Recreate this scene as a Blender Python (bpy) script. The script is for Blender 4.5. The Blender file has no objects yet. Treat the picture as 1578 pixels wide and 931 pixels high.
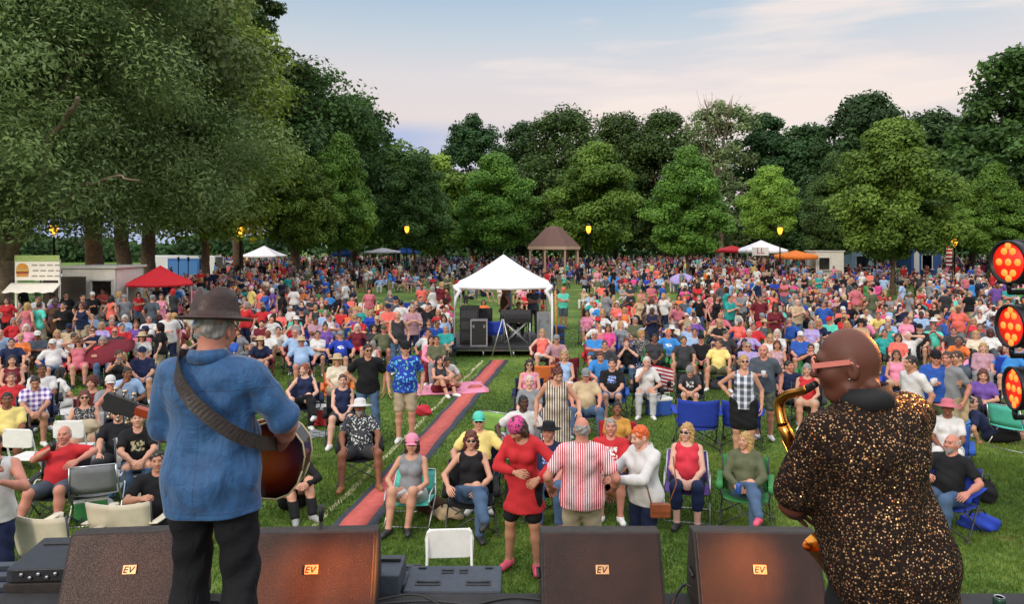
import bpy, math, random
import numpy as np
from mathutils import Matrix, Vector, noise as mnoise

R = math.radians
rng = np.random.default_rng(7)
random.seed(7)
C = bpy.context.scene.collection
SC = bpy.context.scene

# ------------------------------------------------------------------ camera, world, sun, exposure
F, CX, HY, HC = 1140.0, 789.0, 375.0, 3.49      # focal length in photo pixels, centre column, horizon row, eye height
DECK = 1.36
cam = bpy.data.objects.new("camera", bpy.data.cameras.new("camera")); C.objects.link(cam)
cam.location = (0, 0, HC); cam.rotation_euler = (R(90), 0, 0)
cam.data.sensor_width = 36; cam.data.lens = F / 1578 * 36
cam.data.shift_y = -(465.5 - HY) / 1578
cam.data.clip_start = .05; cam.data.clip_end = 3000
SC.camera = cam

SUN_EL, SUN_AZ = R(24), R(212)                  # the low sun stands behind the stage, to the left
w = bpy.data.worlds.new("World"); SC.world = w; w.use_nodes = True
nt = w.node_tree; N = nt.nodes; L = nt.links; N.clear()
out = N.new("ShaderNodeOutputWorld"); bg = N.new("ShaderNodeBackground"); L.new(bg.outputs[0], out.inputs[0])
sky = N.new("ShaderNodeTexSky"); sky.sky_type = 'NISHITA'; sky.sun_disc = False
sky.sun_elevation = SUN_EL; sky.sun_rotation = SUN_AZ; sky.air_density = 1.2; sky.dust_density = 2.0
tc = N.new("ShaderNodeTexCoord"); sep = N.new("ShaderNodeSeparateXYZ"); L.new(tc.outputs['Generated'], sep.inputs[0])
def wmath(op, a, b=None):
    m = N.new("ShaderNodeMath"); m.operation = op
    for i, v in enumerate((a, b)):
        if v is None: continue
        if isinstance(v, (int, float)): m.inputs[i].default_value = v
        else: L.new(v, m.inputs[i])
    return m.outputs[0]
def wramp(fac, stops):
    r = N.new("ShaderNodeValToRGB"); L.new(fac, r.inputs[0]); e = r.color_ramp.elements
    while len(e) < len(stops): e.new(.5)
    for q, (p, c) in zip(e, stops): q.position = p; q.color = (*c, 1)
    return r.outputs[0]
def wmix(f, a, b):
    m = N.new("ShaderNodeMix"); m.data_type = 'RGBA'; m.clamp_factor = True
    for s, v in ((0, f), (6, a), (7, b)):
        if isinstance(v, (int, float)): m.inputs[s].default_value = v
        elif isinstance(v, tuple): m.inputs[s].default_value = (*v, 1)
        else: L.new(v, m.inputs[s])
    return m.outputs[2]
SKS = .10                                        # background strength
def sk(c): return tuple(v / SKS for v in c)
# thin high cloud veil: cream to blue-grey; unseen top brightened to light the scene
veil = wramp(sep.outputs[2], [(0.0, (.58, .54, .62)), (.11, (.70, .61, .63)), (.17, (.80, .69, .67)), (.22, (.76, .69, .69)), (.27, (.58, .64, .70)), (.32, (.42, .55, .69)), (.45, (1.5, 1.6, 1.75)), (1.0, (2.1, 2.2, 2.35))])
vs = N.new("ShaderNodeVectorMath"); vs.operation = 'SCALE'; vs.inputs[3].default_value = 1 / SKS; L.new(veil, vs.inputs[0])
mp = N.new("ShaderNodeMapping"); mp.inputs['Scale'].default_value = (1.3, 1.3, 9.0); mp.inputs['Rotation'].default_value = (0, R(7), 0); L.new(tc.outputs['Generated'], mp.inputs[0])
ns = N.new("ShaderNodeTexNoise"); ns.inputs['Scale'].default_value = 1.9; ns.inputs['Detail'].default_value = 6; ns.inputs['Roughness'].default_value = .5; L.new(mp.outputs[0], ns.inputs[0])
streak = wramp(ns.outputs[0], [(.47, (0, 0, 0)), (.60, (1, 1, 1))])
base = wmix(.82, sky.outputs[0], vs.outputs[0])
hi = wmath('MULTIPLY', streak, .75)
c1 = wmix(hi, base, sk((.88, .76, .70)))
# the low slate-blue bank to the left of the middle
lowm = wramp(sep.outputs[2], [(.0, (1, 1, 1)), (.145, (1, 1, 1)), (.165, (0, 0, 0))])
xm = wramp(wmath('ADD', sep.outputs[0], .5), [(.20, (1, 1, 1)), (.36, (1, 1, 1)), (.52, (0, 0, 0))])
bank = wmath('MULTIPLY', wmath('MULTIPLY', lowm, xm), .8)
c2 = wmix(bank, c1, sk((.36, .46, .70)))
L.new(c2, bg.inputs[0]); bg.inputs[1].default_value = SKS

sl = bpy.data.lights.new("sun", 'SUN'); sl.energy = 1.5; sl.angle = R(11); sl.color = (1, .86, .70)
so = bpy.data.objects.new("sun", sl); C.objects.link(so)
sd = Vector((math.sin(SUN_AZ) * math.cos(SUN_EL), math.cos(SUN_AZ) * math.cos(SUN_EL), math.sin(SUN_EL)))
so.rotation_euler = sd.to_track_quat('Z', 'Y').to_euler(); so.location = sd * 60
SC.view_settings.view_transform = 'Standard'; SC.view_settings.look = 'None'
SC.view_settings.exposure = 0.16; SC.view_settings.gamma = 1; SC.view_settings.use_curve_mapping = False
SC.render.engine = 'CYCLES'; SC.cycles.max_bounces = 5; SC.cycles.diffuse_bounces = 3; SC.cycles.glossy_bounces = 2
SC.cycles.transparent_max_bounces = 4; SC.cycles.use_denoising = True

# ------------------------------------------------------------------ small helpers
def lin(h):
    h = h.lstrip('#'); v = [int(h[i:i + 2], 16) / 255 for i in (0, 2, 4)]
    return tuple(x / 12.92 if x <= .04045 else ((x + .055) / 1.055) ** 2.4 for x in v)
def tag(o, label=None, cat=None, group=None, kind=None):
    for k, v in (('label', label), ('category', cat), ('group', group), ('kind', kind)):
        if v: o[k] = v
    return o
def empty(name, loc=(0, 0, 0), rz=0):
    o = bpy.data.objects.new(name, None); C.objects.link(o); o.location = loc; o.rotation_euler = (0, 0, rz)
    o.empty_display_size = .1; return o
def link(name, me, mats=None, parent=None, loc=None, color=None):
    o = bpy.data.objects.new(name, me); C.objects.link(o)
    if mats is not None and not len(me.materials): me.materials.append(mats)
    if parent: o.parent = parent
    if loc is not None: o.location = loc
    if color: o.color = (*color[:3], 1)
    return o
def copy_tree(o, parent=None):
    c = o.copy(); C.objects.link(c); c.parent = parent
    for ch in [q for q in o.children]: copy_tree(ch, c)
    return c
def gp(px, py, z=0.0):
    d = F * (HC - z) / (py - HY); return Vector(((px - CX) / F * d, d, z))
def at(px, d, py): return Vector(((px - CX) / F * d, d, HC - (py - HY) * d / F))
def quads_mesh(name, V, Q, smooth=True, col=None, cname='paint'):
    me = bpy.data.meshes.new(name); V = np.asarray(V, np.float32); Q = np.asarray(Q, np.int32); k = Q.shape[1]
    me.vertices.add(len(V)); me.vertices.foreach_set('co', V.ravel())
    me.loops.add(Q.size); me.loops.foreach_set('vertex_index', Q.ravel())
    me.polygons.add(len(Q)); me.polygons.foreach_set('loop_start', np.arange(0, Q.size, k, dtype=np.int32))
    me.polygons.foreach_set('loop_total', np.full(len(Q), k, np.int32))
    me.update(calc_edges=True)
    if smooth: me.polygons.foreach_set('use_smooth', np.ones(len(Q), bool))
    if col is not None:
        a = me.color_attributes.new(cname, 'FLOAT_COLOR', 'POINT'); a.data.foreach_set('color', np.asarray(col, np.float32).ravel())
    me.validate(); return me

class MB:
    """collects boxes, tubes, prisms and sheets into one mesh"""
    def __init__(s): s.v = []; s.f = []; s.sm = []
    def add(s, v, f, smooth=False, M=None):
        b = len(s.v)
        s.v += [tuple(M @ Vector(p)) if M else tuple(p) for p in v]
        s.f += [tuple(i + b for i in q) for q in f]; s.sm += [smooth] * len(f); return s
    def box(s, c, d, rz=0, M=None, rx=0, ry=0):
        x, y, z = (q / 2 for q in d)
        v = [(a, b, e) for e in (-z, z) for a, b in ((-x, -y), (x, -y), (x, y), (-x, y))]
        T = Matrix.Translation(c) @ Matrix.Rotation(rz, 4, 'Z') @ Matrix.Rotation(ry, 4, 'Y') @ Matrix.Rotation(rx, 4, 'X')
        if M: T = M @ T
        return s.add(v, [(3, 2, 1, 0), (4, 5, 6, 7), (0, 1, 5, 4), (1, 2, 6, 5), (2, 3, 7, 6), (3, 0, 4, 7)], False, T)
    def tube(s, P, r, n=8, M=None, caps=True):
        P = [Vector(p) for p in P]; rr = r if isinstance(r, (list, tuple)) else [r] * len(P)
        v, f = [], []; up = None
        for i, p in enumerate(P):
            t = (P[min(i + 1, len(P) - 1)] - P[max(i - 1, 0)]).normalized()
            if up is None: up = t.orthogonal().normalized()
            up = (up - t * up.dot(t));
            if up.length < 1e-5: up = t.orthogonal()
            up.normalize(); sd_ = t.cross(up)
            for k in range(n):
                a = 2 * math.pi * k / n; v.append(p + (up * math.cos(a) + sd_ * math.sin(a)) * rr[i])
        for i in range(len(P) - 1):
            for k in range(n):
                a, b = i * n + k, i * n + (k + 1) % n; f.append((a, b, b + n, a + n))
        if caps: f += [tuple(range(n))[::-1], tuple(range((len(P) - 1) * n, len(P) * n))]
        return s.add(v, f, True, M)
    def lathe(s, prof, n=20, M=None, c=(0, 0, 0)):
        v = [(c[0] + r * math.cos(2 * math.pi * k / n), c[1] + r * math.sin(2 * math.pi * k / n), c[2] + z) for r, z in prof for k in range(n)]
        f = [(i * n + k, i * n + (k + 1) % n, (i + 1) * n + (k + 1) % n, (i + 1) * n + k) for i in range(len(prof) - 1) for k in range(n)]
        f += [tuple(range(n))[::-1], tuple(range((len(prof) - 1) * n, len(prof) * n))]
        return s.add(v, f, True, M)
    def prism(s, poly, t0, t1, axis='x', M=None):
        n = len(poly)
        mk = {'x': lambda a, b, t: (t, a, b), 'y': lambda a, b, t: (a, t, b), 'z': lambda a, b, t: (a, b, t)}[axis]
        v = [mk(a, b, t0) for a, b in poly] + [mk(a, b, t1) for a, b in poly]
        f = [tuple(range(n))[::-1], tuple(range(n, 2 * n))] + [(i, (i + 1) % n, n + (i + 1) % n, n + i) for i in range(n)]
        return s.add(v, f, False, M)
    def sheet(s, fn, nu, nv, th=.004, M=None):
        """a cloth sheet fn(u,v)->point with thickness"""
        P = [[Vector(fn(i / nu, j / nv)) for j in range(nv + 1)] for i in range(nu + 1)]
        v, f = [], []
        for side in (0, 1):
            for i in range(nu + 1):
                for j in range(nv + 1):
                    du = P[min(i + 1, nu)][j] - P[max(i - 1, 0)][j]; dv = P[i][min(j + 1, nv)] - P[i][max(j - 1, 0)]
                    nn = du.cross(dv).normalized(); v.append(P[i][j] + nn * th * (side - .5))
        m = (nu + 1) * (nv + 1); q = lambda i, j: i * (nv + 1) + j
        for i in range(nu):
            for j in range(nv):
                f.append((q(i, j + 1), q(i + 1, j + 1), q(i + 1, j), q(i, j))); f.append((m + q(i, j), m + q(i + 1, j), m + q(i + 1, j + 1), m + q(i, j + 1)))
        for i in range(nu):
            f.append((q(i, 0), q(i + 1, 0), m + q(i + 1, 0), m + q(i, 0))); f.append((q(i + 1, nv), q(i, nv), m + q(i, nv), m + q(i + 1, nv)))
        for j in range(nv):
            f.append((q(0, j + 1), q(0, j), m + q(0, j), m + q(0, j + 1))); f.append((q(nu, j), q(nu, j + 1), m + q(nu, j + 1), m + q(nu, j)))
        return s.add(v, f, True, M)
    def mesh(s, name):
        me = bpy.data.meshes.new(name); me.from_pydata([tuple(p) for p in s.v], [], s.f)
        me.polygons.foreach_set('use_smooth', s.sm); me.update(); return me
    def build(s, name, mat, parent=None, bevel=0, color=None, recalc=True):
        me = s.mesh(name)
        if recalc:
            import bmesh
            b = bmesh.new(); b.from_mesh(me); bmesh.ops.recalc_face_normals(b, faces=b.faces); b.to_mesh(me); b.free()
        o = link(name, me, mat, parent, color=color)
        if bevel:
            m = o.modifiers.new("bevel", 'BEVEL'); m.width = bevel; m.segments = 2; m.limit_method = 'ANGLE'
        return o

# ------------------------------------------------------------------ materials
MATS = {}
def mat(name):
    m = bpy.data.materials.new(name); m.use_nodes = True; return m, m.node_tree.nodes, m.node_tree.links, m.node_tree.nodes['Principled BSDF']
def nmix(n, l, f, a, b, mode='MIX'):
    m = n.new("ShaderNodeMix"); m.data_type = 'RGBA'; m.blend_type = mode; m.clamp_factor = True
    for s, v in ((0, f), (6, a), (7, b)):
        if isinstance(v, (int, float)): m.inputs[s].default_value = v
        elif isinstance(v, tuple): m.inputs[s].default_value = (*v[:3], 1)
        else: l.new(v, m.inputs[s])
    return m.outputs[2]
def nmath(n, l, op, a, b=None, c=None):
    m = n.new("ShaderNodeMath"); m.operation = op
    for i, v in enumerate((a, b, c)):
        if v is None: continue
        if isinstance(v, (int, float)): m.inputs[i].default_value = v
        else: l.new(v, m.inputs[i])
    return m.outputs[0]
def nramp(n, l, fac, stops, interp='LINEAR'):
    r = n.new("ShaderNodeValToRGB"); l.new(fac, r.inputs[0]); e = r.color_ramp.elements; r.color_ramp.interpolation = interp
    while len(e) < len(stops): e.new(.5)
    for q, (p, c) in zip(e, stops): q.position = p; q.color = (*(c if isinstance(c, tuple) else (c, c, c)), 1)
    return r.outputs[0]
def nnoise(n, l, scale, detail=3, coord='Object', vec=None, rough=.5):
    t = n.new("ShaderNodeTexNoise"); t.inputs['Scale'].default_value = scale; t.inputs['Detail'].default_value = detail; t.inputs['Roughness'].default_value = rough
    if vec is None:
        c = n.new("ShaderNodeTexCoord"); vec = c.outputs[coord]
    l.new(vec, t.inputs[0]); return t.outputs[0]
def nbump(n, l, h, strength, dist, bs):
    b = n.new("ShaderNodeBump"); b.inputs['Strength'].default_value = strength; b.inputs['Distance'].default_value = dist
    l.new(h, b.inputs['Height']); l.new(b.outputs[0], bs.inputs['Normal'])
def simple(name, col, rough=.6, metal=0, var=.15, scale=12, bump=.1, bscale=60, spec=.4):
    if name in MATS: return MATS[name]
    m, n, l, b = mat(name); f = nnoise(n, l, scale, 4)
    v = nramp(n, l, f, [(.3, (1 - var,) * 3), (.7, (1 + var,) * 3)])
    l.new(nmix(n, l, 1.0, tuple(col), v, 'MULTIPLY'), b.inputs['Base Color'])
    b.inputs['Roughness'].default_value = rough; b.inputs['Metallic'].default_value = metal; b.inputs['Specular IOR Level'].default_value = spec
    if bump: nbump(n, l, nnoise(n, l, bscale, 3), bump, .01, b)
    MATS[name] = m; return m
def cloth_mat(name, pattern=None, second=(.8, .8, .8), sheen=.0, wr=.5, dist=.02):
    """cloth takes its colour from the object's own colour; woven patterns bring a second colour"""
    if name in MATS: return MATS[name]
    m, n, l, b = mat(name); oi = n.new("ShaderNodeObjectInfo"); tcn = n.new("ShaderNodeTexCoord"); sx = n.new("ShaderNodeSeparateXYZ"); l.new(tcn.outputs['Object'], sx.inputs[0])
    x, y, z = sx.outputs; base = oi.outputs['Color']
    ang = nmath(n, l, 'ARCTAN2', x, nmath(n, l, 'MULTIPLY', y, 1.6))
    def wave(v, f, th): return nmath(n, l, 'GREATER_THAN', nmath(n, l, 'SINE', nmath(n, l, 'MULTIPLY', v, f)), th)
    if pattern == 'stripes': base = nmix(n, l, wave(x, 300, .1), base, tuple(second))
    elif pattern == 'widestripes': base = nmix(n, l, wave(x, 175, .1), base, tuple(second))
    elif pattern == 'plaid':
        a = nmath(n, l, 'MULTIPLY', nmath(n, l, 'ADD', wave(x, 75, 0), wave(z, 75, 0)), .5); base = nmix(n, l, a, base, tuple(second))
    elif pattern == 'plaid_big':
        a = nmath(n, l, 'MULTIPLY', nmath(n, l, 'ADD', wave(x, 60, .2), nmath(n, l, 'MULTIPLY', wave(z, 60, .3), .5)), .6); base = nmix(n, l, a, base, tuple(second))
    elif pattern in ('floral', 'leafy', 'spots'):
        vo = n.new("ShaderNodeTexVoronoi"); vo.inputs['Scale'].default_value = {'floral': 17, 'leafy': 24, 'spots': 40}[pattern]
        nn_ = n.new("ShaderNodeTexNoise"); nn_.inputs['Scale'].default_value = 14; l.new(tcn.outputs['Object'], nn_.inputs[0])
        va = n.new("ShaderNodeVectorMath"); va.operation = 'MULTIPLY_ADD'; l.new(nn_.outputs['Color'], va.inputs[0]); va.inputs[1].default_value = (.12, .12, .12); l.new(tcn.outputs['Object'], va.inputs[2])
        l.new(va.outputs[0], vo.inputs['Vector'])
        f = nramp(n, l, vo.outputs['Distance'], [(.30, 1.0), (.36, 0.0)])
        hs = nramp(n, l, vo.outputs['Color'], [(.3, tuple(second)), (.5, tuple(min(1, q * 1.0) for q in second)), (.62, (.25, .6, .18) if pattern == 'floral' else tuple(second)), (.8, (.05, .45, .75) if pattern == 'floral' else tuple(second))])
        base = nmix(n, l, f, base, hs)
    elif pattern == 'print':
        # a light printed block on the chest
        inx = nmath(n, l, 'LESS_THAN', nmath(n, l, 'ABSOLUTE', x), .085); fr = nmath(n, l, 'LESS_THAN', y, -.02)
        tex = nramp(n, l, nnoise(n, l, 26, 2, vec=tcn.outputs['Object']), [(.47, 0.0), (.5, 1.0)])
        msk = n.new("ShaderNodeAttribute"); msk.attribute_name = 'chest'
        f = nmath(n, l, 'MULTIPLY', nmath(n, l, 'MULTIPLY', inx, fr), nmath(n, l, 'MULTIPLY', msk.outputs['Fac'], tex)); base = nmix(n, l, f, base, tuple(second))
    elif pattern == 'camo': base = nmix(n, l, nramp(n, l, nnoise(n, l, 16, 2, vec=tcn.outputs['Object']), [(.46, 0.0), (.5, .6)]), base, tuple(second))
    elif pattern == 'flag':
        msk = n.new("ShaderNodeAttribute"); msk.attribute_name = 'paint'; base = msk.outputs['Color']
    v = nramp(n, l, nnoise(n, l, 7, 4, vec=tcn.outputs['Object']), [(.3, .88), (.7, 1.1)])
    l.new(nmix(n, l, 1.0, base, v, 'MULTIPLY'), b.inputs['Base Color'])
    b.inputs['Roughness'].default_value = .85; b.inputs['Specular IOR Level'].default_value = .25; b.inputs['Sheen Weight'].default_value = sheen
    mpn = n.new("ShaderNodeMapping"); mpn.inputs['Scale'].default_value = (1, 1, .55); mpn.inputs['Rotation'].default_value = (.3, .5, 0); l.new(tcn.outputs['Object'], mpn.inputs[0])
    t = n.new("ShaderNodeTexNoise"); t.inputs['Scale'].default_value = 9; t.inputs['Detail'].default_value = 3; t.inputs['Distortion'].default_value = 1.2; l.new(mpn.outputs[0], t.inputs[0])
    nbump(n, l, t.outputs[0], wr, dist, b); MATS[name] = m; return m
def skin_mat():
    m, n, l, b = mat('skin'); oi = n.new("ShaderNodeObjectInfo"); at_ = n.new("ShaderNodeAttribute"); at_.attribute_name = 'paint'
    v = nramp(n, l, nnoise(n, l, 14, 3), [(.3, (.9, .86, .84)), (.7, (1.08, 1.03, 1.0))])
    s = nmix(n, l, 1.0, oi.outputs['Color'], v, 'MULTIPLY')
    l.new(nmix(n, l, at_.outputs['Alpha'], s, at_.outputs['Color']), b.inputs['Base Color'])
    b.inputs['Roughness'].default_value = .56; b.inputs['Specular IOR Level'].default_value = .4
    nbump(n, l, nnoise(n, l, 90, 2), .12, .004, b); return m
SKIN = skin_mat()
CLOTH = cloth_mat('cloth')
def hair_mat():
    m, n, l, b = mat('hair'); oi = n.new("ShaderNodeObjectInfo"); tcn = n.new("ShaderNodeTexCoord"); mpn = n.new("ShaderNodeMapping"); mpn.inputs['Scale'].default_value = (60, 60, 12); l.new(tcn.outputs['Object'], mpn.inputs[0])
    t = nnoise(n, l, 1.0, 4, vec=mpn.outputs[0]); v = nramp(n, l, t, [(.3, .55), (.7, 1.35)])
    l.new(nmix(n, l, 1.0, oi.outputs['Color'], v, 'MULTIPLY'), b.inputs['Base Color']); b.inputs['Roughness'].default_value = .55
    nbump(n, l, t, .6, .008, b); return m
HAIR = hair_mat()
def objcol(name, rough, metal=0, spec=.4):
    m, n, l, b = mat(name); oi = n.new("ShaderNodeObjectInfo"); v = nramp(n, l, nnoise(n, l, 30, 3), [(.3, .9), (.7, 1.08)])
    l.new(nmix(n, l, 1.0, oi.outputs['Color'], v, 'MULTIPLY'), b.inputs['Base Color']); b.inputs['Roughness'].default_value = rough; b.inputs['Metallic'].default_value = metal; return m
SHOE = objcol('shoe_leather', .5); PLAST = objcol('coloured_plastic', .4); GLASSM = objcol('dark_lens', .12)
BLACKMETAL = simple('black_metal', (.018, .018, .02), .4, 0.3, bump=.05)
STEEL = simple('steel', (.45, .46, .48), .32, .9, bump=.05)
WHITEPL = simple('white_plastic', (.78, .77, .74), .4, 0, .05)
BLACKPL = simple('black_plastic', (.02, .02, .022), .45, 0)
# ------------------------------------------------------------------ distance fields for bodies and clothes
CE = [((0,0,0),(1,0,0)),((0,1,0),(1,1,0)),((0,0,1),(1,0,1)),((0,1,1),(1,1,1)),((0,0,0),(0,1,0)),((1,0,0),(1,1,0)),((0,0,1),(0,1,1)),((1,0,1),(1,1,1)),
      ((0,0,0),(0,0,1)),((1,0,0),(1,0,1)),((0,1,0),(0,1,1)),((1,1,0),(1,1,1))]
def surfnet(Fd, o, h):
    S = Fd < 0; nx, ny, nz = Fd.shape; cnt = np.zeros((nx - 1, ny - 1, nz - 1), np.int8)
    for i in (0, 1):
        for j in (0, 1):
            for k in (0, 1): cnt += S[i:nx - 1 + i, j:ny - 1 + j, k:nz - 1 + k]
    act = (cnt > 0) & (cnt < 8); I, J, K = np.nonzero(act)
    if len(I) == 0: return np.zeros((0, 3), np.float32), np.zeros((0, 4), np.int32)
    idx = np.full(act.shape, -1, np.int32); idx[act] = np.arange(len(I))
    P = np.zeros((len(I), 3), np.float32); W = np.zeros(len(I), np.float32)
    for a, b in CE:
        fa = Fd[I + a[0], J + a[1], K + a[2]]; fb = Fd[I + b[0], J + b[1], K + b[2]]
        m = (fa < 0) != (fb < 0); t = np.where(m, fa / np.where(m, fa - fb, 1), 0).astype(np.float32)
        for c in range(3): P[:, c] += np.where(m, a[c] + t * (b[c] - a[c]), 0)
        W += m
    P /= W[:, None]; P += np.stack([I, J, K], 1); P = P * h + np.asarray(o, np.float32)
    Q = []
    for ax in range(3):
        A = [slice(None)] * 3; B = [slice(None)] * 3; A[ax] = slice(0, -1); B[ax] = slice(1, None)
        a, b = S[tuple(A)], S[tuple(B)]; ch = a != b
        u, v = (ax + 1) % 3, (ax + 2) % 3; e = np.argwhere(ch)
        n = np.array(Fd.shape) - 1
        ok = (e[:, u] > 0) & (e[:, v] > 0) & (e[:, u] < n[u]) & (e[:, v] < n[v]); e = e[ok]
        def cell(du, dv):
            q = e.copy(); q[:, u] += du; q[:, v] += dv; return idx[q[:, 0], q[:, 1], q[:, 2]]
        q = np.stack([cell(-1, -1), cell(0, -1), cell(0, 0), cell(-1, 0)], 1)
        inside = a[tuple(e.T)]; q[~inside] = q[~inside][:, ::-1]; Q.append(q)
    Q = np.concatenate(Q); Q = Q[(Q >= 0).all(1)]
    return P, Q
V3 = lambda *a: np.array(a, np.float32)
def cap(a, b, ra, rb=None, k=.03, fl=None): return ('c', np.asarray(a, np.float32), np.asarray(b, np.float32), ra, ra if rb is None else rb, k, fl)
def ell(c, r, k=.03, M=None): return ('e', np.asarray(c, np.float32), np.asarray(r, np.float32), k, M)
def grow(p, g):
    if p[0] == 'c': return ('c', p[1], p[2], p[3] + g, p[4] + g, p[5], p[6])
    return ('e', p[1], p[2] + g, p[3], p[4])
def bounds(ps):
    lo, hi = [], []
    for p in ps:
        if p[0] == 'c': r = max(p[3], p[4]); lo.append(np.minimum(p[1], p[2]) - r); hi.append(np.maximum(p[1], p[2]) + r)
        else: r = p[2].max(); lo.append(p[1] - r); hi.append(p[1] + r)
    return np.min(lo, 0), np.max(hi, 0)
def field(ps, h, cuts=(), subs=(), disp=None, pad=.03):
    """smooth union of prims, minus subs, cut by planes (point, outward normal); returns the mesh arrays"""
    lo, hi = bounds(ps); lo = lo - pad - h * 2; hi = hi + pad + h * 2
    n = np.ceil((hi - lo) / h).astype(int) + 1
    ax = [lo[i] + h * np.arange(n[i], dtype=np.float32) for i in range(3)]
    Fd = np.full(tuple(n), .5, np.float32)
    def dist(p, X, Y, Z):
        if p[0] == 'c':
            _, a, b, ra, rb, k, fl = p; x, y, z = X - a[0], Y - a[1], Z - a[2]; ba = b - a
            if fl is not None:
                f, s = fl; dt = (x * f[0] + y * f[1] + z * f[2]) * (1 / s - 1); x = x + dt * f[0]; y = y + dt * f[1]; z = z + dt * f[2]
            L2 = max(float(ba @ ba), 1e-9); t = np.clip((x * ba[0] + y * ba[1] + z * ba[2]) / L2, 0, 1)
            d = np.sqrt((x - t * ba[0]) ** 2 + (y - t * ba[1]) ** 2 + (z - t * ba[2]) ** 2) - (ra + (rb - ra) * t)
            return d * (min(1, fl[1]) if fl is not None else 1)
        _, c, r, k, M = p; x, y, z = X - c[0], Y - c[1], Z - c[2]
        if M is not None: x, y, z = (M[0][i] * x + M[1][i] * y + M[2][i] * z for i in range(3))
        q = np.sqrt((x / r[0]) ** 2 + (y / r[1]) ** 2 + (z / r[2]) ** 2)
        return (q - 1) * float(r.min())
    def sub(p, marg):
        l, u = bounds([p]); s = []
        for i in range(3):
            a = max(0, int((l[i] - marg - lo[i]) / h)); b = min(n[i], int((u[i] + marg - lo[i]) / h) + 2)
            if b <= a: return None
            s.append(slice(a, b))
        return tuple(s)
    for p in ps:
        k = p[5] if p[0] == 'c' else p[3]; s = sub(p, .05 + k)
        if s is None: continue
        X, Y, Z = ax[0][s[0]][:, None, None], ax[1][s[1]][None, :, None], ax[2][s[2]][None, None, :]
        d = dist(p, X, Y, Z); o = Fd[s]; hh = np.clip(.5 + .5 * (o - d) / k, 0, 1); Fd[s] = o * (1 - hh) + d * hh - k * hh * (1 - hh)
    X, Y, Z = ax[0][:, None, None], ax[1][None, :, None], ax[2][None, None, :]
    if disp is not None: Fd += disp(X, Y, Z)
    for p in subs:
        s = sub(p, .05)
        if s is None: continue
        d = dist(p, ax[0][s[0]][:, None, None], ax[1][s[1]][None, :, None], ax[2][s[2]][None, None, :]); kk = .012
        o = Fd[s]; d = -d; hh = np.clip(.5 - .5 * (o - d) / kk, 0, 1); Fd[s] = o * (1 - hh) + d * hh + kk * hh * (1 - hh)
    for c, nn in cuts: Fd = np.maximum(Fd, (X - c[0]) * nn[0] + (Y - c[1]) * nn[1] + (Z - c[2]) * nn[2])
    return surfnet(Fd, lo, h)

# ---- head and hands, made once and set on every figure
def head_prims(sex):
    m = sex == 'm'; j = 1.0 if m else .93
    return [ell((0, .012, .022), (.077, .098, .103), .02), ell((0, -.03, -.035), (.060 * j, .066, .078), .03), ell((0, -.066, -.094), (.026 * j, .024, .022), .025),
            cap((-.03, -.078, .036), (.03, -.078, .036), .014 if m else .010, k=.02), cap((0, -.092, .016), (0, -.113, -.020), .008, .0135, .012),
            cap((-.012, -.100, -.024), (.012, -.100, -.024), .008, k=.01), cap((-.02, -.088, -.055), (.02, -.088, -.055), .0085, k=.012),
            ell((-.081, .014, -.008), (.012, .021, .034), .005), ell((.081, .014, -.008), (.012, .021, .034), .005),
            ell((-.040, -.062, -.02), (.025, .025, .025), .03), ell((.040, -.062, -.02), (.025, .025, .025), .03),
            cap((0, .028, -.05), (0, .045, -.19), .054 if m else .046, .060 if m else .050, .03)]
def head_arrays(sex, h):
    fine = h < .005; hp_ = head_prims(sex)
    if fine: hp_ += [cap((-.040, .066, -.072), (.040, .066, -.072), .024, k=.012), cap((-.040, .066, -.105), (.040, .066, -.105), .025, k=.012), cap((-.050, -.01, -.075), (-.02, -.05, -.10), .022, k=.02), cap((.050, -.01, -.075), (.02, -.05, -.10), .022, k=.02)]
    P, Q = field(hp_, h, subs=([ell((q * .088, .004, -.004), (.007, .010, .017)) for q in (-1, 1)] if h < .009 else []) + [ell((-.032, -.108, .012), (.020, .020, .013)), ell((.032, -.108, .012), (.020, .020, .013))])
    col = np.zeros((len(P), 4), np.float32); x, y, z = P.T; ax_ = np.abs(x); fr = y < -.055
    s = max(1, h / .008)
    e = fr & (np.abs(ax_ - .032) < .015 * s) & (np.abs(z - .010) < .0065 * s); col[e] = (.055, .035, .03, .85)
    if h < .007:
        ew = fr & (np.abs(np.abs(ax_ - .032) - .009) < .004) & (np.abs(z - .010) < .0045); col[ew] = (.6, .56, .52, .8)
    b = fr & (np.abs(ax_ - .034) < .019 * s) & (np.abs(z - .036) < .005 * s); col[b] = (.07, .045, .03, .55)
    lp = fr & (ax_ < .024 * s) & (np.abs(z + .056) < .0075 * s) & (y < -.08); col[lp] = (.42, .13, .12, .6)
    return P, Q, col
HEADS = {}; HS = .94
def head(sex, h):
    k = (sex, h)
    if k not in HEADS: HEADS[k] = head_arrays(sex, h)
    return HEADS[k]
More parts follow.
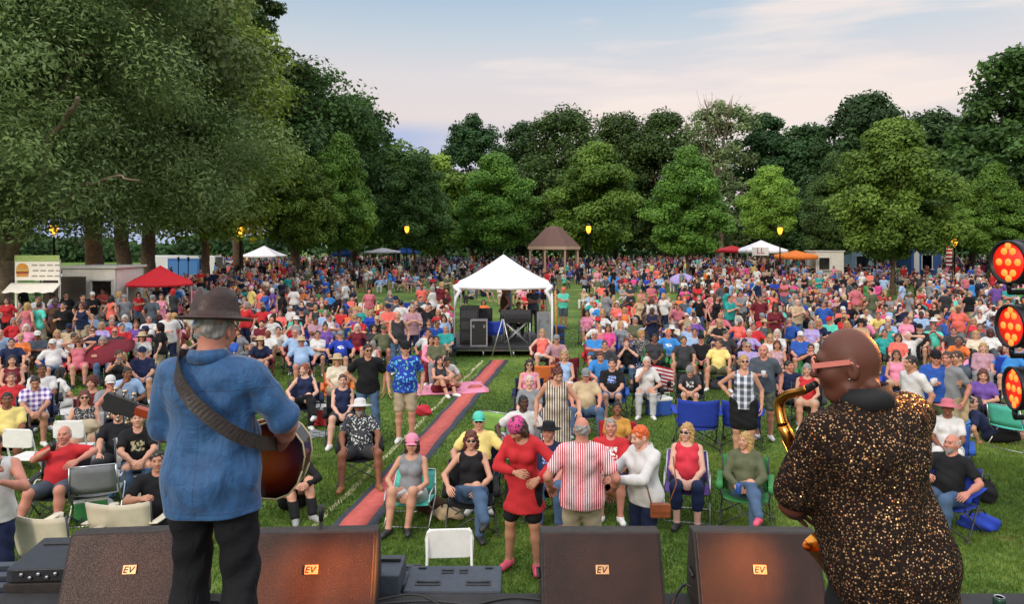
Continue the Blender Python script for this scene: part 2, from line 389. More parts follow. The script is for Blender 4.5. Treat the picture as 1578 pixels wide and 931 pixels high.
def hand_prims(curl):
    ps = [cap((-.035, 0, 0), (.02, 0, 0), .023, .027, .015, (V3(0, 0, 1), .75))]
    for i, (y, ln) in enumerate(((.032, .95), (.011, 1.06), (-.010, .98), (-.030, .78))):
        kn = V3(.088 - abs(i - 1) * .004, y, .004); ps.append(cap((.01, y * .6, 0), kn, .016, .0115, .012))
        p = kn; a = curl * .6
        for j, s in enumerate((.042, .027, .021)):
            a += curl * (1.0 if j else .2); spread = (y * 1.5) * (1 - min(1, curl))
            q = p + V3(math.cos(a) * math.cos(spread), math.sin(spread), -math.sin(a)) * s * ln
            ps.append(cap(p, q, .0095 - j * .001, .0088 - j * .001, .004)); p = q
    ps += [cap((.015, .022, -.006), (.05, .046, -.018), .015, .012, .012), cap((.05, .046, -.018), (.078, .056, -.018 - curl * .022), .0105, .0095, .004),
           cap((.078, .056, -.018 - curl * .022), (.100, .050 - curl * .012, -.022 - curl * .04), .0092, .0078, .003)]
    return ps
HANDS = {}
def hand(curl, h):
    k = (curl, h)
    if k not in HANDS: HANDS[k] = field(hand_prims(curl), h)
    return HANDS[k]

def nrm(v): v = np.asarray(v, np.float32); return v / max(1e-6, float(np.linalg.norm(v)))
def rotx(a): c, s = math.cos(a), math.sin(a); return np.array([[1, 0, 0], [0, c, -s], [0, s, c]], np.float32)
def rotz(a): c, s = math.cos(a), math.sin(a); return np.array([[c, -s, 0], [s, c, 0], [0, 0, 1]], np.float32)
def roty(a): c, s = math.cos(a), math.sin(a); return np.array([[c, 0, s], [0, 1, 0], [-s, 0, c]], np.float32)
def ik(a, t, l1, l2, hint):
    a, t = np.asarray(a, np.float32), np.asarray(t, np.float32); v = t - a; d = float(np.linalg.norm(v)); dd = min(d, (l1 + l2) * .995); u = v / max(d, 1e-6)
    t = a + u * dd; x = (l1 * l1 - l2 * l2 + dd * dd) / (2 * dd); hgt = math.sqrt(max(0, l1 * l1 - x * x))
    hv = np.asarray(hint, np.float32); hv = hv - u * float(hv @ u); hv = nrm(hv); return a + u * x + hv * hgt, t

# pose: k kind, lean (+forward), tw torso twist, side lean, ha/hb wrist targets from the pelvis, ea/eb elbow hints, fa/fb ankles, ka/kb knee hints, hy/hp head yaw/pitch
HANG = dict(ha=(-.27, -.02, -.04), hb=(.27, -.02, -.04))
POSES = dict(
    st_hang=dict(k='st', **HANG), st_relax=dict(k='st', ha=(-.27, -.05, -.03), hb=(.25, -.10, .0), hy=15, fa=(-.13, -.05, .08), fb=(.10, .06, .08)),
    st_hip=dict(k='st', ha=(-.17, .0, .08), hb=(.27, -.02, -.04), ea=(-1, .4, 0), hy=-20), st_hips=dict(k='st', ha=(-.17, 0, .1), hb=(.17, 0, .1), ea=(-1, .4, 0), eb=(1, .4, 0)),
    st_fold=dict(k='st', ha=(.10, -.19, .24), hb=(-.10, -.17, .27), ea=(-1, -.2, -1), eb=(1, -.2, -1), hy=8), st_cup=dict(k='st', ha=(-.06, -.28, .24), hb=(.27, -.02, -.04), ea=(-.6, .3, -1), ca=.9),
    st_phone=dict(k='st', ha=(-.04, -.34, .52), hb=(.05, -.34, .52), ea=(-1, 0, -1), eb=(1, 0, -1), ca=.8, cb=.8), st_clap=dict(k='st', ha=(-.04, -.30, .30), hb=(.04, -.30, .30), ea=(-1, .2, -1), eb=(1, .2, -1)),
    st_walk=dict(k='st', ha=(-.26, -.14, .0), hb=(.26, .12, .0), fa=(-.10, .22, .10), fb=(.09, -.22, .08), lean=4), st_point=dict(k='st', ha=(-.50, -.20, .42), hb=(.24, -.05, -.02)),
    si_arm=dict(k='si', lean=-14, ha=(-.30, -.24, .16), hb=(.30, -.24, .16), ea=(-1, .3, -.6), eb=(1, .3, -.6)), si_lap=dict(k='si', lean=-10, ha=(-.07, -.26, .10), hb=(.07, -.26, .10), ea=(-1, .3, -.8), eb=(1, .3, -.8)),
    si_fold=dict(k='si', lean=-12, ha=(.10, -.18, .24), hb=(-.10, -.17, .27), ea=(-1, -.2, -1), eb=(1, -.2, -1), hp=6), si_fwd=dict(k='si', lean=24, ha=(-.06, -.44, .16), hb=(.06, -.44, .16), ea=(-1, 0, -.4), eb=(1, 0, -.4), hp=-14),
    si_drink=dict(k='si', lean=-8, ha=(-.05, -.22, .52), hb=(.26, -.26, .16), ea=(-1, -.2, -.6), ca=.9, eb=(1, .3, -.6)), si_cross=dict(k='si', lean=-14, ha=(-.27, -.24, .16), hb=(.10, -.26, .14), ea=(-1, .3, -.6), fa=(.16, -.60, .30), fb=(.10, -.42, .08), ka=(.5, -1, 1), eb=(1, .3, -.6)),
    si_phone=dict(k='si', lean=-6, ha=(-.05, -.30, .50), hb=(.05, -.30, .50), ea=(-1, 0, -1), eb=(1, 0, -1), ca=.8, cb=.8), si_chin=dict(k='si', lean=6, ha=(-.05, -.24, .50), hb=(.12, -.28, .14), ea=(-.6, -.4, -1), ca=.9, fa=(-.14, -.5, .08)),
    si_wide=dict(k='si', lean=-16, ha=(-.24, -.30, .14), hb=(.24, -.30, .14), ea=(-1, .3, -.4), eb=(1, .3, -.4), fa=(-.26, -.52, .08), fb=(.26, -.52, .08), ka=(-.5, -1, 1), kb=(.5, -1, 1)),
    si_back=dict(k='si', lean=-20, ha=(-.10, .12, .60), hb=(.10, .12, .60), ea=(-1, -.2, .2), eb=(1, -.2, .2), ca=.8, cb=.8),
    gr_knee=dict(k='gr', lean=-4, ha=(-.08, -.38, .30), hb=(.08, -.38, .30), ea=(-1, 0, -.4), eb=(1, 0, -.4), fa=(-.10, -.52, .07), fb=(.12, -.50, .07)), gr_long=dict(k='gr', lean=-22, ha=(-.28, .26, -.06), hb=(.10, -.22, .14), ea=(-1, .6, 0), fa=(-.12, -.82, .08), fb=(.10, -.74, .08), eb=(1, .3, -.6)),
    gr_cross=dict(k='gr', lean=6, ha=(-.12, -.28, .10), hb=(.12, -.28, .10), ea=(-1, .2, -.4), eb=(1, .2, -.4), fa=(.16, -.28, .06), fb=(-.16, -.30, .06), ka=(-1, -.6, .3), kb=(1, -.6, .3)))
def skel(P):
    sx = P.get('sex', 'm'); m = sx == 'm'; k = P['k']; fat = P.get('fat', 0.0) * .8
    pel = V3(0, 0, P.get('pz') or {'st': .95, 'si': .425, 'gr': .12}[k]); lean = R(P.get('lean', 0) - (4 if k == 'si' else 0)); side = R(P.get('side', 0)); tw = R(P.get('tw', 0))
    T = roty(side) @ rotx(lean) @ rotz(tw); u = T @ V3(0, 0, 1); f = T @ V3(0, -1, 0); s = T @ V3(1, 0, 0)
    J = dict(pel=pel, u=u, f=f, s=s, T=T, sex=sx, fat=fat, k=k, slv=P.get('sleeve', .62), hemx=P.get('hem'))
    sw = .176 if m else .154; hw = .090 if m else .097
    J['neck'] = pel + u * .495; J['sha'] = pel + u * .435 - s * sw; J['shb'] = pel + u * .435 + s * sw
    Hd = rotz(R(P.get('hy', 0))) @ rotx(lean * .35 + R(P.get('hp', 0))) @ roty(R(P.get('hr', 0)));
    hb_ = pel + u * .52; J['head'] = hb_ + (Hd @ V3(0, -.028, .110)); J['HM'] = Hd
    for q, sg in (('a', -1), ('b', 1)):
        J['hip' + q] = pel + V3(sg * hw, 0, -.01); t = P.get('h' + q, (sg * .27, -.02, -.04))
        dfl = {'st': (sg * .5, .6, -.4), 'si': (sg * .8, .4, -.6), 'gr': (sg * .8, .4, -.4)}[k]
        e, wr = ik(J['sh' + q], pel + V3(*t), .285, .255, P.get('e' + q, dfl)); J['el' + q] = e; J['wr' + q] = wr
        df = {'st': (sg * .11, 0, .08), 'si': (sg * .12, -.46, .08), 'gr': (sg * .11, -.6, .07)}[k]
        kn, an = ik(J['hip' + q], P.get('f' + q, df), .43, .42, P.get('k' + q, (sg * .12, -1, .3 if k == 'st' else 1.2))); J['kn' + q] = kn; J['an' + q] = an
        fd = P.get('t' + q); fd = nrm(fd) if fd is not None else nrm(V3(sg * .25, -1, 0))
        J['td' + q] = fd; J['c' + q] = P.get('c' + q, .35)
    return J
def prims(J):
    m = J['sex'] == 'm'; u, f, s, pel, T, fat = J['u'], J['f'], J['s'], J['pel'], J['T'], J['fat']
    sit = J['k'] != 'st'
    G = {}
    G['pelvis'] = [cap(J['hipa'] + V3(0, .01, .02), J['hipb'] + V3(0, .01, .02), (.092 if m else .100) + fat * .02, k=.05), ell(pel + V3(0, .04, -.02), ((.13 if m else .14) + fat * .03, .10 + fat * .02, .10), .04)]
    G['torso'] = [ell(pel + u * .15 + f * .015 + f * fat * .045, ((.138 if m else .118) + fat * .045, .098 + fat * .062, .15), .06, T), ell(pel + u * .33, ((.152 if m else .130) + fat * .03, .106 + fat * .022, .17), .06, T),
                  cap(pel + u * .425 - s * (.125 if m else .105), pel + u * .425 + s * (.125 if m else .105), .062 + fat * .01, k=.05), cap(pel + u * .44, pel + u * .50, .075, .055, .04)]
    if not m: G['torso'] += [ell(pel + u * .315 + f * .085 + s * q * .068, (.060 + fat * .012,) * 3, .03) for q in (-1, 1)]
    G['neck'] = [cap(pel + u * .46, J['head'] + J['HM'] @ V3(0, .025, -.05), .056 if m else .047, k=.03)]
    for q in 'ab':
        sh, el, wr = J['sh' + q], J['el' + q], J['wr' + q]; g = (1 if m else .86) + fat * .14
        G['uarm' + q] = [cap(sh, el, .049 * g, .037 * g, .03)]; G['farm' + q] = [cap(el, el + (wr - el) * .4, .037 * g, .039 * g, .02), cap(el + (wr - el) * .4, wr, .038 * g, .025, .02)]
        hp, kn, an = J['hip' + q], J['kn' + q], J['an' + q]; lg = 1 + fat * .12
        G['thigh' + q] = [cap(hp, kn, (.085 if m else .088) * lg, .056 * lg, .04)]
        cd = nrm(an - kn); bk = V3(0, 1, 0) - cd * cd[1]; bk = nrm(bk) * .014
        G['shin' + q] = [cap(kn, kn + (an - kn) * .35 + bk, .053 * lg, .055 * lg, .03), cap(kn + (an - kn) * .35 + bk, an, .053 * lg, .036, .03)]
        td = J['td' + q]; G['foot' + q] = [cap(an + V3(0, 0, -.035) - td * .035, an + V3(0, 0, -.045) + td * .135, .036, .028, .03), cap(an, an + V3(0, 0, -.03), .036, .036, .02)]
    return G
def frac(p, t, ga, gb):
    """the first t of a limb capsule, grown"""
    a, b, ra, rb = p[1], p[2], p[3], p[4]; return cap(a, a + (b - a) * t, ra + ga, ra + (rb - ra) * t + gb, p[5], p[6])
def body_arrays(J, h, hh, shoe=None):
    G = prims(J); ps = sum(G.values(), [])
    P, Q = field(ps, h); col = np.zeros((len(P), 4), np.float32)
    if shoe is not None:
        for q in 'ab':
            an, td = J['an' + q], J['td' + q]; r = P - an; a = r @ td; zz = r[:, 2]
            m = (zz < .005) & (a > -.12) & (a < .2) & (np.linalg.norm(r, axis=1) < .22); col[m] = (*shoe, 1)
    Ps, Qs, Cs = [P], [Q], [col]; n = len(P)
    hp, hq, hc = head(J['sex'], hh); Ps.append(hp @ J['HM'].T * HS + J['head']); Qs.append(hq + n); Cs.append(hc); n += len(hp)
    for q in 'ab':
        hd, hf = hand(J['c' + q], min(hh, .0055) if hh < .01 else .012); d = nrm(J['wr' + q] - J['el' + q]); sg = 1 if q == 'a' else -1
        t = V3(0, -1, 0) if d[2] < -.75 else V3(sg * .8, -.1, .55); t = nrm(t - d * float(d @ t)); z = np.cross(d, t) * sg
        M = np.stack([d, t, z * sg], 0); pts = hd.copy(); pts[:, 2] *= sg
        z = np.cross(d, t); M = np.stack([d, t, z], 0); P2 = pts @ M * .98 + J['wr' + q]; ff = hf + n
        if sg < 0: ff = ff[:, ::-1]
        Ps.append(P2); Qs.append(ff); Cs.append(np.zeros((len(P2), 4), np.float32)); n += len(P2)
    return np.concatenate(Ps), np.concatenate(Qs), np.concatenate(Cs)
def garment(J, kind, h, disp=None):
    G = prims(J); pel, u, f, s = J['pel'], J['u'], J['f'], J['s']; sit = J['k'] != 'st'; ps = []; cuts = []; subs = []
    fat = J['fat']
    if kind in ('shirt', 'tank_top', 'long_sleeve', 'polo', 'tunic', 'dress', 'blouse'):
        g = .016 if kind != 'tank_top' else .011
        if kind == 'blouse': g = .026
        if kind == 'tunic': g = .019
        ps = [grow(p, g) for p in G['torso']] + [grow(p, g + .002) for p in G['pelvis']]
        if kind in ('shirt', 'polo', 'tunic'):
            for q in 'ab': ps.append(frac(G['uarm' + q][0], J['slv'] if kind != 'tunic' else 1, g - .004, g + (.006 if J['slv'] < .7 else .016)))
            if kind == 'tunic': ps += [frac(G['farm' + q][0], 1, g, g) for q in 'ab'] + [frac(G['farm' + q][1], .5, g, g) for q in 'ab']
        if kind in ('long_sleeve', 'blouse'):
            for q in 'ab': ps += [grow(G['uarm' + q][0], g * .8), grow(G['farm' + q][0], g * .7), frac(G['farm' + q][1], .9, g * .7, g * .7)]
        nk = pel + u * .515 + f * (.055 if kind != 'tank_top' else .05); r = {'shirt': .062, 'polo': .058, 'tank_top': .085, 'long_sleeve': .062, 'tunic': .08, 'dress': .088, 'blouse': .07}[kind]
        subs = [ell(nk, (r, r, r)), cap(pel + u * .50, pel + u * .62, .066, k=.01)]
        if kind in ('polo', 'dress', 'tunic'): subs.append(cap(nk, nk - u * .07 + f * .03, .03, .008))
        if kind in ('tank_top', 'dress'): subs += [ell(J['sh' + q] + s * (-.035 if q == 'a' else .035) + u * .005, (.062, .075, .085)) for q in 'ab']
        hem = {'tunic': .30, 'dress': .62}.get(kind, J['hemx'] or .09)
        if kind in ('tunic', 'dress') and not sit:
            rb = .215 if kind == 'tunic' else .23
            ps.append(cap(pel + u * .10, V3(pel[0], pel[1], pel[2] - hem - .05), .135 + fat * .04, rb + .03 + fat * .03, .05, (V3(0, 1, 0), .86))); cuts = [(V3(0, 0, pel[2] - hem), V3(0, 0, -1))]
        elif sit:
            if kind in ('dress', 'tunic'):
                ps += [frac(G['thigh' + q][0], .9, .03, .04) for q in 'ab']; cuts = [(V3(0, 0, pel[2] - .12), V3(0, 0, -1))]
            else: cuts = [(pel - u * .02, -(u + f * .25) / np.linalg.norm(u + f * .25))]
        else:
            ps.append(cap(pel + u * .06, pel - u * (hem + .12), .168 + fat * .035, .190 + fat * .035, .04, (V3(0, 1, 0), .76))); cuts = [(pel - u * hem, -u)]
    else:
        g = .013; ps = [grow(p, g) for p in G['pelvis']] + [cap(pel, pel + u * .10, .11 + fat * .04, .105 + fat * .04, .05, (f, .8))]
        cuts = [(pel + u * .10, u)]
        for q in 'ab':
            t, sh = G['thigh' + q][0], G['shin' + q]
            if kind == 'shorts': ps.append(frac(t, .80, g + .006, .026))
            elif kind == 'trousers': ps += [grow(t, g), grow(sh[0], g + .004), frac(sh[1], .92, g + .004, .022)]
            elif kind == 'capris': ps += [grow(t, g), frac(sh[0], 1, g, g), frac(sh[1], .3, g, g + .004)]
            elif kind == 'skirt': ps.append(frac(t, .7, .03, .05))
        if kind == 'skirt' and not sit: ps.append(cap(pel, V3(0, 0, pel[2] - .5), .12, .17, .05, (V3(0, 1, 0), .75))); cuts.append((V3(0, 0, pel[2] - .42), V3(0, 0, -1)))
    return field(ps, h, cuts, subs, disp)
def chest_attr(me, J, P):
    a = me.attributes.new('chest', 'FLOAT', 'POINT'); v = (P - J['pel']) @ J['u']; a.data.foreach_set('value', ((v > .24) & (v < .38)).astype(np.float32))
def shoe_arrays(J, q, h):
    an, td = J['an' + q], J['td' + q]; z0 = float(an[2]) - .08
    return field([cap(an + V3(0, 0, -.035) - td * .035, an + V3(0, 0, -.042) + td * .145, .044, .038, .03), cap(an + V3(0, 0, -.01), an + V3(0, 0, -.04), .044, .046, .02)], h, [(V3(0, 0, z0), V3(0, 0, -1)), (V3(0, 0, z0 + .085), V3(0, 0, 1))])
# ---- hair and hats in the head's own frame
def ndisp(amp, fr, seed=0):
    def d(X, Y, Z): return amp * (np.sin(X * fr + seed) * np.sin(Y * fr * 1.13 + Z * fr * .5) + .6 * np.sin(Z * fr * 1.7 + X * fr * .8 + seed * 2))
    return d
SK = ell((0, .014, .024), (.084, .106, .112), .02); FACE = ell((0, -.115, -.035), (.072, .085, .095)); LOWF = ell((0, -.08, -.10), (.09, .09, .09))
def hair_field(st, h):
    d = ndisp(.006, 75)
    if st == 'short': return field([grow(SK, -.003)], h, [(V3(0, 0, -.055), V3(0, -.45, -.9))], [ell((0, -.118, -.02), (.078, .088, .098)), LOWF] + [ell((q * .09, .004, -.02), (.03, .026, .036)) for q in (-1, 1)], ndisp(.005, 90))
    if st == 'curly': return field([grow(SK, .016)], h, [(V3(0, 0, -.07), V3(0, -.3, -.95))], [ell((0, -.13, -.035), (.075, .09, .09)), LOWF], ndisp(.010, 110))
    if st == 'bald_ring': return field([grow(SK, -.003)], h, [(V3(0, 0, -.06), V3(0, -.45, -.9)), (V3(0, 0, .045), V3(0, -.2, .98))], [ell((0, -.115, -.0), (.10, .10, .14))], d)
    if st == 'long': return field([SK, cap((0, .07, .0), (0, .095, -.20), .075, .060, .05, (V3(0, 1, 0), .6)), cap((-.075, .01, .0), (-.085, .0, -.17), .028, .022, .03), cap((.075, .01, .0), (.085, .0, -.17), .028, .022, .03)], h, [], [FACE, ell((0, -.10, -.10), (.062, .11, .16))], d)
    if st == 'bob': return field([grow(SK, .006), cap((0, .06, .0), (0, .075, -.09), .078, .07, .04, (V3(0, 1, 0), .75)), cap((-.078, .0, .0), (-.08, .0, -.09), .028, .026, .03), cap((.078, .0, .0), (.08, .0, -.09), .028, .026, .03)], h, [], [FACE, ell((0, -.10, -.08), (.062, .11, .12))], d)
    if st == 'ponytail': return field([SK, cap((0, .11, .05), (0, .16, -.02), .03, .034, .02), cap((0, .16, -.02), (0, .15, -.15), .034, .014, .02)], h, [(V3(0, 0, -.06), V3(0, -.45, -.9))], [FACE, LOWF], d)
    if st == 'bun': return field([SK, ell((0, .05, .145), (.045, .045, .04), .02)], h, [(V3(0, 0, -.06), V3(0, -.45, -.9))], [FACE, LOWF], d)
    if st == 'beard': return field([ell((0, -.04, -.062), (.062, .062, .062), .02), cap((0, -.07, -.10), (0, -.075, -.125), .03, .02, .02)], h, [(V3(0, 0, -.035), V3(0, 0, 1)), (V3(0, -.005, 0), V3(0, 1, 0))], [ell((0, -.115, -.03), (.045, .04, .03))], ndisp(.003, 120))
def hat_mb(st):
    b = MB(); n = 22
    def ring(rx, ry, z, cy=.012): return [(rx * math.cos(2 * math.pi * k / n), cy + ry * math.sin(2 * math.pi * k / n), z) for k in range(n)]
    def loft(rs):
        v = sum(rs, []); f = [(i * n + k, i * n + (k + 1) % n, (i + 1) * n + (k + 1) % n, (i + 1) * n + k) for i in range(len(rs) - 1) for k in range(n)]
        b.add(v, f + [tuple(range(n))[::-1], tuple(range((len(rs) - 1) * n, len(rs) * n))], True)
    if st == 'cap':
        loft([ring(.090, .112, .035), ring(.092, .113, .06), ring(.084, .104, .10), ring(.062, .078, .135), ring(.03, .036, .150), ring(.005, .006, .153)])
        b.sheet(lambda u_, v_: ((u_ - .5) * .15, -.085 - v_ * (.085 - 1.1 * (u_ - .5) ** 2 * .25), .045 - (u_ - .5) ** 2 * .08 - v_ * .012), 8, 4, .006)
    elif st == 'sun_hat':
        loft([ring(.19, .21, .030), ring(.195, .215, .036), ring(.10, .122, .050), ring(.094, .114, .10), ring(.082, .10, .135), ring(.04, .05, .15), ring(.005, .005, .152)])
    elif st == 'fedora':
        loft([ring(.142, .162, .034), ring(.146, .166, .042), ring(.135, .155, .046), ring(.096, .116, .048), ring(.093, .114, .075), ring(.088, .108, .125), ring(.080, .098, .152), ring(.066, .082, .156), ring(.045, .055, .143), ring(.004, .03, .138)])
    elif st == 'wide_fedora':
        loft([ring(.165, .185, .050), ring(.168, .188, .056), ring(.098, .118, .050), ring(.092, .112, .09), ring(.084, .10, .14), ring(.06, .075, .152), ring(.004, .01, .135)])
    elif st == 'bandana':
        loft([ring(.088, .109, .015), ring(.092, .114, .04), ring(.084, .104, .10), ring(.058, .072, .13), ring(.02, .03, .14)])
    return b
def glasses_mb():
    b = MB()
    for q in (-1, 1):
        b.lathe([(.001, -.002), (.024, -.002), (.026, 0), (.024, .003), (.001, .003)], 14, Matrix.Translation((q * .033, -.104, .012)) @ Matrix.Rotation(R(q * 8), 4, 'Z') @ Matrix.Rotation(R(90), 4, 'X') @ Matrix.Scale(.8, 4, (0, 1, 0)))
        b.tube([(q * .056, -.10, .016), (q * .080, -.05, .014), (q * .084, .01, .006)], .003, 5)
    b.tube([(-.012, -.106, .016), (.012, -.106, .016)], .003, 5); return b
LIB = {}
def lib_mesh(kind, h=.01):
    k = (kind, h)
    if k in LIB: return LIB[k]
    if kind in ('cap', 'sun_hat', 'fedora', 'wide_fedora', 'bandana'): me = hat_mb(kind).mesh(kind)
    elif kind == 'sunglasses': me = glasses_mb().mesh(kind)
    else: P, Q = hair_field(kind, h); me = quads_mesh(kind, P, Q)
    LIB[k] = me; return me
# ------------------------------------------------------------------ people
COL = {k: lin(v) for k, v in dict(white='#d2d0ce', cream='#d8cdb4', black='#1b1b1e', charcoal='#38393d', grey='#84878c', slate='#4d5661', navy='#1d2748', blue='#2456b0', royal='#1f3fae',
    denim='#4a6484', light_blue='#96b4d8', sky='#2f86d0', teal='#1f9c97', turquoise='#52cdb6', green='#3f8a4c', olive='#5c6146', lime='#8fc25a', red='#c32129', maroon='#6e1d2a', crimson='#d22a3e',
    coral='#ec6a5c', orange='#e2742c', pink='#e58aa8', hot_pink='#d5448a', magenta='#b0286f', purple='#6d4a9c', lavender='#a897cf', mauve='#b48a97', yellow='#e8d27a', mustard='#c48c35', khaki='#b0a084', tan='#c0a984', brown='#5b3f2e', camo='#6c705c', rose='#c96a78').items()}
for _k in COL: _g = sum(COL[_k]) / 3; COL[_k] = tuple((v * .93 + _g * .07) * .95 for v in COL[_k])
SKINC = dict(light=lin('#c4947c'), pale=lin('#cfa592'), tan=lin('#b5846a'), ruddy=lin('#bf8370'), darkbrown=lin('#5c3528'), brown=lin('#7d4f38'), dark=lin('#4b2f24'))
HAIRC = dict(brown=lin('#3c2a20'), dark=lin('#1c1715'), black=lin('#121012'), grey=lin('#8c8985'), white=lin('#c4c0ba'), blonde=lin('#b08c55'), light=lin('#a88a5e'), red=lin('#8c4424'), orange=lin('#cf5a1c'), auburn=lin('#5c2c1e'))
GARM = {}
def tilt(name, **kw):
    d = dict(POSES[name]); d.update(kw); return d
def get_pose(P, h, hh):
    """meshes of one pose, made when first asked for"""
    key = repr(sorted(P.items())) + f'{h}{hh}'
    if key not in GARM: GARM[key] = dict(J=skel(P), m={})
    return GARM[key]
def piece(e, kind, h, hh, shoe=None, folds=0):
    k = (kind, shoe)
    if k in e['m']: return e['m'][k]
    J = e['J']; disp = None
    if kind == 'body': P, Q, c = body_arrays(J, h, hh, shoe); me = quads_mesh('person', P, Q, col=c)
    elif kind in ('shoe_a', 'shoe_b'): P, Q = shoe_arrays(J, kind[-1], h); me = quads_mesh('shoe', P, Q)
    else:
        if folds:
            def disp(X, Y, Z, a=folds): return a * (np.sin(X * 26 + np.sin(Z * 11) * 2.5) * np.sin(Z * 13 + Y * 24) + .5 * np.sin(Z * 34 + X * 22 + Y * 27 + 2 * np.sin(Z * 9)))
        P, Q = garment(J, kind, h, disp); me = quads_mesh(kind, P, Q); chest_attr(me, J, P)
    e['m'][k] = me; return me
PROJ = []; JOF = {}                                        # (px, py of head, distance) of everyone placed
TOPN = dict(shirt='T-shirt', tank_top='tank top', long_sleeve='long sleeved top', polo='polo shirt', tunic='tunic', dress='dress', blouse='blouse')
def person(px, ytop=None, d=None, pose='si_lap', sex='m', rot=None, top='shirt:grey', bot='shorts:khaki', hair='short:brown', wear=(), skin='light', fat=0.0, sc=1.0, z0=0.0,
           label=None, group=None, near=True, shoes='white', mats=(None, None), x=None, jit=0.0, h=None):
    P = dict(POSES[pose]) if isinstance(pose, str) else dict(pose); P['sex'] = sex; P['fat'] = fat
    hv, hh = (.0125, .0075) if near else (.021, .014)
    if h: hv, hh = h
    e = get_pose(P, hv, hh); J = e['J']; ht = float(J['head'][2]) + .125
    if d is None: d = F * (HC - ht * sc - z0) / (ytop - HY)
    X = (px - CX) / F * d
    if rot is None: rot = -math.degrees(math.atan2(X, d)) + jit
    a = R(rot); hx, hy_ = float(J['head'][0]) * sc, float(J['head'][1]) * sc
    # the photo gives the head's column and the feet's distance
    loc = Vector((X - (hx * math.cos(a) - hy_ * math.sin(a)), d, z0))
    sh = None if near else ((.7, .7, .68) if shoes == 'white' else (.03, .03, .035))
    o = link('person', piece(e, 'body', hv, hh, sh), SKIN, None, loc, SKINC[skin]); o.rotation_euler = (0, 0, a); o.scale = (sc,) * 3
    tag(o, label, {'m': 'man', 'f': 'woman'}[sex], group)
    fold = (.0055 if P['k'] == 'st' else .0045) if near else .004
    tk, tcn = top.split(':'); mt = mats[0] or CLOTH
    def dress(name, kind, mt, c):
        me = piece(e, kind, hv, hh, folds=fold)
        if not len(me.materials): me.materials.append(mt)
        q = link(name, me, None, o, color=c)
        q.material_slots[0].link = 'OBJECT'; q.material_slots[0].material = mt; return q
    dress(tk, tk, mt, COL[tcn])
    if bot:
        bk, bc = bot.split(':'); dress(bk, bk, mats[1] or CLOTH, COL[bc])
    if near and shoes:
        for q in 'ab': link('shoe', piece(e, 'shoe_' + q, hv, hh), SHOE, o, color={'white': (.75, .75, .73), 'black': (.02, .02, .022), 'brown': lin('#8a5a34'), 'pink': lin('#d8506c'), 'navy': lin('#20263a'), 'grey': (.3, .3, .3)}[shoes])
    # head gear
    Mh = Matrix([[float(J['HM'][i][j]) for j in range(3)] for i in range(3)]).to_4x4(); Mh.translation = Vector([float(q) for q in J['head']]); Mh = Mh @ Matrix.Scale(HS, 4)
    items = ([hair] if hair else []) + list(wear)
    for it in items:
        k, c = it.split(':'); nm = k
        if k in ('short', 'curly', 'bald_ring', 'long', 'bob', 'ponytail', 'bun'): me, mt2, cc, nm = lib_mesh(k, .008 if near else .014), HAIR, HAIRC[c], 'hair'
        elif k == 'beard': me, mt2, cc = lib_mesh(k, .006 if near else .012), HAIR, HAIRC[c]
        elif k == 'sunglasses': me, mt2, cc = lib_mesh(k), GLASSM, (.012, .012, .014)
        else: me, mt2, cc = lib_mesh(k), CLOTH, COL[c]
        q = link(nm, me, mt2, o, color=cc); q.matrix_local = Mh
    JOF[o.name] = J; PROJ.append((px, HY + F * (HC - ht * sc - z0) / d, d, X)); o['_d'] = d
    return o
def world_at(o, J, name): return o.matrix_basis @ Vector([float(q) for q in J[name]])

# ------------------------------------------------------------------ chairs
CHAIRM = {}
FAB = cloth_mat('chair_fabric', wr=.35, dist=.01)
def camp_meshes():
    if CHAIRM: return CHAIRM
    f = MB(); r = .010
    for q in (-1, 1):
        f.tube([(q * .31, -.27, .02), (q * .27, .19, .40)], r, 6); f.tube([(q * .31, .23, .02), (q * .27, -.25, .42)], r, 6)      # side crosses
        f.tube([(q * .27, .20, .38), (q * .29, .285, .89)], r, 6); f.tube([(q * .27, -.25, .42), (q * .31, -.27, .62)], r, 6)       # back upright, arm post
        f.box((q * .31, -.27, .015), (.045, .045, .03)); f.box((q * .31, .23, .015), (.045, .045, .03))
    for y in (-.26, .22): f.tube([(-.31, y, .03), (.27, y + .01, .41)], r, 6); f.tube([(.31, y + .02, .03), (-.27, y + .03, .41)], r, 6)
    s = MB().sheet(lambda u, v: ((u - .5) * .54, -.25 + v * .45, .425 - .05 * math.sin(math.pi * u) - .03 * v), 8, 6, .012)
    b = MB().sheet(lambda u, v: ((u - .5) * (.54 + .04 * v), .205 + .09 * v + .05 * math.sin(math.pi * u) * (1 - .4 * v), .40 + .48 * v - .03 * math.sin(math.pi * u) * v), 8, 8, .012)
    a = MB()
    for q in (1,):
        a.sheet(lambda u, v: ((u - .5) * .075, -.29 + v * .56, .635 - .02 * math.sin(math.pi * v)), 3, 6, .012)
    for q in ():
        a.sheet(lambda u, v: (q * .305 + (u - .5) * .075, -.29 + v * .56, .635 - .02 * math.sin(math.pi * v)), 3, 6, .012)
    a.lathe([(.042, 0), (.045, .09), (.038, .09), (.036, .01)], 10, Matrix.Translation((0, -.26, .55)))
    CHAIRM.update(frame=f.mesh('frame'), seat=s.mesh('seat'), backrest=b.mesh('backrest'), armrests=a.mesh('armrest')); return CHAIRM
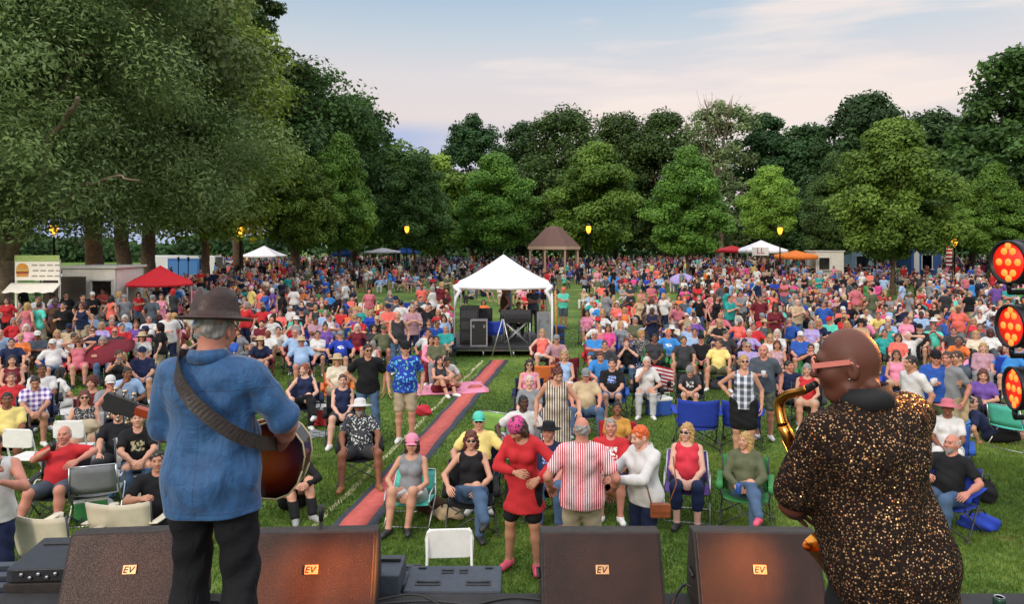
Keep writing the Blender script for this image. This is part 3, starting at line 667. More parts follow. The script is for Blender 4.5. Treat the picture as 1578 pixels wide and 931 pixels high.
def camp_chair(loc, rz, color, label, group=None, arms=True, sc=1.0, frame=None):
    m = camp_meshes(); t = empty('camp_chair', loc, rz); t.scale = (sc, sc, sc * .86); tag(t, label, 'chair', group)
    link('frame', m['frame'], PLAST, t, color=frame or (.05, .05, .055)); link('seat', m['seat'], FAB, t, color=COL[color]); link('backrest', m['backrest'], FAB, t, color=COL[color])
    if arms:
        for q in (-1, 1): link('armrest', m['armrests'], FAB, t, (q * .305, 0, 0), color=COL[color])
    return t
FOLDM = {}
def folding_chair(loc, rz, label, group='white folding chairs'):
    if not FOLDM:
        f = MB()
        for q in (-1, 1):
            f.tube([(q * .215, -.20, .0), (q * .205, .10, .45), (q * .195, .215, .86), (q * .17, .222, .885)], .0125, 8); f.tube([(q * .19, .24, 0), (q * .19, -.18, .43)], .011, 8)
        f.tube([(-.21, -.16, .06), (.21, -.16, .06)], .008, 6); f.tube([(-.19, .20, .05), (.19, .20, .05)], .008, 6)
        s = MB().box((0, -.02, .445), (.40, .40, .028))
        pts = [(-.215, .64), (-.222, .80), (-.205, .865), (-.165, .89), (.165, .89), (.205, .865), (.222, .80), (.215, .64), (.17, .625), (-.17, .625)]
        b = MB().prism([(x, z) for x, z in pts], .196, .222, 'y')
        FOLDM.update(frame=f.mesh('frame'), seat=s.mesh('seat'), backrest=b.mesh('backrest'))
    t = empty('folding_chair', loc, rz); tag(t, label, 'chair', group)
    for k in ('frame', 'seat', 'backrest'):
        o = link(k, FOLDM[k], WHITEPL, t)
        if k != 'frame': m = o.modifiers.new('bevel', 'BEVEL'); m.width = .01; m.segments = 2
    return t
LAWNM = {}
def lawn_chair(loc, rz, color, label, group=None, zs=.9):
    """aluminium tube chair with a webbed seat and back"""
    if not LAWNM:
        f = MB()
        for q in (-1, 1):
            f.tube([(q * .28, .26, .0), (q * .28, -.22, .40), (q * .28, -.24, .44), (q * .28, -.18, .60), (q * .28, .16, .62)], .012, 8); f.tube([(q * .28, -.26, .0), (q * .28, .18, .40), (q * .25, .31, .84)], .012, 8)
        f.tube([(-.25, .31, .84), (.25, .31, .84)], .012, 8); f.tube([(-.28, -.26, .01), (.28, -.26, .01)], .012, 8); f.tube([(-.28, .26, .01), (.28, .26, .01)], .012, 8)
        s = MB().sheet(lambda u, v: ((u - .5) * .54, -.23 + v * .41, .41 - .03 * math.sin(math.pi * u)), 6, 4, .008)
        b = MB().sheet(lambda u, v: ((u - .5) * .50, .19 + .115 * v + .03 * math.sin(math.pi * u), .43 + .40 * v), 6, 4, .008)
        LAWNM.update(frame=f.mesh('frame'), seat=s.mesh('seat'), backrest=b.mesh('backrest'))
    t = empty('lawn_chair', loc, rz); t.scale = (1, 1, zs); tag(t, label, 'chair', group)
    link('frame', LAWNM['frame'], STEEL, t); link('seat', LAWNM['seat'], FAB, t, color=COL[color]); link('backrest', LAWNM['backrest'], FAB, t, color=COL[color]); return t
def seat_for(o, color, label, kind='camp', group='camp chairs under the audience'):
    loc = o.location.copy(); rz = o.rotation_euler[2]
    if kind == 'camp': return camp_chair(loc, rz, color, label, group, arms=True)
    if kind == 'bare': return camp_chair(loc, rz, color, label, group, arms=False)
    if kind == 'lawn': return lawn_chair(loc, rz, color, label, group)
    if kind == 'low': return lawn_chair(loc, rz, color, label, group, .66)
    return folding_chair(loc, rz, label)
# ------------------------------------------------------------------ ground
def grass_mat(name, blades=False):
    m, n, l, b = mat(name); tcn = n.new("ShaderNodeTexCoord"); v = tcn.outputs['Object']
    a = nnoise(n, l, .35, 4, vec=v); c = nnoise(n, l, 5.0, 5, vec=v, rough=.65); fine = nnoise(n, l, 60, 3, vec=v)
    g = nramp(n, l, nmath(n, l, 'ADD', nmath(n, l, 'MULTIPLY', a, .62), nmath(n, l, 'MULTIPLY', c, .38)), [(.36, lin('#405826')), (.50, lin('#587330')), (.60, lin('#728a42')), (.68, lin('#94945a'))])
    worn = nramp(n, l, nnoise(n, l, 1.1, 5, vec=v, rough=.7), [(.60, 0.0), (.72, .55)]); g = nmix(n, l, worn, g, lin('#8f8558'))
    g = nmix(n, l, 1.0, g, nramp(n, l, fine, [(.3, .72), (.7, 1.2)]), 'MULTIPLY')
    if blades:
        at_ = n.new("ShaderNodeAttribute"); at_.attribute_name = 'paint'; g = nmix(n, l, 1.0, g, at_.outputs['Color'], 'MULTIPLY')
    l.new(g, b.inputs['Base Color']); b.inputs['Roughness'].default_value = .8; b.inputs['Specular IOR Level'].default_value = .15
    if not blades: nbump(n, l, fine, .6, .03, b)
    return m
GR = grass_mat('lawn')
def build_ground():
    xs = [-900, -300, -120, -60, -30, -15, 0, 15, 30, 60, 120, 300, 900]; ys = [-60, 0, 8, 16, 30, 60, 120, 300, 900, 1600]
    V = [(x, y, 0) for x in xs for y in ys]; n = len(ys)
    Q = [(i * n + j, (i + 1) * n + j, (i + 1) * n + j + 1, i * n + j + 1) for i in range(len(xs) - 1) for j in range(n - 1)]
    o = link('ground', quads_mesh('ground', V, Q), GR); tag(o, 'mown green lawn under the whole audience', 'lawn', kind='structure')
    # standing blades where the lawn shows close to the stage
    def blades(N_, d0, d1, hgt, wd, seed):
        r = np.random.default_rng(seed); u = r.random(N_); d = np.sqrt(d0 * d0 + u * (d1 * d1 - d0 * d0)); x = (r.random(N_) - .5) * 1.5 * d
        p = np.stack([x, d, np.zeros(N_)], 1)
        # the mat and its edges stay clear
        t = (d - 9) / 12.5; xc = -1.97 + t * 1.52; keep = (np.abs(x - xc) > .27) | (d > 22.3); p = p[keep]; M = len(p)
        a = r.random(M) * 6.28; dx = np.stack([np.cos(a), np.sin(a), np.zeros(M)], 1) * wd
        h = hgt * (.5 + .8 * r.random(M)); ln = np.stack([(r.random(M) - .5) * h, (r.random(M) - .5) * h, h], 1)
        V = np.concatenate([p - dx, p + dx, p + ln]); Q = np.stack([np.arange(M), np.arange(M) + M, np.arange(M) + 2 * M], 1)
        c = np.ones((M, 4)); s = .75 + .6 * r.random(M); c[:, 0] = s * (.9 + .35 * r.random(M)); c[:, 1] = s; c[:, 2] = s * .9
        return V, Q, np.concatenate([c, c, c])
    Vs, Qs, Cs, n = [], [], [], 0
    for a in ((230000, 5.2, 12, .04, .006, 1), (130000, 12, 20, .04, .010, 2), (60000, 20, 34, .04, .014, 3)):
        V, Q, c = blades(*a); Vs.append(V); Qs.append(Q + n); Cs.append(c); n += len(V)
    o = link('grass', quads_mesh('grass', np.concatenate(Vs), np.concatenate(Qs), False, np.concatenate(Cs)), grass_mat('grass_blades', True)); tag(o, 'short mown grass standing across the lawn', 'grass', kind='stuff')
    # cable runner: red mat with dark rubber borders, running to the sound platform
    def strip(name, offs, z, m, lab, cat):
        V, Q = [], []; K = 60
        for i in range(K + 1):
            t = i / K; d = 6.4 + t * 15.6; xc = -1.97 + (d - 9) / 12.5 * 1.52 + .012 * math.sin(i * .9)
            for s in offs: V.append((xc + s + .006 * math.sin(i * 1.7 + s * 9), d, z + .003 * math.sin(i * 1.3)))
            V += [(V[-2][0], d, -.02), (V[-1][0], d, -.02)]
        for i in range(K):
            a = i * 4; Q += [(a, a + 1, a + 5, a + 4), (a + 1, a + 3, a + 7, a + 5), (a + 2, a, a + 4, a + 6)]
        o = link(name, quads_mesh(name, V, Q, False), m); return o
    rm = simple('red_mat', lin('#c05c54'), .9, 0, .16, 9, .4, 160); rb = simple('rubber_edge', lin('#3a3f4a'), .7, 0, .2, 6, .2)
    b = strip('rubber_border', (-.25, .29), .016, rb, '', ''); r = strip('cable_mat', (-.165, .165), .022, rm, '', '')
    tag(r, 'long faded red cable mat crossing the lawn to the sound platform', 'floor mat'); b.parent = r; b.name = 'border'
    ln = strip('worn_line', (-.52, -.44), .004, simple('dry_grass', lin('#b9b48a'), .9, 0, .3, 30), '', ''); tag(ln, 'pale worn line in the grass beside the red mat', 'line', kind='structure'); ln.name = 'worn_path'
build_ground()

# ------------------------------------------------------------------ trees
def leaf_mat(name, c0, c1):
    m, n, l, b = mat(name); at_ = n.new("ShaderNodeAttribute"); at_.attribute_name = 'paint'; oi = n.new("ShaderNodeObjectInfo")
    g = nmix(n, l, at_.outputs['Color'], tuple(c0), tuple(c1)); hsv = n.new("ShaderNodeHueSaturation"); l.new(g, hsv.inputs['Color'])
    l.new(nmath(n, l, 'ADD', nmath(n, l, 'MULTIPLY', oi.outputs['Random'], .03), .485), hsv.inputs['Hue']); l.new(nmath(n, l, 'ADD', nmath(n, l, 'MULTIPLY', oi.outputs['Random'], .25), .87), hsv.inputs['Value'])
    l.new(hsv.outputs[0], b.inputs['Base Color']); b.inputs['Roughness'].default_value = .6; b.inputs['Specular IOR Level'].default_value = .25
    tr = n.new("ShaderNodeBsdfTranslucent"); l.new(hsv.outputs[0], tr.inputs[0]); mx = n.new("ShaderNodeMixShader"); mx.inputs[0].default_value = .22
    o = n['Material Output']; l.new(b.outputs[0], mx.inputs[1]); l.new(tr.outputs[0], mx.inputs[2]); l.new(mx.outputs[0], o.inputs[0]); return m
LEAF = dict(dark=leaf_mat('dark_leaves', lin('#2a401e'), lin('#577438')), mid=leaf_mat('green_leaves', lin('#3d5c22'), lin('#7a9c40')), yellow=leaf_mat('yellow_green_leaves', lin('#4c6a24'), lin('#a0b24a')),
            cedar=leaf_mat('grey_green_leaves', lin('#364a28'), lin('#84985a')), pale=leaf_mat('pale_leaves', lin('#4c6038'), lin('#8a9c66')), deep=leaf_mat('deep_leaves', lin('#20381a'), lin('#48683a')), lime=leaf_mat('bright_leaves', lin('#54782a'), lin('#96bc4e')))
BARK = simple('bark', lin('#5a4a3c'), .9, 0, .35, 6, 1.0, 18); BARKL = simple('pale_bark', lin('#7c6c5a'), .9, 0, .3, 6, .8, 18)
def crown_mesh(seed, shape, ncl, nl, leaf, R0, H, open_=0.0, droop=0.0):
    slim = .36 if droop else .62
    """leaf-sized faces gathered in clumps through an uneven envelope: height 0..H, radius about R0"""
    r = np.random.default_rng(seed); prof = {'oval': lambda t: np.sin(np.pi * np.clip(t, 0, 1) ** .75) ** .65, 'pear': lambda t: np.clip(np.sin(np.pi * np.clip(t, 0, 1) ** .58) ** .72, 0, 1), 'dome': lambda t: np.sqrt(np.clip(1 - (np.clip(t, 0, 1) * 1.0) ** 2.4, 0, 1)) * (.55 + .45 * np.clip(t * 4, 0, 1))}[shape]
    t = r.beta(1.15, 1.2, ncl) if shape != 'dome' else r.beta(1.1, 1.1, ncl)
    a = r.random(ncl) * 6.283; lob = 1 + .20 * np.sin(a * 3 + seed + t * 4) + .12 * np.sin(a * 5 + t * 9 + seed * 2)
    q = r.random(ncl) ** (.42 if open_ < .3 else .6); rr = R0 * prof(t) * q * lob
    cc = np.stack([rr * np.cos(a), rr * np.sin(a), t * H * (1 - .05 * r.random(ncl))], 1)
    cr = R0 * (.17 + .13 * r.random(ncl)) * (.75 if open_ > .3 else 1)
    tone = r.random(ncl) * .6 + .25
    N_ = ncl * nl; ci = np.repeat(np.arange(ncl), nl); dv = r.normal(size=(N_, 3)); dv /= np.linalg.norm(dv, axis=1)[:, None]; rad = r.random(N_) ** .45
    p = cc[ci] + dv * (rad * cr[ci])[:, None] * np.array([1.15, 1.15, .72]); 
    if droop: p[:, 2] -= droop * (p[:, 0] ** 2 + p[:, 1] ** 2) / R0
    nrm_ = dv * .7 + np.array([0, 0, .55]) + r.normal(size=(N_, 3)) * .45; nrm_ /= np.linalg.norm(nrm_, axis=1)[:, None]
    tv = np.cross(nrm_, r.normal(size=(N_, 3))); tv /= np.linalg.norm(tv, axis=1)[:, None]; bv = np.cross(nrm_, tv)
    s = leaf * (.6 + .8 * r.random(N_)); tv *= (s * slim)[:, None]; bv *= s[:, None]
    V = np.stack([p - bv, p + tv, p + bv * 1.1, p - tv], 1).reshape(-1, 3); Q = np.arange(N_ * 4).reshape(-1, 4)
    cv = np.clip(tone[ci] + (r.random(N_) - .5) * .35, 0, 1); c = np.repeat(np.stack([cv] * 3 + [np.ones(N_)], 1), 4, 0)
    return quads_mesh('crown', V, Q, False, c), cc
def limb(mb, a, b, ra, rb, r, seg=6, wob=.06):
    a, b = Vector(a), Vector(b); ln = (b - a).length; P, RR = [], []
    for i in range(seg + 1):
        t = i / seg; p = a.lerp(b, t) + Vector((r.normal(), r.normal(), r.normal() * .4)) * ln * wob * math.sin(math.pi * t) * .6; P.append(p); RR.append(ra + (rb - ra) * t)
    mb.tube(P, RR, 9); return P
def trunk_mb(seed, r0, hfork, crown0, cc, R0, nlimb=7, fork=2):
    r = np.random.default_rng(seed + 99); mb = MB()
    P = limb(mb, (0, 0, -.1), (r.normal() * .2, r.normal() * .2, hfork), r0, r0 * .72, r, 7, .02)
    mb.tube([(0, 0, -.1), (0, 0, .25), (0, 0, .7)], [r0 * 1.5, r0 * 1.18, r0 * 1.0], 10)
    top = P[-1]; cz = cc[np.argsort(cc[:, 2])]; idx = np.linspace(len(cz) * .08, len(cz) * .9, nlimb).astype(int)
    for k in idx:
        e = Vector(cz[k]) + Vector((0, 0, crown0)); m_ = top.lerp(e, .5) + Vector((0, 0, .12 * (e - top).length)); rr = r0 * (.28 + .2 * r.random())
        limb(mb, top - Vector((0, 0, .2)), m_, rr * 1.3, rr * .75, r); limb(mb, m_, e, rr * .75, rr * .15, r)
    return mb
CR = {}
def crown_lib(key, *a, **k):
    if key not in CR: CR[key] = crown_mesh(*a, **k)
    return CR[key]
def tree(px, d, ztop, z0, R0, kind, shape, label, seed, r0=.18, ncl=90, nl=170, leaf=.2, open_=0, group=None, hfork=None, share=None, bark=None, droop=0, cat='tree', rz=None):
    H = ztop - z0; X = (px - CX) / F * d
    if share is None: me, cc = crown_mesh(seed, shape, ncl, nl, leaf, R0, H, open_, droop); sx = sz = 1
    else:
        me, cc = crown_lib(share, seed, shape, ncl, nl, leaf, 3.0, 7.0, open_); sx = R0 / 3.0; sz = H / 7.0; cc = cc * np.array([sx, sx, sz])
    t = empty('tree', (X, d, 0)); tag(t, label, cat, group)
    tr = trunk_mb(seed, r0, hfork or z0 + .15 * H, z0, cc, R0).build('trunk', bark or BARK, t, recalc=False)
    c = bpy.data.objects.new('crown', me); C.objects.link(c); c.parent = t; c.location = (0, 0, z0); c.scale = (sx, sx, sz)
    if not len(me.materials): me.materials.append(LEAF[kind])
    c.material_slots[0].link = 'OBJECT'; c.material_slots[0].material = LEAF[kind]
    if share: 
        c.rotation_euler = (0, 0, rz if rz is not None else seed * 1.7)
        rm_ = Matrix.Rotation(c.rotation_euler[2], 3, 'Z')
    return t
def zt(py, d): return HC - (py - HY) * d / F
# big trees that close the left side
T = [
 (4, 31, 19, 4.6, 9.4, 'cedar', 'dome', 'huge grey-green feathery tree at the left edge, behind the food stall', 11, .38, 330, 720, .105, .5, .10, None),
 (150, 41, 25, 6.0, 8.0, 'cedar', 'dome', 'tall dark green shade tree with thick trunk above the parked cars', 12, .5, 190, 330, .15, 0, 0, None),
 (192, 46, 24, 5.6, 7.5, 'mid', 'dome', 'tall tree whose brown trunk stands just left of the red canopy', 13, .48, 180, 320, .15, 0, 0, None),
 (226, 50, 26, 5.8, 8.0, 'yellow', 'dome', 'yellow-green maple whose dark trunk rises behind the red canopy', 14, .5, 190, 330, .15, 0, 0, None),
 (318, 56, 23.5, 4.4, 6.6, 'yellow', 'dome', 'yellow-green tree with low branches above the guitarist hat', 15, .34, 180, 280, .16, 0, 0, None),
 (368, 70, 29, 6.0, 6.6, 'dark', 'dome', 'tallest dark oak rising past the top of the photo left of the open sky', 16, .5, 220, 230, .2, .35, 0, None),
 (455, 78, zt(98, 78), 5.0, 8.8, 'dark', 'dome', 'broad dark oak whose rounded top steps down to the open sky', 17, .5, 240, 230, .2, .1, 0, None),
 (545, 88, zt(150, 88), 4.0, 6.4, 'dark', 'dome', 'dark rounded tree between the broad oak and the low treeline gap', 18, .4, 130, 190, .26, 0, 0, None),
 (612, 92, zt(222, 92), 3.0, 6.0, 'mid', 'dome', 'mid green tree filling the treeline left of the blue cloud gap', 19, .4, 110, 180, .26, 0, 0, None),
 (676, 105, zt(246, 105), 3.0, 6.0, 'lime', 'dome', 'pale green tree low in the gap under the blue cloud', 20, .4, 90, 180, .3, 0, 0, None)]
for (px, d, ztop, z0, R0, kind, shp, lab, sd_, r0, ncl, nl, leaf, op, dr, gr_) in T:
    tree(px, d, ztop, z0, R0, kind, shp, lab, sd_, r0, ncl, nl, leaf, op, gr_, droop=dr, bark=BARKL if px < 60 else None)
# the row of park trees behind the crowd
ROW = [(462, 62, 232, 386, 62, 'mid', 'first rounded park tree of the row, above the crowd behind the guitarist'), (524, 66, 212, 384, 60, 'mid', 'upright pear-shaped park tree beside the first of the row'),
       (640, 74, 240, 384, 58, 'dark', 'dark park tree right beside the lit lamp left of the white tent'), (764, 82, 238, 386, 66, 'mid', 'rounded park tree rising directly behind the white tent peak'),
       (920, 82, 218, 388, 76, 'mid', 'wide park tree with tall pointed top right of the brown-roofed pavilion'), (1062, 60, 232, 392, 68, 'mid', 'rounded park tree between the pavilion and the pale tree'),
       (1186, 74, 256, 372, 50, 'lime', 'small bright green tree above the lit lamp by the food tents'), (1290, 66, 236, 396, 56, 'dark', 'dark park tree half hidden behind the largest one of the row'),
       (1376, 50, 180, 398, 94, 'mid', 'largest park tree of the row with a pointed crown, right of centre'), (1530, 62, 258, 392, 58, 'mid', 'park tree above the stage lights near the right edge'), (1592, 66, 262, 392, 50, 'mid', 'park tree cut off by the right edge of the photo')]
for i, (px, d, yt, yb, hw, kind, lab) in enumerate(ROW):
    z1, z0 = zt(yt, d), zt(yb - 9, d); tree(px, d, z1, max(1.9, z0), hw * d / F * .90, kind, 'pear', lab, 40 + i % 4, .16, 160, 460, .092, group='row of park trees', share=f'row{i % 4}', rz=i * 2.1, hfork=max(1.9, z0) + .4)
BACK = [(728, 118, 178, 50, 'deep', 'round dark oak standing alone at the left end of the far treeline'), (806, 112, 192, 60, 'deep', 'far dark oak just right of the round lone oak'), (872, 106, 168, 74, 'dark', 'broad far oak behind the tall pointed park tree'), (948, 116, 176, 62, 'dark', 'far oak top between the broad oak and the long flat treeline'),
        (1022, 112, 172, 66, 'dark', 'far oak left of the pale sparse tree'), (1180, 104, 178, 52, 'deep', 'dark far tree just right of the pale sparse tree'), (1240, 96, 192, 58, 'deep', 'dark oak at the low dip right of the pale tree'), (1340, 84, 146, 76, 'deep', 'tall dark oak with broken top behind the largest park tree'),
        (1432, 90, 170, 62, 'deep', 'dark oak right of the tall broken-topped oak'), (1500, 80, 186, 56, 'dark', 'dark tree filling the treeline left of the right edge giant'), (1572, 66, 74, 96, 'dark', 'giant dark oak at the right edge reaching high into the sky'), (1650, 70, 60, 100, 'deep', 'dark oak mostly beyond the right edge')]
for i, (px, d, yt, hw, kind, lab) in enumerate(BACK):
    tree(px, d, zt(yt, d), 3.0, hw * d / F * 1.12, kind, 'dome', lab, 60 + i, .4, 170, 190, .23, open_=.1, group='far oaks behind the park')
tree(1112, 98, zt(158, 98), 4.0, 7.6, 'pale', 'dome', 'pale sparse half-bare tree whose thin branches show above the treeline', 75, .4, 90, 110, .24, .6, bark=BARKL)
def bare_tops():
    r = np.random.default_rng(3); mb = MB(); X = (1112 - CX) / F * 98
    for k in range(16):
        a = r.random() * 6.28; e = Vector((X + math.cos(a) * 6 * r.random(), 98 + math.sin(a) * 4, zt(150 + 40 * r.random(), 98))); s = Vector((X + r.normal() * 1, 98, 12))
        limb(mb, s, e, .10, .03, r)
        for j in range(4): limb(mb, s.lerp(e, .6 + .1 * j), e + Vector((r.normal() * 1.2, r.normal(), r.random() * 1.2)), .035, .012, r, 4)
    t = [o for o in bpy.data.objects if o.get('label', '').startswith('pale sparse')][0]
    o = mb.build('limb', BARKL, t, recalc=False); o.matrix_parent_inverse = Matrix.Translation(-t.location)
bare_tops()
def far_wood():
    r = np.random.default_rng(5); N_ = 60000; x = (r.random(N_) - .5) * 330; y = 135 + r.random(N_) * 14; ht = np.where(x < -45, 4.5, 11) + (3 * np.sin(x * .11) + 2 * np.sin(x * .31 + 1)) * np.where(x < -45, .4, 1)
    z = r.random(N_) ** .8 * ht; p = np.stack([x, y, z], 1); n_ = r.normal(size=(N_, 3)) + [0, -1, .6]; n_ /= np.linalg.norm(n_, axis=1)[:, None]; tv = np.cross(n_, r.normal(size=(N_, 3))); tv /= np.linalg.norm(tv, axis=1)[:, None]; bv = np.cross(n_, tv)
    s = (.35 + .35 * r.random(N_))[:, None]; V = np.stack([p - bv * s, p + tv * s * .7, p + bv * s, p - tv * s * .7], 1).reshape(-1, 3)
    cv = np.clip(.35 + .3 * np.sin(x * .7 + z) + .25 * r.random(N_), 0, 1); c = np.repeat(np.stack([cv] * 3 + [np.ones(N_)], 1), 4, 0)
    o = link('far_woods', quads_mesh('far_woods', V, np.arange(N_ * 4).reshape(-1, 4), False, c), LEAF['deep']); tag(o, 'dark wood closing the park behind the far trees', 'woods', kind='stuff')
far_wood()

def near_limbs():
    """the forked trunk and bare limbs that show in front of the big left tree's leaves"""
    t = [o for o in bpy.data.objects if o.get('label', '').startswith('huge grey-green')][0]; r = np.random.default_rng(8); d = 30.2
    for pts, r0, r1 in (([(6, 470, 31), (10, 400, 31), (10, 350, 30.6), (14, 270, 30), (28, 180, 29)], .36, .12), ([(10, 400, 31), (40, 345, 30), (62, 290, 29), (78, 215, 28), (120, 150, 27)], .27, .07),
                        ([(44, 350, 30), (80, 322, 28.5), (128, 290, 27), (172, 270, 26), (215, 278, 25)], .11, .02)):
        P = [at(px, dd, py) for px, py, dd in pts]; Q = []
        for i in range(len(P) - 1):
            for k in range(5): Q.append(P[i].lerp(P[i + 1], k / 5) + Vector((r.normal(), r.normal(), r.normal())) * .05)
        Q.append(P[-1]); o = MB().tube(Q, [r0 + (r1 - r0) * i / len(Q) for i in range(len(Q))], 9).build('limb', BARKL, t, recalc=False); o.matrix_parent_inverse = Matrix.Translation(-t.location)
near_limbs()
# ------------------------------------------------------------------ the front rows, one by one
PRINT = cloth_mat('print_white', 'print', (.8, .8, .8)); PRINTB = cloth_mat('print_blue', 'print', lin('#8fa4dc')); PRINTG = cloth_mat('print_olive', 'print', lin('#b9b08a'))
HAWAII = cloth_mat('hawaiian', 'floral', lin('#6fc8e6')); LEAFY = cloth_mat('leafy_shirt', 'leafy', (.62, .66, .66)); STRIPES = cloth_mat('pin_stripes', 'stripes', lin('#eadfe0')); WSTR = cloth_mat('wide_stripes', 'widestripes', lin('#4a3a44'))
PLAID = cloth_mat('plaid', 'plaid', lin('#e8e4ee')); PLAIDB = cloth_mat('plaid_blue', 'plaid_big', lin('#dfe3f0')); SPOTS = cloth_mat('spotted', 'spots', lin('#cfc6bd')); CAMO = cloth_mat('camouflage', 'camo', lin('#43483a')); SPOTP = cloth_mat('flower_spots', 'spots', (.02, .02, .03))
def NP(px, yt, pose, sex, top, bot, hair, wear='', skin='light', fat=.2, rot=None, sc=1.0, d=None, shoes='white', mats=(None, None), label='', chair=None, clabel=None, group=None, **k):
    o = person(px, yt, d, pose, sex, rot, top, bot, hair, [w for w in wear.split() if w], skin, fat, sc, 0.0, label, group, True, shoes, mats, **k)
    if chair:
        kind, c = chair.split(':'); seat_for(o, c, clabel or f'{c} camp chair', kind, group={'low': 'tube frame lawn chairs', 'camp': 'camp chairs under the audience', 'bare': 'camp chairs under the audience', 'lawn': 'tube frame lawn chairs', 'white': 'white folding chairs'}[kind])
    return o
# --- in front of the stage
NP(797, None, tilt('st_fold', hy=-25, hp=32, lean=8, ha=(-.02, -.26, .16), hb=(.20, -.24, .10), fa=(-.17, .0, .08), fb=(.15, -.05, .08), ca=.7, cb=.9), 'f', 'tunic:red', 'shorts:black', 'bob:brown', 'bandana:hot_pink', 'tan', .0, rot=-15, d=7.9, shoes='pink',
   label='woman in loose red tunic and pink flowered headscarf, head bowed, standing by the stage', sc=1.0)
for c_ in bpy.data.objects:
    if c_.name.startswith('bandana'): c_.data = c_.data.copy(); c_.data.materials.clear(); c_.data.materials.append(SPOTP)
NP(897, None, tilt('st_hang', ha=(-.30, -.10, .02), hb=(.30, -.12, .04)), 'm', 'polo:crimson', 'trousers:khaki', 'bald_ring:grey', '', 'ruddy', .9, rot=176, d=7.3, sc=1.04, shoes='brown', mats=(STRIPES, None), label='balding man in red and white striped shirt seen from behind, in front of the stage')
o = NP(986, None, tilt('st_clap', ha=(-.12, -.42, .26), hb=(.10, -.42, .24), hp=16, hy=-10), 'f', 'blouse:white', 'trousers:navy', 'short:orange', '', 'pale', .55, rot=-62, d=7.6, sc=.96, shoes='black', label='woman with short orange hair in white blouse reaching towards the striped shirt man')
WHITE_WOMAN = o
NP(943, 648, tilt('si_lap', hp=-6), 'm', 'shirt:red', 'shorts:navy', 'short:grey', '', 'ruddy', .6, label='laughing grey haired man in red T-shirt with white print, seated between the standing pair', mats=(PRINT, None), chair='camp:olive', clabel='olive camp chair under the laughing man in the red T-shirt')
NP(846, 655, tilt('si_lap', hy=-15), 'm', 'shirt:navy', 'trousers:denim', 'short:grey', 'wide_fedora:black', 'ruddy', .5, label='seated man in black brimmed hat and navy T-shirt behind the woman in red', mats=(PRINTB, None), shoes='brown', chair='camp:black', clabel='black camp chair under the man with the black brimmed hat')
NP(1061, 655, tilt('si_lap', hy=-22), 'f', 'tank_top:crimson', 'capris:navy', 'long:blonde', 'sunglasses:black', 'pale', .75, label='blonde woman in red tank top, glasses and navy capris with folded hands', shoes='black', chair='lawn:purple', clabel='tube frame lawn chair with purple webbing under the blonde woman in red')
NP(1153, 670, tilt('si_cross', hy=-28, ha=(-.12, -.26, .14)), 'f', 'blouse:olive', 'trousers:denim', 'long:blonde', '', 'light', .3, label='woman in olive top and jeans with pink sneakers, sitting left of the saxophonist', shoes='pink', chair='camp:green', clabel='green camp chair under the woman with pink sneakers', sc=.95)
NP(725, 668, tilt('si_cross', lean=-12), 'f', 'tank_top:black', 'trousers:denim', 'bob:auburn', 'sunglasses:black', 'light', .15, label='woman in black tank top and dark sunglasses with crossed legs in jeans', shoes='black', chair='camp:black', clabel='black camp chair under the woman with crossed legs')
NP(737, 640, tilt('si_arm'), 'm', 'shirt:yellow', 'shorts:khaki', 'short:brown', 'cap:turquoise sunglasses:black', 'light', .3, label='person in pale yellow T-shirt and turquoise cap behind the woman in black', chair='camp:navy', clabel='navy camp chair under the person in the turquoise cap')
NP(634, 672, tilt('si_lap', pz=.31, hy=6, lean=-4, ha=(-.16, -.22, .12), fa=(-.16, -.50, .08), fb=(.06, -.44, .08)), 'f', 'tank_top:grey', 'shorts:white', 'bob:brown', 'cap:pink', 'light', .15, label='woman in grey sleeveless top, white shorts and pink cap beside the red mat', shoes='black', rot=-5, chair='low:turquoise', clabel='low lawn chair with turquoise webbing under the woman in the pink cap')
NP(551, 619, tilt('si_wide', hy=-6), 'm', 'polo:charcoal', 'shorts:charcoal', 'short:dark', 'sun_hat:white beard:grey', 'brown', .75, label='bearded man in white brimmed hat and black and white leafy shirt', mats=(LEAFY, None), shoes='brown', chair='camp:black', clabel='black camp chair under the man in the white brimmed hat')
NP(625, 526, tilt('st_hang', hy=4, hp=-4), 'm', 'polo:royal', 'shorts:khaki', 'short:grey', 'cap:black sunglasses:black', 'light', .75, sc=1.04, label='standing man in blue Hawaiian shirt, khaki shorts and white sneakers', mats=(HAWAII, None))
NP(568, 529, tilt('st_hip', hy=10, fa=(-.15, 0, .08), fb=(.15, -.1, .08)), 'm', 'polo:black', 'trousers:denim', 'short:dark', 'sunglasses:black', 'tan', .45, sc=1.02, label='standing man in black polo shirt and jeans with sunglasses, left of the Hawaiian shirt')
NP(525, 579, tilt('si_lap', lean=-16, fa=(-.22, -.5, .08)), 'f', 'tank_top:navy', 'shorts:charcoal', 'short:brown', '', 'pale', .3, label='short haired woman in navy sleeveless top and dark shorts, left of the black polo man', chair='camp:black', clabel='black camp chair under the woman in the navy sleeveless top')
NP(518, 547, 'si_lap', 'f', 'shirt:cream', 'capris:khaki', 'bob:blonde', 'sun_hat:tan', 'light', .5, label='woman in cream top and straw hat sitting in an orange chair', chair='camp:orange', clabel='orange camp chair under the woman in the cream top')
NP(523, 511, 'si_arm', 'm', 'shirt:royal', 'shorts:navy', 'short:brown', 'cap:grey', 'light', .5, label='man in royal blue printed T-shirt and grey cap behind the cream top woman', mats=(PRINT, None), chair='camp:black', clabel='black camp chair under the man in the royal blue printed shirt')
NP(466, 562, tilt('si_cross', hy=-40), 'f', 'tank_top:navy', 'trousers:black', 'ponytail:red', '', 'pale', .2, label='red haired woman in navy top beside the guitarist shoulder', chair='camp:navy', clabel='navy camp chair beside the guitarist shoulder')
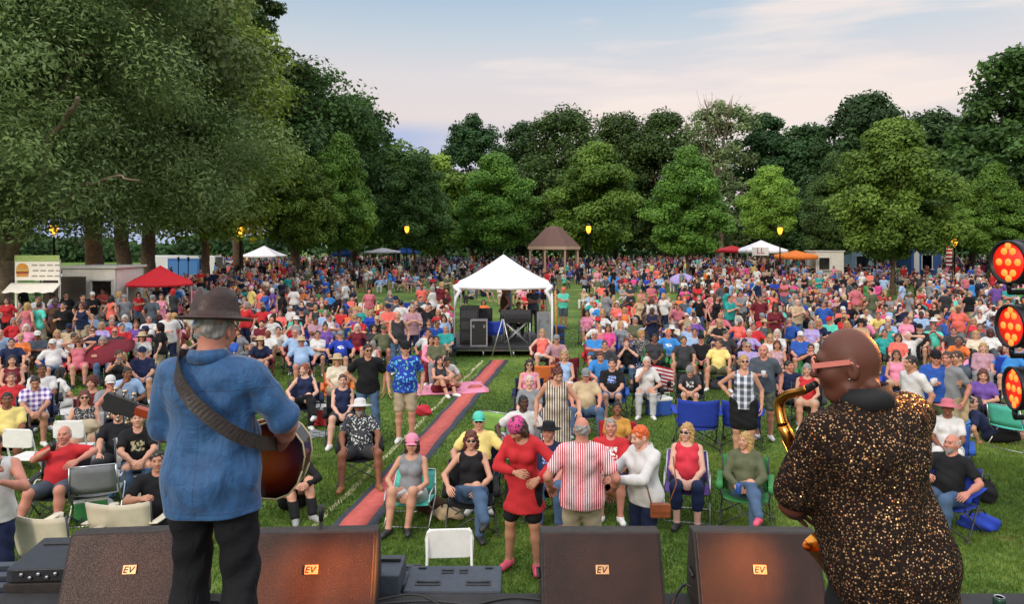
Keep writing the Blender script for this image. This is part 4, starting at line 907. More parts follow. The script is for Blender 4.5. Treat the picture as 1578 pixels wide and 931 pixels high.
NP(454, 700, tilt('gr_knee', hp=20), 'm', 'long_sleeve:black', 'trousers:black', 'short:dark', '', 'light', .2, d=9.7, rot=30, label='person in black clothes sitting on the grass behind the guitar body', shoes='grey')
NP(677, 548, tilt('gr_knee', hy=-10), 'f', 'tank_top:charcoal', 'capris:maroon', 'long:dark', '', 'light', .1, d=17.2, rot=35, label='dark haired woman in charcoal top sitting on the grass by the white line')
NP(664, 536, 'si_lap', 'f', 'blouse:pink', 'trousers:maroon', 'long:dark', '', 'tan', .1, d=18.6, label='dark haired woman in pink blouse right behind the Hawaiian shirt man', chair='bare:red', clabel='red low chair right behind the Hawaiian shirt man')
NP(690, 540, tilt('gr_cross', hp=24, lean=16), 'm', 'shirt:white', 'trousers:black', 'short:dark', '', 'tan', .2, d=17.7, rot=20, label='man in white T-shirt sitting cross-legged on the grass looking down')
NP(613, 479, tilt('st_hang', ha=(-.10, -.22, .02)), 'm', 'tank_top:charcoal', 'trousers:denim', 'bald_ring:grey', '', 'light', .7, label='bald man standing in grey tank top behind the Hawaiian shirt man')
# --- centre
NP(807, 612, tilt('si_arm', ha=(-.36, -.16, .20), hy=15), 'm', 'polo:white', 'trousers:navy', 'short:black', '', 'dark', .45, label='dark skinned man in white shirt resting his arm on a pale green chair', chair='camp:white', clabel='pale camp chair under the man in the white shirt')
NP(816, 580, 'si_lap', 'f', 'shirt:grey', 'trousers:denim', 'short:white', '', 'pale', .4, label='white haired woman in grey T-shirt left of the striped dress', chair='camp:charcoal', clabel='charcoal camp chair under the white haired woman')
NP(816, 555, 'si_lap', 'f', 'tank_top:pink', 'capris:black', 'long:dark', 'sunglasses:black', 'light', .4, label='woman in pink top and sunglasses behind the white haired woman', chair='camp:navy', clabel='navy camp chair under the woman in sunglasses and pink top')
NP(859, 566, tilt('st_relax', ha=(-.30, -.02, -.02), hb=(.33, -.22, .10), hp=22), 'f', 'dress:cream', None, 'bun:auburn', '', 'light', .75, d=10.9, label='standing woman in black and cream striped long dress, looking down', mats=(WSTR, None), shoes='black')
NP(904, 571, tilt('si_wide', hp=10), 'm', 'polo:tan', 'trousers:denim', 'short:grey', 'cap:grey', 'ruddy', .9, label='heavy man in tan shirt and grey cap right of the striped dress', chair='camp:navy', clabel='navy camp chair under the heavy man in the tan shirt')
NP(944, 553, tilt('si_lap'), 'm', 'shirt:black', 'shorts:denim', 'short:dark', '', 'light', .4, label='man in black T-shirt with blue print and denim shorts beside the tan shirt', mats=(PRINTB, None), chair='camp:blue', clabel='blue camp chair under the man with the blue printed black shirt')
NP(953, 622, tilt('si_lap', hp=-14), 'f', 'shirt:mustard', 'shorts:denim', 'bun:black', '', 'brown', .0, sc=.93, label='girl in mustard top with dark hair tied up, behind the laughing man', chair='bare:red', clabel='red camp chair under the girl in the mustard top')
NP(924, 539, tilt('si_fwd', hp=20, lean=14), 'm', 'shirt:sky', 'shorts:charcoal', 'short:auburn', '', 'light', .5, label='man in bright blue T-shirt with bowed head above the tan shirt man', chair='camp:red', clabel='red camp chair under the bowed man in bright blue')
NP(870, 541, 'si_lap', 'f', 'tank_top:light_blue', 'shorts:white', 'bob:light', '', 'light', .3, label='fair haired woman in light blue top above the striped dress', chair='camp:maroon', clabel='maroon camp chair above the striped dress')
NP(965, 520, tilt('si_chin', hb=(.05, -.24, .50), cb=.9), 'f', 'shirt:black', 'capris:denim', 'ponytail:auburn', '', 'pale', .6, label='woman in black top with both hands at her mouth', chair='camp:navy', clabel='navy camp chair under the woman with hands at her mouth')
NP(996, 549, tilt('si_chin', fa=(-.16, -.5, .08)), 'f', 'shirt:white', 'trousers:grey', 'short:white', '', 'light', .45, label='white haired person in white top and striped pants with chin in hand', mats=(None, cloth_mat('striped_pants', 'stripes', (.7, .7, .7))), chair='camp:black', clabel='black camp chair under the person with chin in hand')
NP(990, 510, tilt('si_arm', hy=25), 'f', 'shirt:charcoal', 'capris:black', 'curly:blonde', '', 'light', .5, label='curly blonde woman in patterned dark top beside the flag', mats=(SPOTS, None), chair='camp:blue', clabel='blue camp chair under the curly blonde woman')
NP(1032, 508, 'si_arm', 'm', 'shirt:sky', 'shorts:grey', 'short:orange', '', 'ruddy', .4, label='orange haired man in sky blue T-shirt right of the flag', mats=(PRINT, None), chair='camp:charcoal', clabel='charcoal camp chair under the orange haired man')
NP(1063, 499, 'si_fold', 'm', 'shirt:light_blue', 'shorts:khaki', 'short:grey', '', 'ruddy', .6, label='man in light blue shirt behind the man in sky blue', chair='camp:grey', clabel='grey camp chair under the man in light blue')
NP(1056, 519, tilt('si_wide'), 'm', 'shirt:charcoal', 'shorts:charcoal', 'short:dark', '', 'tan', .5, label='man in charcoal T-shirt sitting right behind the boy with the printed shirt', chair='camp:green', clabel='dark green camp chair behind the boy with the printed shirt')
NP(1061, 548, tilt('si_fwd', hp=26, lean=12), 'm', 'shirt:charcoal', 'shorts:white', 'curly:grey', '', 'light', .1, d=15.2, sc=.86, label='boy in dark printed T-shirt looking down, behind the empty blue chair', mats=(PRINT, None), chair='bare:black', clabel='black chair under the boy looking down')
NP(1082, 516, 'si_lap', 'm', 'shirt:black', 'shorts:charcoal', 'short:dark', 'cap:black', 'ruddy', .5, label='man in black T-shirt and cap left of the man in yellow', chair='camp:charcoal', clabel='charcoal camp chair left of the man in yellow')
NP(1110, 524, tilt('si_wide', hy=-15), 'm', 'shirt:yellow', 'shorts:olive', 'short:brown', '', 'tan', .5, label='man in yellow T-shirt with spread knees behind the plaid blouse woman', chair='camp:olive', clabel='olive camp chair under the man in the yellow T-shirt')
NP(1146, 547, tilt('st_hip', hy=12, hp=-12, ha=(-.20, .02, .08)), 'f', 'tank_top:slate', 'skirt:black', 'ponytail:blonde', 'sunglasses:black', 'light', .3, label='standing blonde woman in blue plaid sleeveless blouse with one hand on hip', mats=(PLAIDB, None))
NP(1176, 530, tilt('st_cup', hy=-15), 'm', 'shirt:slate', 'shorts:camo', 'bald_ring:grey', '', 'ruddy', .6, label='standing man in slate green T-shirt and camouflage shorts holding a cup', mats=(None, CAMO))
NP(1155, 527, 'si_fold', 'm', 'shirt:lavender', 'shorts:navy', 'short:grey', 'sunglasses:black', 'light', .4, label='man in lavender blue shirt and sunglasses above the plaid blouse woman', chair='camp:charcoal', clabel='charcoal camp chair above the plaid blouse woman')
NP(1200, 525, 'si_lap', 'f', 'tank_top:mauve', 'shorts:black', 'bob:auburn', '', 'tan', .3, label='auburn haired woman in mauve patterned top right of the slate green T-shirt', mats=(SPOTS, None), chair='camp:maroon', clabel='maroon camp chair under the auburn haired woman in mauve')
NP(1200, 508, 'si_lap', 'f', 'shirt:white', 'capris:navy', 'bob:white', '', 'pale', .4, label='white haired woman in white shirt behind the auburn haired woman', chair='camp:black', clabel='black camp chair under the white haired woman in white')
NP(1157, 508, 'si_arm', 'f', 'shirt:lavender', 'trousers:black', 'short:white', '', 'light', .3, label='white haired woman in pale lavender shirt in front of a red shirt', chair='camp:red', clabel='red camp chair behind the lavender shirt')
NP(1220, 557, tilt('si_arm', hy=20), 'm', 'shirt:navy', 'shorts:slate', 'short:dark', '', 'ruddy', .4, label='man in navy T-shirt left of the saxophonist glasses', chair='camp:navy', clabel='navy camp chair left of the saxophonist glasses', rot=8)
NP(1247, 562, 'si_lap', 'f', 'tank_top:red', 'shorts:khaki', 'bob:grey', '', 'light', .2, label='woman in red top right beside the navy T-shirt man', chair='camp:charcoal', clabel='charcoal camp chair under the woman in the red top')
# --- right of the saxophonist
NP(1404, 548, tilt('st_hang', hy=-10), 'm', 'shirt:white', 'shorts:grey', 'short:dark', '', 'tan', .35, rot=-78, sc=1.02, label='standing man in white T-shirt facing left, beyond the saxophonist shoulder')
NP(1441, 540, tilt('st_cup', ha=(-.12, -.30, .24)), 'm', 'shirt:blue', 'shorts:olive', 'short:dark', 'cap:black sunglasses:black', 'ruddy', .5, rot=-25, label='standing man in blue T-shirt and black cap holding a white cup')
NP(1459, 541, tilt('st_cup', hy=5), 'm', 'shirt:grey', 'shorts:khaki', 'short:brown', '', 'ruddy', .2, rot=-60, label='standing man in light grey T-shirt between the blue and slate shirts')
NP(1474, 540, tilt('st_fold', hy=-5), 'm', 'shirt:slate', 'shorts:tan', 'short:brown', '', 'light', .35, rot=-75, sc=1.0, label='standing man in slate T-shirt and tan shorts facing left')
NP(1466, 618, tilt('si_lap'), 'f', 'shirt:white', 'capris:white', 'short:dark', 'sun_hat:rose', 'brown', .3, label='woman in white T-shirt and rose sun hat right of the saxophonist', chair='camp:blue', clabel='blue camp chair under the woman in the rose sun hat')
NP(1474, 672, tilt('si_arm', hy=-15, ca=.8, ha=(-.10, -.34, .30)), 'm', 'shirt:black', 'trousers:denim', 'bald_ring:white', 'beard:grey', 'ruddy', .5, rot=-50, label='white bearded man in black T-shirt leaning back right of the saxophonist', chair='camp:royal', clabel='royal blue camp chair under the white bearded man', shoes='white')
NP(1519, 529, 'si_lap', 'f', 'blouse:mauve', 'trousers:grey', 'bob:blonde', '', 'pale', .5, label='fair haired woman in mauve blouse right of the standing men', chair='camp:navy', clabel='navy camp chair under the woman in the mauve blouse')
NP(1517, 569, tilt('si_phone', ha=(-.10, -.30, .22), hb=(.06, -.30, .20), hp=14), 'f', 'shirt:purple', 'trousers:charcoal', 'long:auburn', '', 'light', .2, label='auburn haired woman in dark purple top looking at her phone', chair='camp:black', clabel='black camp chair under the woman with the phone')
NP(1502, 640, tilt('gr_long', lean=-38, fa=(-.05, -.84, .08), fb=(.14, -.8, .08)), 'm', 'shirt:navy', 'shorts:black', 'short:brown', '', 'light', .1, d=13.0, rot=70, label='person in black shorts lying back on the grass with legs to the right', shoes=None)
NP(1562, 533, 'si_arm', 'm', 'shirt:sky', 'shorts:charcoal', 'short:grey', '', 'light', .6, rot=-40, label='man in sky blue T-shirt at the right edge beside the big blue chairs', chair='camp:royal', clabel='royal blue camp chair at the right edge beside the stage lights')
# --- behind and left of the guitarist
NP(-10, None, tilt('st_phone', ha=(.02, -.30, .44), hb=(.12, -.34, .36)), 'm', 'tank_top:white', 'trousers:navy', 'short:brown', '', 'ruddy', .5, d=7.0, x=1, rot=25, label='man in white sleeveless shirt with raised arm, cut off by the left edge', sc=1.0)
NP(87, 661, tilt('si_drink', hb=(.26, -.22, .36), eb=(1, 0, .2), fa=(-.30, -.5, .08), lean=-16), 'm', 'polo:red', 'shorts:slate', 'bald_ring:white', '', 'ruddy', .7, rot=14, label='bald man in red polo shirt drinking from a dark cup', chair='camp:charcoal', clabel='charcoal camp chair under the bald man in the red polo')
NP(171, 630, tilt('si_wide', lean=-22), 'm', 'shirt:black', 'trousers:charcoal', 'short:dark', 'cap:black sunglasses:black', 'light', .5, label='man in black printed T-shirt and black cap below the guitar headstock', mats=(PRINT, None), chair='camp:grey', clabel='grey camp chair under the man in the black cap')
NP(214, 632, tilt('si_fwd', lean=8), 'm', 'shirt:black', 'trousers:denim', 'short:brown', '', 'light', .5, label='man in black T-shirt with framed print, half hidden by the guitarist arm', mats=(PRINTG, None), chair='bare:white', clabel='white chair under the man with the framed print')
NP(238, 690, tilt('si_drink', ha=(-.12, -.30, .34), ea=(-1, -.2, -.8)), 'm', 'shirt:black', 'trousers:black', 'short:dark', '', 'tan', .3, d=8.2, rot=20, label='person in black with a raised hand, mostly hidden behind the guitarist', chair='bare:cream', clabel='cream chair under the person with the raised hand')
NP(125, 603, tilt('si_lap', ha=(-.10, -.24, .14)), 'f', 'tank_top:charcoal', 'skirt:khaki', 'long:auburn', 'sunglasses:black', 'light', .3, label='woman in spotted tank top and sunglasses holding a beige bag on her lap', mats=(SPOTS, None), chair='camp:white', clabel='white camp chair under the woman with the beige bag')
NP(58, 578, tilt('si_fwd', lean=6, hp=18), 'm', 'shirt:purple', 'shorts:khaki', 'short:dark', '', 'tan', .6, label='man in purple and white plaid shirt and khaki shorts looking down', mats=(PLAID, None), chair='camp:navy', clabel='navy camp chair under the man in the plaid shirt')
NP(60, 562, 'si_lap', 'm', 'shirt:white', 'shorts:grey', 'short:black', '', 'brown', .6, label='man in white T-shirt directly behind the plaid shirt', chair='camp:charcoal', clabel='charcoal camp chair directly behind the plaid shirt')
NP(172, 579, tilt('si_chin'), 'm', 'shirt:grey', 'shorts:navy', 'short:grey', 'cap:white', 'ruddy', .4, label='man in light grey T-shirt and white cap with hand at his mouth', chair='camp:white', clabel='white camp chair under the man in the white cap')
NP(137, 581, tilt('si_lap', hy=-20), 'f', 'tank_top:maroon', 'shorts:black', 'curly:auburn', '', 'light', .3, label='curly auburn haired woman in maroon top behind the woman with sunglasses', chair='camp:maroon', clabel='maroon camp chair behind the woman with sunglasses')
NP(198, 565, tilt('si_chin', hy=20), 'm', 'shirt:light_blue', 'trousers:white', 'short:black', '', 'brown', .2, label='dark haired man in pale blue shirt above the guitar headstock', chair='camp:black', clabel='black camp chair above the guitar headstock')
NP(12, 574, 'si_lap', 'f', 'shirt:red', 'trousers:black', 'short:auburn', '', 'light', .4, label='person in red shirt at the left edge above the yellow shirt', chair='camp:black', clabel='black camp chair at the left edge under the red shirt')
NP(5, 606, 'si_lap', 'm', 'shirt:yellow', 'shorts:black', 'short:dark', '', 'brown', .4, label='person in yellow shirt at the left edge above the white folding chair', chair='camp:black', clabel='black camp chair at the left edge under the yellow shirt')
NP(14, 548, 'si_lap', 'f', 'tank_top:maroon', 'shorts:navy', 'long:dark', '', 'light', .4, label='person in maroon tank top at the left edge', chair='camp:black', clabel='black camp chair under the maroon tank top at the left edge')
NP(90, 556, tilt('gr_cross', hp=10), 'f', 'shirt:white', 'trousers:white', 'long:dark', '', 'light', .3, d=15.6, rot=150, label='dark haired person in white kneeling on the grass seen from behind')
NP(216, 536, 'si_lap', 'm', 'shirt:navy', 'shorts:denim', 'short:brown', 'cap:navy', 'light', .5, label='man in navy T-shirt and navy cap beside the guitarist shoulder', chair='camp:grey', clabel='grey camp chair beside the guitarist left shoulder')
NP(181, 540, tilt('si_phone', hy=20), 'f', 'tank_top:black', 'shorts:denim', 'ponytail:brown', '', 'tan', .3, label='woman in black top holding her phone, left of the navy cap man', chair='camp:black', clabel='black camp chair left of the navy cap man')
NP(267, 487, tilt('si_lap'), 'm', 'shirt:navy', 'shorts:magenta', 'short:grey', 'cap:navy', 'light', .7, label='man in navy T-shirt with round red emblem, left of the guitarist hat', mats=(cloth_mat('print_red', 'print', lin('#d86a6a')), None), chair='camp:magenta', clabel='magenta camp chair under the man with the round emblem')

# ------------------------------------------------------------------ the middle of the crowd: px, head row, pose, sex, top, bottom, hair, worn, skin, fat, rot
MID = '''
12 458 st_cup f shirt:red shorts:black long:brown - light .2 0
42 466 st_hang f dress:rose - long:blonde - light .2 170
60 465 st_relax f shirt:turquoise shorts:khaki short:brown - ruddy .4 165
58 450 st_hang m shirt:green shorts:grey short:dark sun_hat:green light .3 150
80 450 st_fold m shirt:white shorts:denim short:dark - brown .3 -70
85 462 st_relax f tunic:brown skirt:black short:black - dark .3 40
102 450 st_cup m shirt:black shorts:black short:dark - tan .3 30
98 465 st_cup m shirt:black shorts:grey short:dark - light .5 10
127 465 st_cup f tank_top:navy shorts:khaki bob:auburn sunglasses:black light .3 0
128 453 st_hang f shirt:charcoal trousers:black short:dark - light .2 60
143 450 st_cup m shirt:black shorts:grey short:black cap:white tan .3 40
159 444 st_clap m shirt:coral shorts:khaki short:brown - light .5 0
172 455 st_relax f tank_top:coral skirt:black long:black - light .1 160
192 454 st_point m shirt:grey shorts:grey short:brown cap:grey light .4 60
184 449 st_hang f shirt:grey trousers:denim bob:blonde - light .2 120
235 455 st_hang m shirt:slate trousers:denim short:grey cap:grey light .4 170
221 436 st_hang f tank_top:tan shorts:tan long:brown - tan .2 180
202 436 st_phone m shirt:charcoal shorts:black short:brown - light .2 160
276 438 st_hang m shirt:light_blue shorts:black short:dark - light .3 170
262 444 st_relax f tank_top:white shorts:navy bun:dark - tan .2 150
249 452 st_cup f dress:pink - long:brown - light .2 30
190 486 si_lap f shirt:light_blue capris:navy curly:white - light .3 n
207 495 si_lap f shirt:purple shorts:black long:auburn - light .3 n
226 488 si_wide m shirt:white shorts:maroon short:grey - ruddy .8 n
216 513 si_lap f shirt:white shorts:red long:brown sun_hat:tan light .5 n
140 504 si_drink m shirt:navy trousers:denim short:brown sunglasses:black light .4 n
155 519 si_fold f shirt:crimson trousers:denim bob:grey - light .5 n
115 522 si_back f tank_top:rose skirt:rose long:brown sun_hat:brown light .4 n
83 509 si_wide f tank_top:white trousers:denim long:blonde - light .2 n
54 511 si_fold m shirt:slate shorts:black short:black cap:white brown .3 n
28 514 si_lap f shirt:orange shorts:khaki short:blonde - light .3 n
12 522 si_wide m shirt:navy shorts:black short:dark - light .5 n
36 500 si_arm f shirt:pink capris:white bob:white - pale .3 n
405 517 si_fwd f shirt:navy shorts:navy long:brown sun_hat:tan light .4 n
432 502 si_fwd m shirt:white shorts:khaki short:dark - light .2 n
452 508 si_arm m shirt:light_blue shorts:grey bald_ring:grey - ruddy .7 n
462 520 si_arm m shirt:light_blue shorts:grey short:grey sun_hat:tan ruddy .8 n
488 510 si_fold f shirt:white shorts:black short:brown - light .4 n
500 498 si_lap f shirt:purple trousers:navy bun:dark - light .3 n
463 475 si_lap m tank_top:black shorts:khaki short:brown cap:navy ruddy .5 n
485 470 si_lap f tank_top:charcoal shorts:khaki short:blonde - ruddy .3 n
500 478 si_lap m shirt:light_blue shorts:navy short:grey - pale .6 n
430 478 si_lap f shirt:coral shorts:navy long:brown - light .3 n
549 500 si_arm f shirt:maroon shorts:red bob:white - pale .3 n
552 488 si_fold m shirt:red shorts:charcoal short:brown - light .4 n
580 488 si_lap m shirt:black trousers:denim short:brown cap:tan light .4 n
576 500 si_lap f shirt:charcoal trousers:grey bob:dark - light .3 n
590 502 si_arm m shirt:olive shorts:olive short:brown cap:olive ruddy .5 n
570 478 si_lap f shirt:royal shorts:navy long:light - light .3 n
605 470 si_lap f shirt:hot_pink capris:white bob:grey cap:white light .3 n
618 462 st_hang f shirt:white shorts:royal short:dark - tan .1 180
594 470 si_lap m shirt:turquoise trousers:white short:brown - light .4 n
641 478 si_lap f shirt:light_blue shorts:navy long:brown - light .3 n
660 492 si_arm f shirt:navy shorts:navy ponytail:brown - light .2 n
672 518 si_lap m shirt:olive trousers:grey short:dark - tan .3 n
684 486 si_lap f shirt:light_blue shorts:pink long:brown - light .3 n
675 478 si_arm f shirt:red shorts:denim bob:blonde - light .3 n
560 458 si_lap m shirt:white trousers:navy short:dark - light .2 n
524 466 si_lap m shirt:navy trousers:black short:grey - light .4 n
868 443 st_fold m shirt:turquoise shorts:slate short:grey cap:coral ruddy .6 0
836 508 si_arm f tank_top:coral shorts:white bob:light - pale .5 n
857 515 si_fwd m shirt:mauve shorts:slate short:grey cap:grey light .4 n
905 478 si_lap f shirt:pink shorts:purple bob:black - light .4 n
929 480 si_arm f shirt:white capris:black bob:blonde - light .5 n
951 466 si_lap f shirt:coral shorts:khaki short:auburn - light .3 n
956 484 si_wide m shirt:white shorts:grey short:grey cap:pink ruddy .5 n
963 474 si_lap f tank_top:orange capris:teal bob:blonde - light .3 n
938 500 si_lap f shirt:hot_pink shorts:grey long:brown - tan .3 n
917 510 si_fold m shirt:sky shorts:charcoal short:white - ruddy .6 n
933 526 si_arm m polo:charcoal trousers:charcoal short:brown - light .4 n
925 500 si_lap f tank_top:rose capris:white short:blonde - light .3 n
980 489 si_lap m shirt:olive shorts:olive short:grey - ruddy .5 n
1010 482 si_lap m shirt:black shorts:black bald_ring:grey - ruddy .6 n
986 455 st_hang f tank_top:tan skirt:black long:blonde - light .1 30
1008 448 si_lap f tank_top:pink shorts:khaki long:light - light .2 n
1026 456 si_lap f shirt:white trousers:denim bob:grey - light .3 n
1046 470 si_arm m shirt:rose shorts:grey short:brown - ruddy .4 n
1010 515 si_lap f shirt:charcoal trousers:black short:black - brown .3 n
1072 488 si_arm f shirt:purple trousers:grey short:brown - light .3 n
1097 448 st_hang f tank_top:rose shorts:black bob:brown cap:white light .4 -20
1104 454 st_relax f tank_top:black shorts:black long:brown - light .1 20
1125 455 st_clap m shirt:teal trousers:slate short:brown - light .4 30
1142 448 st_fold m shirt:grey shorts:charcoal short:brown - ruddy .7 -60
1112 482 si_arm m shirt:rose shorts:grey short:blonde - ruddy .8 n
1164 498 si_arm m shirt:red shorts:black short:dark - ruddy .8 n
1186 482 si_fwd m shirt:coral shorts:navy bald_ring:grey - ruddy .8 n
1166 476 si_lap f shirt:white shorts:grey ponytail:brown - light .3 n
1171 455 st_hang m shirt:maroon trousers:black short:dark - tan .3 0
1193 430 st_fold m shirt:royal trousers:navy short:dark - dark .4 0
1222 460 si_lap f shirt:cream shorts:khaki bob:light - light .4 n
1218 490 si_drink m shirt:blue shorts:olive short:grey - ruddy .5 n
1245 478 si_phone f shirt:black shorts:khaki long:auburn - tan .2 n
1253 495 si_lap f shirt:lavender capris:white bob:grey - light .4 n
1272 480 si_arm m shirt:white shorts:grey short:brown - ruddy .4 n
1236 512 si_lap m shirt:blue shorts:maroon short:grey cap:white light .4 n
1252 530 si_drink m shirt:black shorts:black short:dark - ruddy .3 n
1262 422 st_cup m shirt:teal shorts:khaki short:grey - pale .6 0
1318 440 st_hang m shirt:rose trousers:khaki short:brown - ruddy .6 180
1350 480 si_fwd m shirt:yellow shorts:tan short:auburn - tan .6 n
1367 508 si_arm f shirt:teal shorts:black short:brown - ruddy .4 n
1387 514 si_lap f shirt:coral shorts:grey bob:brown - light .3 n
1399 488 si_lap f shirt:pink trousers:white short:auburn - ruddy .3 n
1405 512 si_back m shirt:white shorts:black short:white - pale .8 n
1420 500 si_lap m shirt:black shorts:black short:dark cap:black light .4 n
1422 480 si_lap m shirt:light_blue shorts:navy short:black - dark .4 n
1447 486 si_lap f shirt:crimson trousers:grey short:light sun_hat:tan light .3 n
1440 498 si_phone m shirt:turquoise shorts:green short:brown - ruddy .5 n
1463 488 si_lap m shirt:blue shorts:charcoal short:grey cap:blue light .4 n
1474 505 si_wide m shirt:charcoal shorts:black short:dark - ruddy .7 n
1507 510 si_lap f shirt:cream shorts:khaki bob:blonde - pale .4 n
1504 490 si_arm f shirt:crimson shorts:purple bob:light - light .4 n
1511 456 si_lap m shirt:yellow shorts:tan short:dark - tan .5 n
1470 453 si_lap f shirt:coral shorts:black long:brown - light .2 n
1534 450 si_lap m shirt:maroon shorts:khaki short:brown - ruddy .3 n
1554 440 st_fold m shirt:teal shorts:cream short:grey - ruddy .5 -40
1500 430 si_lap f shirt:yellow shorts:grey short:blonde - light .3 n
1560 500 si_arm m shirt:charcoal shorts:black short:brown - light .4 n
1385 540 si_lap f tank_top:pink shorts:khaki long:brown - tan .2 n
783 458 st_relax m shirt:slate trousers:navy short:grey cap:grey ruddy .3 90
777 460 st_relax m tank_top:brown shorts:charcoal bald_ring:grey - ruddy .3 60
798 468 st_hang m shirt:black trousers:black short:dark - light .4 0
822 456 st_fold m shirt:slate trousers:charcoal short:dark - light .3 0
836 470 si_fwd m shirt:crimson shorts:black short:brown cap:red ruddy .4 n
745 462 si_arm f shirt:orange shorts:black long:dark - tan .3 n
'''
WORDN = dict(short='short', curly='curly', long='long', bob='chin-length', ponytail='tied-back', bun='pinned-up', bald_ring='balding')
HW = dict(brown='brown', dark='dark', black='black', grey='grey', white='white', blonde='blonde', light='fair', red='red', orange='orange', auburn='auburn')
BOTN = dict(shorts='shorts', trousers='trousers', capris='cropped pants', skirt='skirt')
ACT = dict(st_hang='standing', st_relax='standing', st_hip='standing hand on hip', st_hips='standing hands on hips', st_fold='standing arms folded', st_cup='standing', st_phone='standing arms raised', st_clap='standing', st_walk='walking', st_point='pointing')
def place_words(px):
    for x, s in ((120, 'near food stall sign'), (200, 'left of red canopy'), (300, 'below red canopy'), (470, 'right of guitarist hat'), (600, 'midway guitarist to tent'), (698, 'just left of white tent'), (850, 'at the white tent'),
                 (960, 'just right of white tent'), (1080, 'beyond the flag'), (1200, 'beyond plaid blouse woman'), (1400, 'around saxophonist head'), (1490, 'right of saxophonist')):
        if px < x: return s
    return 'beside the stage lights'
USED = set()
def auto_label(px, pose, sex, top, bot, hair, wear, row=''):
    tk, tc_ = top.split(':'); hk, hc = hair.split(':'); man = {'m': 'man', 'f': 'woman'}[sex]
    w_ = ''
    for it in wear:
        k, c = it.split(':')
        if k in ('cap', 'sun_hat'): w_ = f"{c.replace('_', ' ')} {k.replace('_', ' ')}"
    hd = w_ or (f'{HW[hc]} hair' if hk != 'bald_ring' else 'balding head')
    act = 'standing' if pose.startswith('st') else ('grass-sitting' if pose.startswith('gr') else 'seated')
    s = f"{act} {man}, {tc_.replace('_', ' ')} {TOPN[tk]}"
    if bot: s += f", {bot.split(':')[1].replace('_', ' ')} {BOTN[bot.split(':')[0]]}"
    return f"{s}, {hd}, {place_words(px)}"
CH = ['navy', 'black', 'charcoal', 'navy', 'blue', 'green', 'maroon', 'black', 'grey', 'red', 'royal']
def mid_person(px, yt, d, pose, sex, top, bot, hair, wear, skin, fat, rot, sc=1.0):
    lab = auto_label(px, pose, sex, top, bot, hair, wear)
    if lab in USED: return None
    USED.add(lab)
    seat = pose.startswith('si'); fat = round(fat * 2) / 2 if fat < .75 else .9
    o = person(px, yt, d, pose, sex, rot, top, bot, hair, wear, skin, fat, sc, 0.0, lab, 'audience on the lawn', False, 'white' if (px * 7 + int(fat * 10)) % 3 else 'black')
    if seat and o['_d'] < 40:
        c = CH[(int(px) * 13 + len(lab)) % len(CH)]; w_ = lab.split(','); cl = f"{c} chair under {man_w(sex)},{w_[1]},{w_[2] + ',' if bot else ''}{w_[-2]},{w_[-1]}"; cl = cl if len(cl.split()) <= 16 else f"{c} chair under {man_w(sex)},{w_[1]},{w_[-2]},{w_[-1]}"; camp_chair(o.location.copy(), o.rotation_euler[2], c, cl, 'camp chairs under the audience', arms=o['_d'] < 24)
    return o
def man_w(s): return 'man' if s == 'm' else 'woman'
for ln in MID.strip().splitlines():
    px, yt, pose, sex, top, bot, hair, wear, skin, fat, rot = ln.split()
    wear = [] if wear == '-' else wear.split(','); rot = None if rot == 'n' else float(rot)
    if 700 < float(px) < 830 and pose.startswith('st') and float(yt) < 475:     # the crew on the sound platform
        continue
    mid_person(float(px), float(yt), None, pose, sex, top, None if bot == '-' else bot, hair, wear, skin, float(fat), rot)
# sound crew on the platform under the tent
for px, yt, pose, sex, top, bot, hair, wear, skin, rot, lab in ((783, 458, 'st_relax', 'm', 'shirt:light_blue', 'trousers:navy', 'short:grey', ['cap:navy'], 'ruddy', 60, 'sound man in light blue shirt and navy cap under the white tent'),
        (777, 455, 'st_relax', 'm', 'tank_top:brown', 'shorts:charcoal', 'bald_ring:grey', [], 'ruddy', -70, 'bald sound man in brown sleeveless top under the white tent'),
        (799, 466, 'si_lap', 'm', 'shirt:black', 'trousers:black', 'short:dark', [], 'light', 0, 'dark haired sound man in black behind the mixing desk'),
        (822, 455, 'st_fold', 'm', 'shirt:slate', 'trousers:charcoal', 'short:dark', [], 'light', 0, 'man in slate shirt with folded arms at the right end of the sound platform')):
    d = 25.2 + (px % 7) * .12; Pz = .32; ht = 1.72 if pose.startswith('st') else 1.28
    o = person(px, None, d, pose, sex, rot, top, bot, hair, wear, skin, .4, 1.0, Pz, lab, 'sound crew', False, 'black')
    if pose.startswith('si'): camp_chair(o.location.copy(), o.rotation_euler[2], 'black', 'black camp chair under the dark haired sound man in black', None, arms=False)

# ------------------------------------------------------------------ the rest of the individual audience, kept off the open grass
OCC = [(o.location.x, o.location.y) for o in bpy.data.objects if o.name.startswith('person')]
def free(px, py):
    """is this spot of the lawn taken by the crowd (feet at px, py)"""
    d = F * HC / (py - HY)
    if d < 13.5: return False
    if 690 < px < 880 and py > 488: return False                       # tent, platform and the strip of lawn beside it
    if 560 < px < 700 and py > 585: return False
    if 640 < px < 900 and py > 440 and not (800 < px < 830): return rnd.random() < .25 if py < 480 else (px < 690)
    if 545 < px < 700 and 452 < py < 503: return False
    if 880 < px < 1050 and 452 < py < 494: return rnd.random() < .07
    if px < 330 and d > 58: return False
    if px < 130 and d > 42: return False
    if 1362 < px < 1415 and 450 < py < 492: return False
    if px < 400 and py > 600: return False
    if 640 < px < 800 and py > 540: return False
    if 1080 < px < 1130 and py > 588: return False
    if 1230 < px < 1460 and py > 560: return False
    if px > 1460 and py > 605: return False
    if 400 < px < 1500 and py > 592: return False
    if px < 180 and 430 < py < 500: return False
    return True
rnd = random.Random(11)
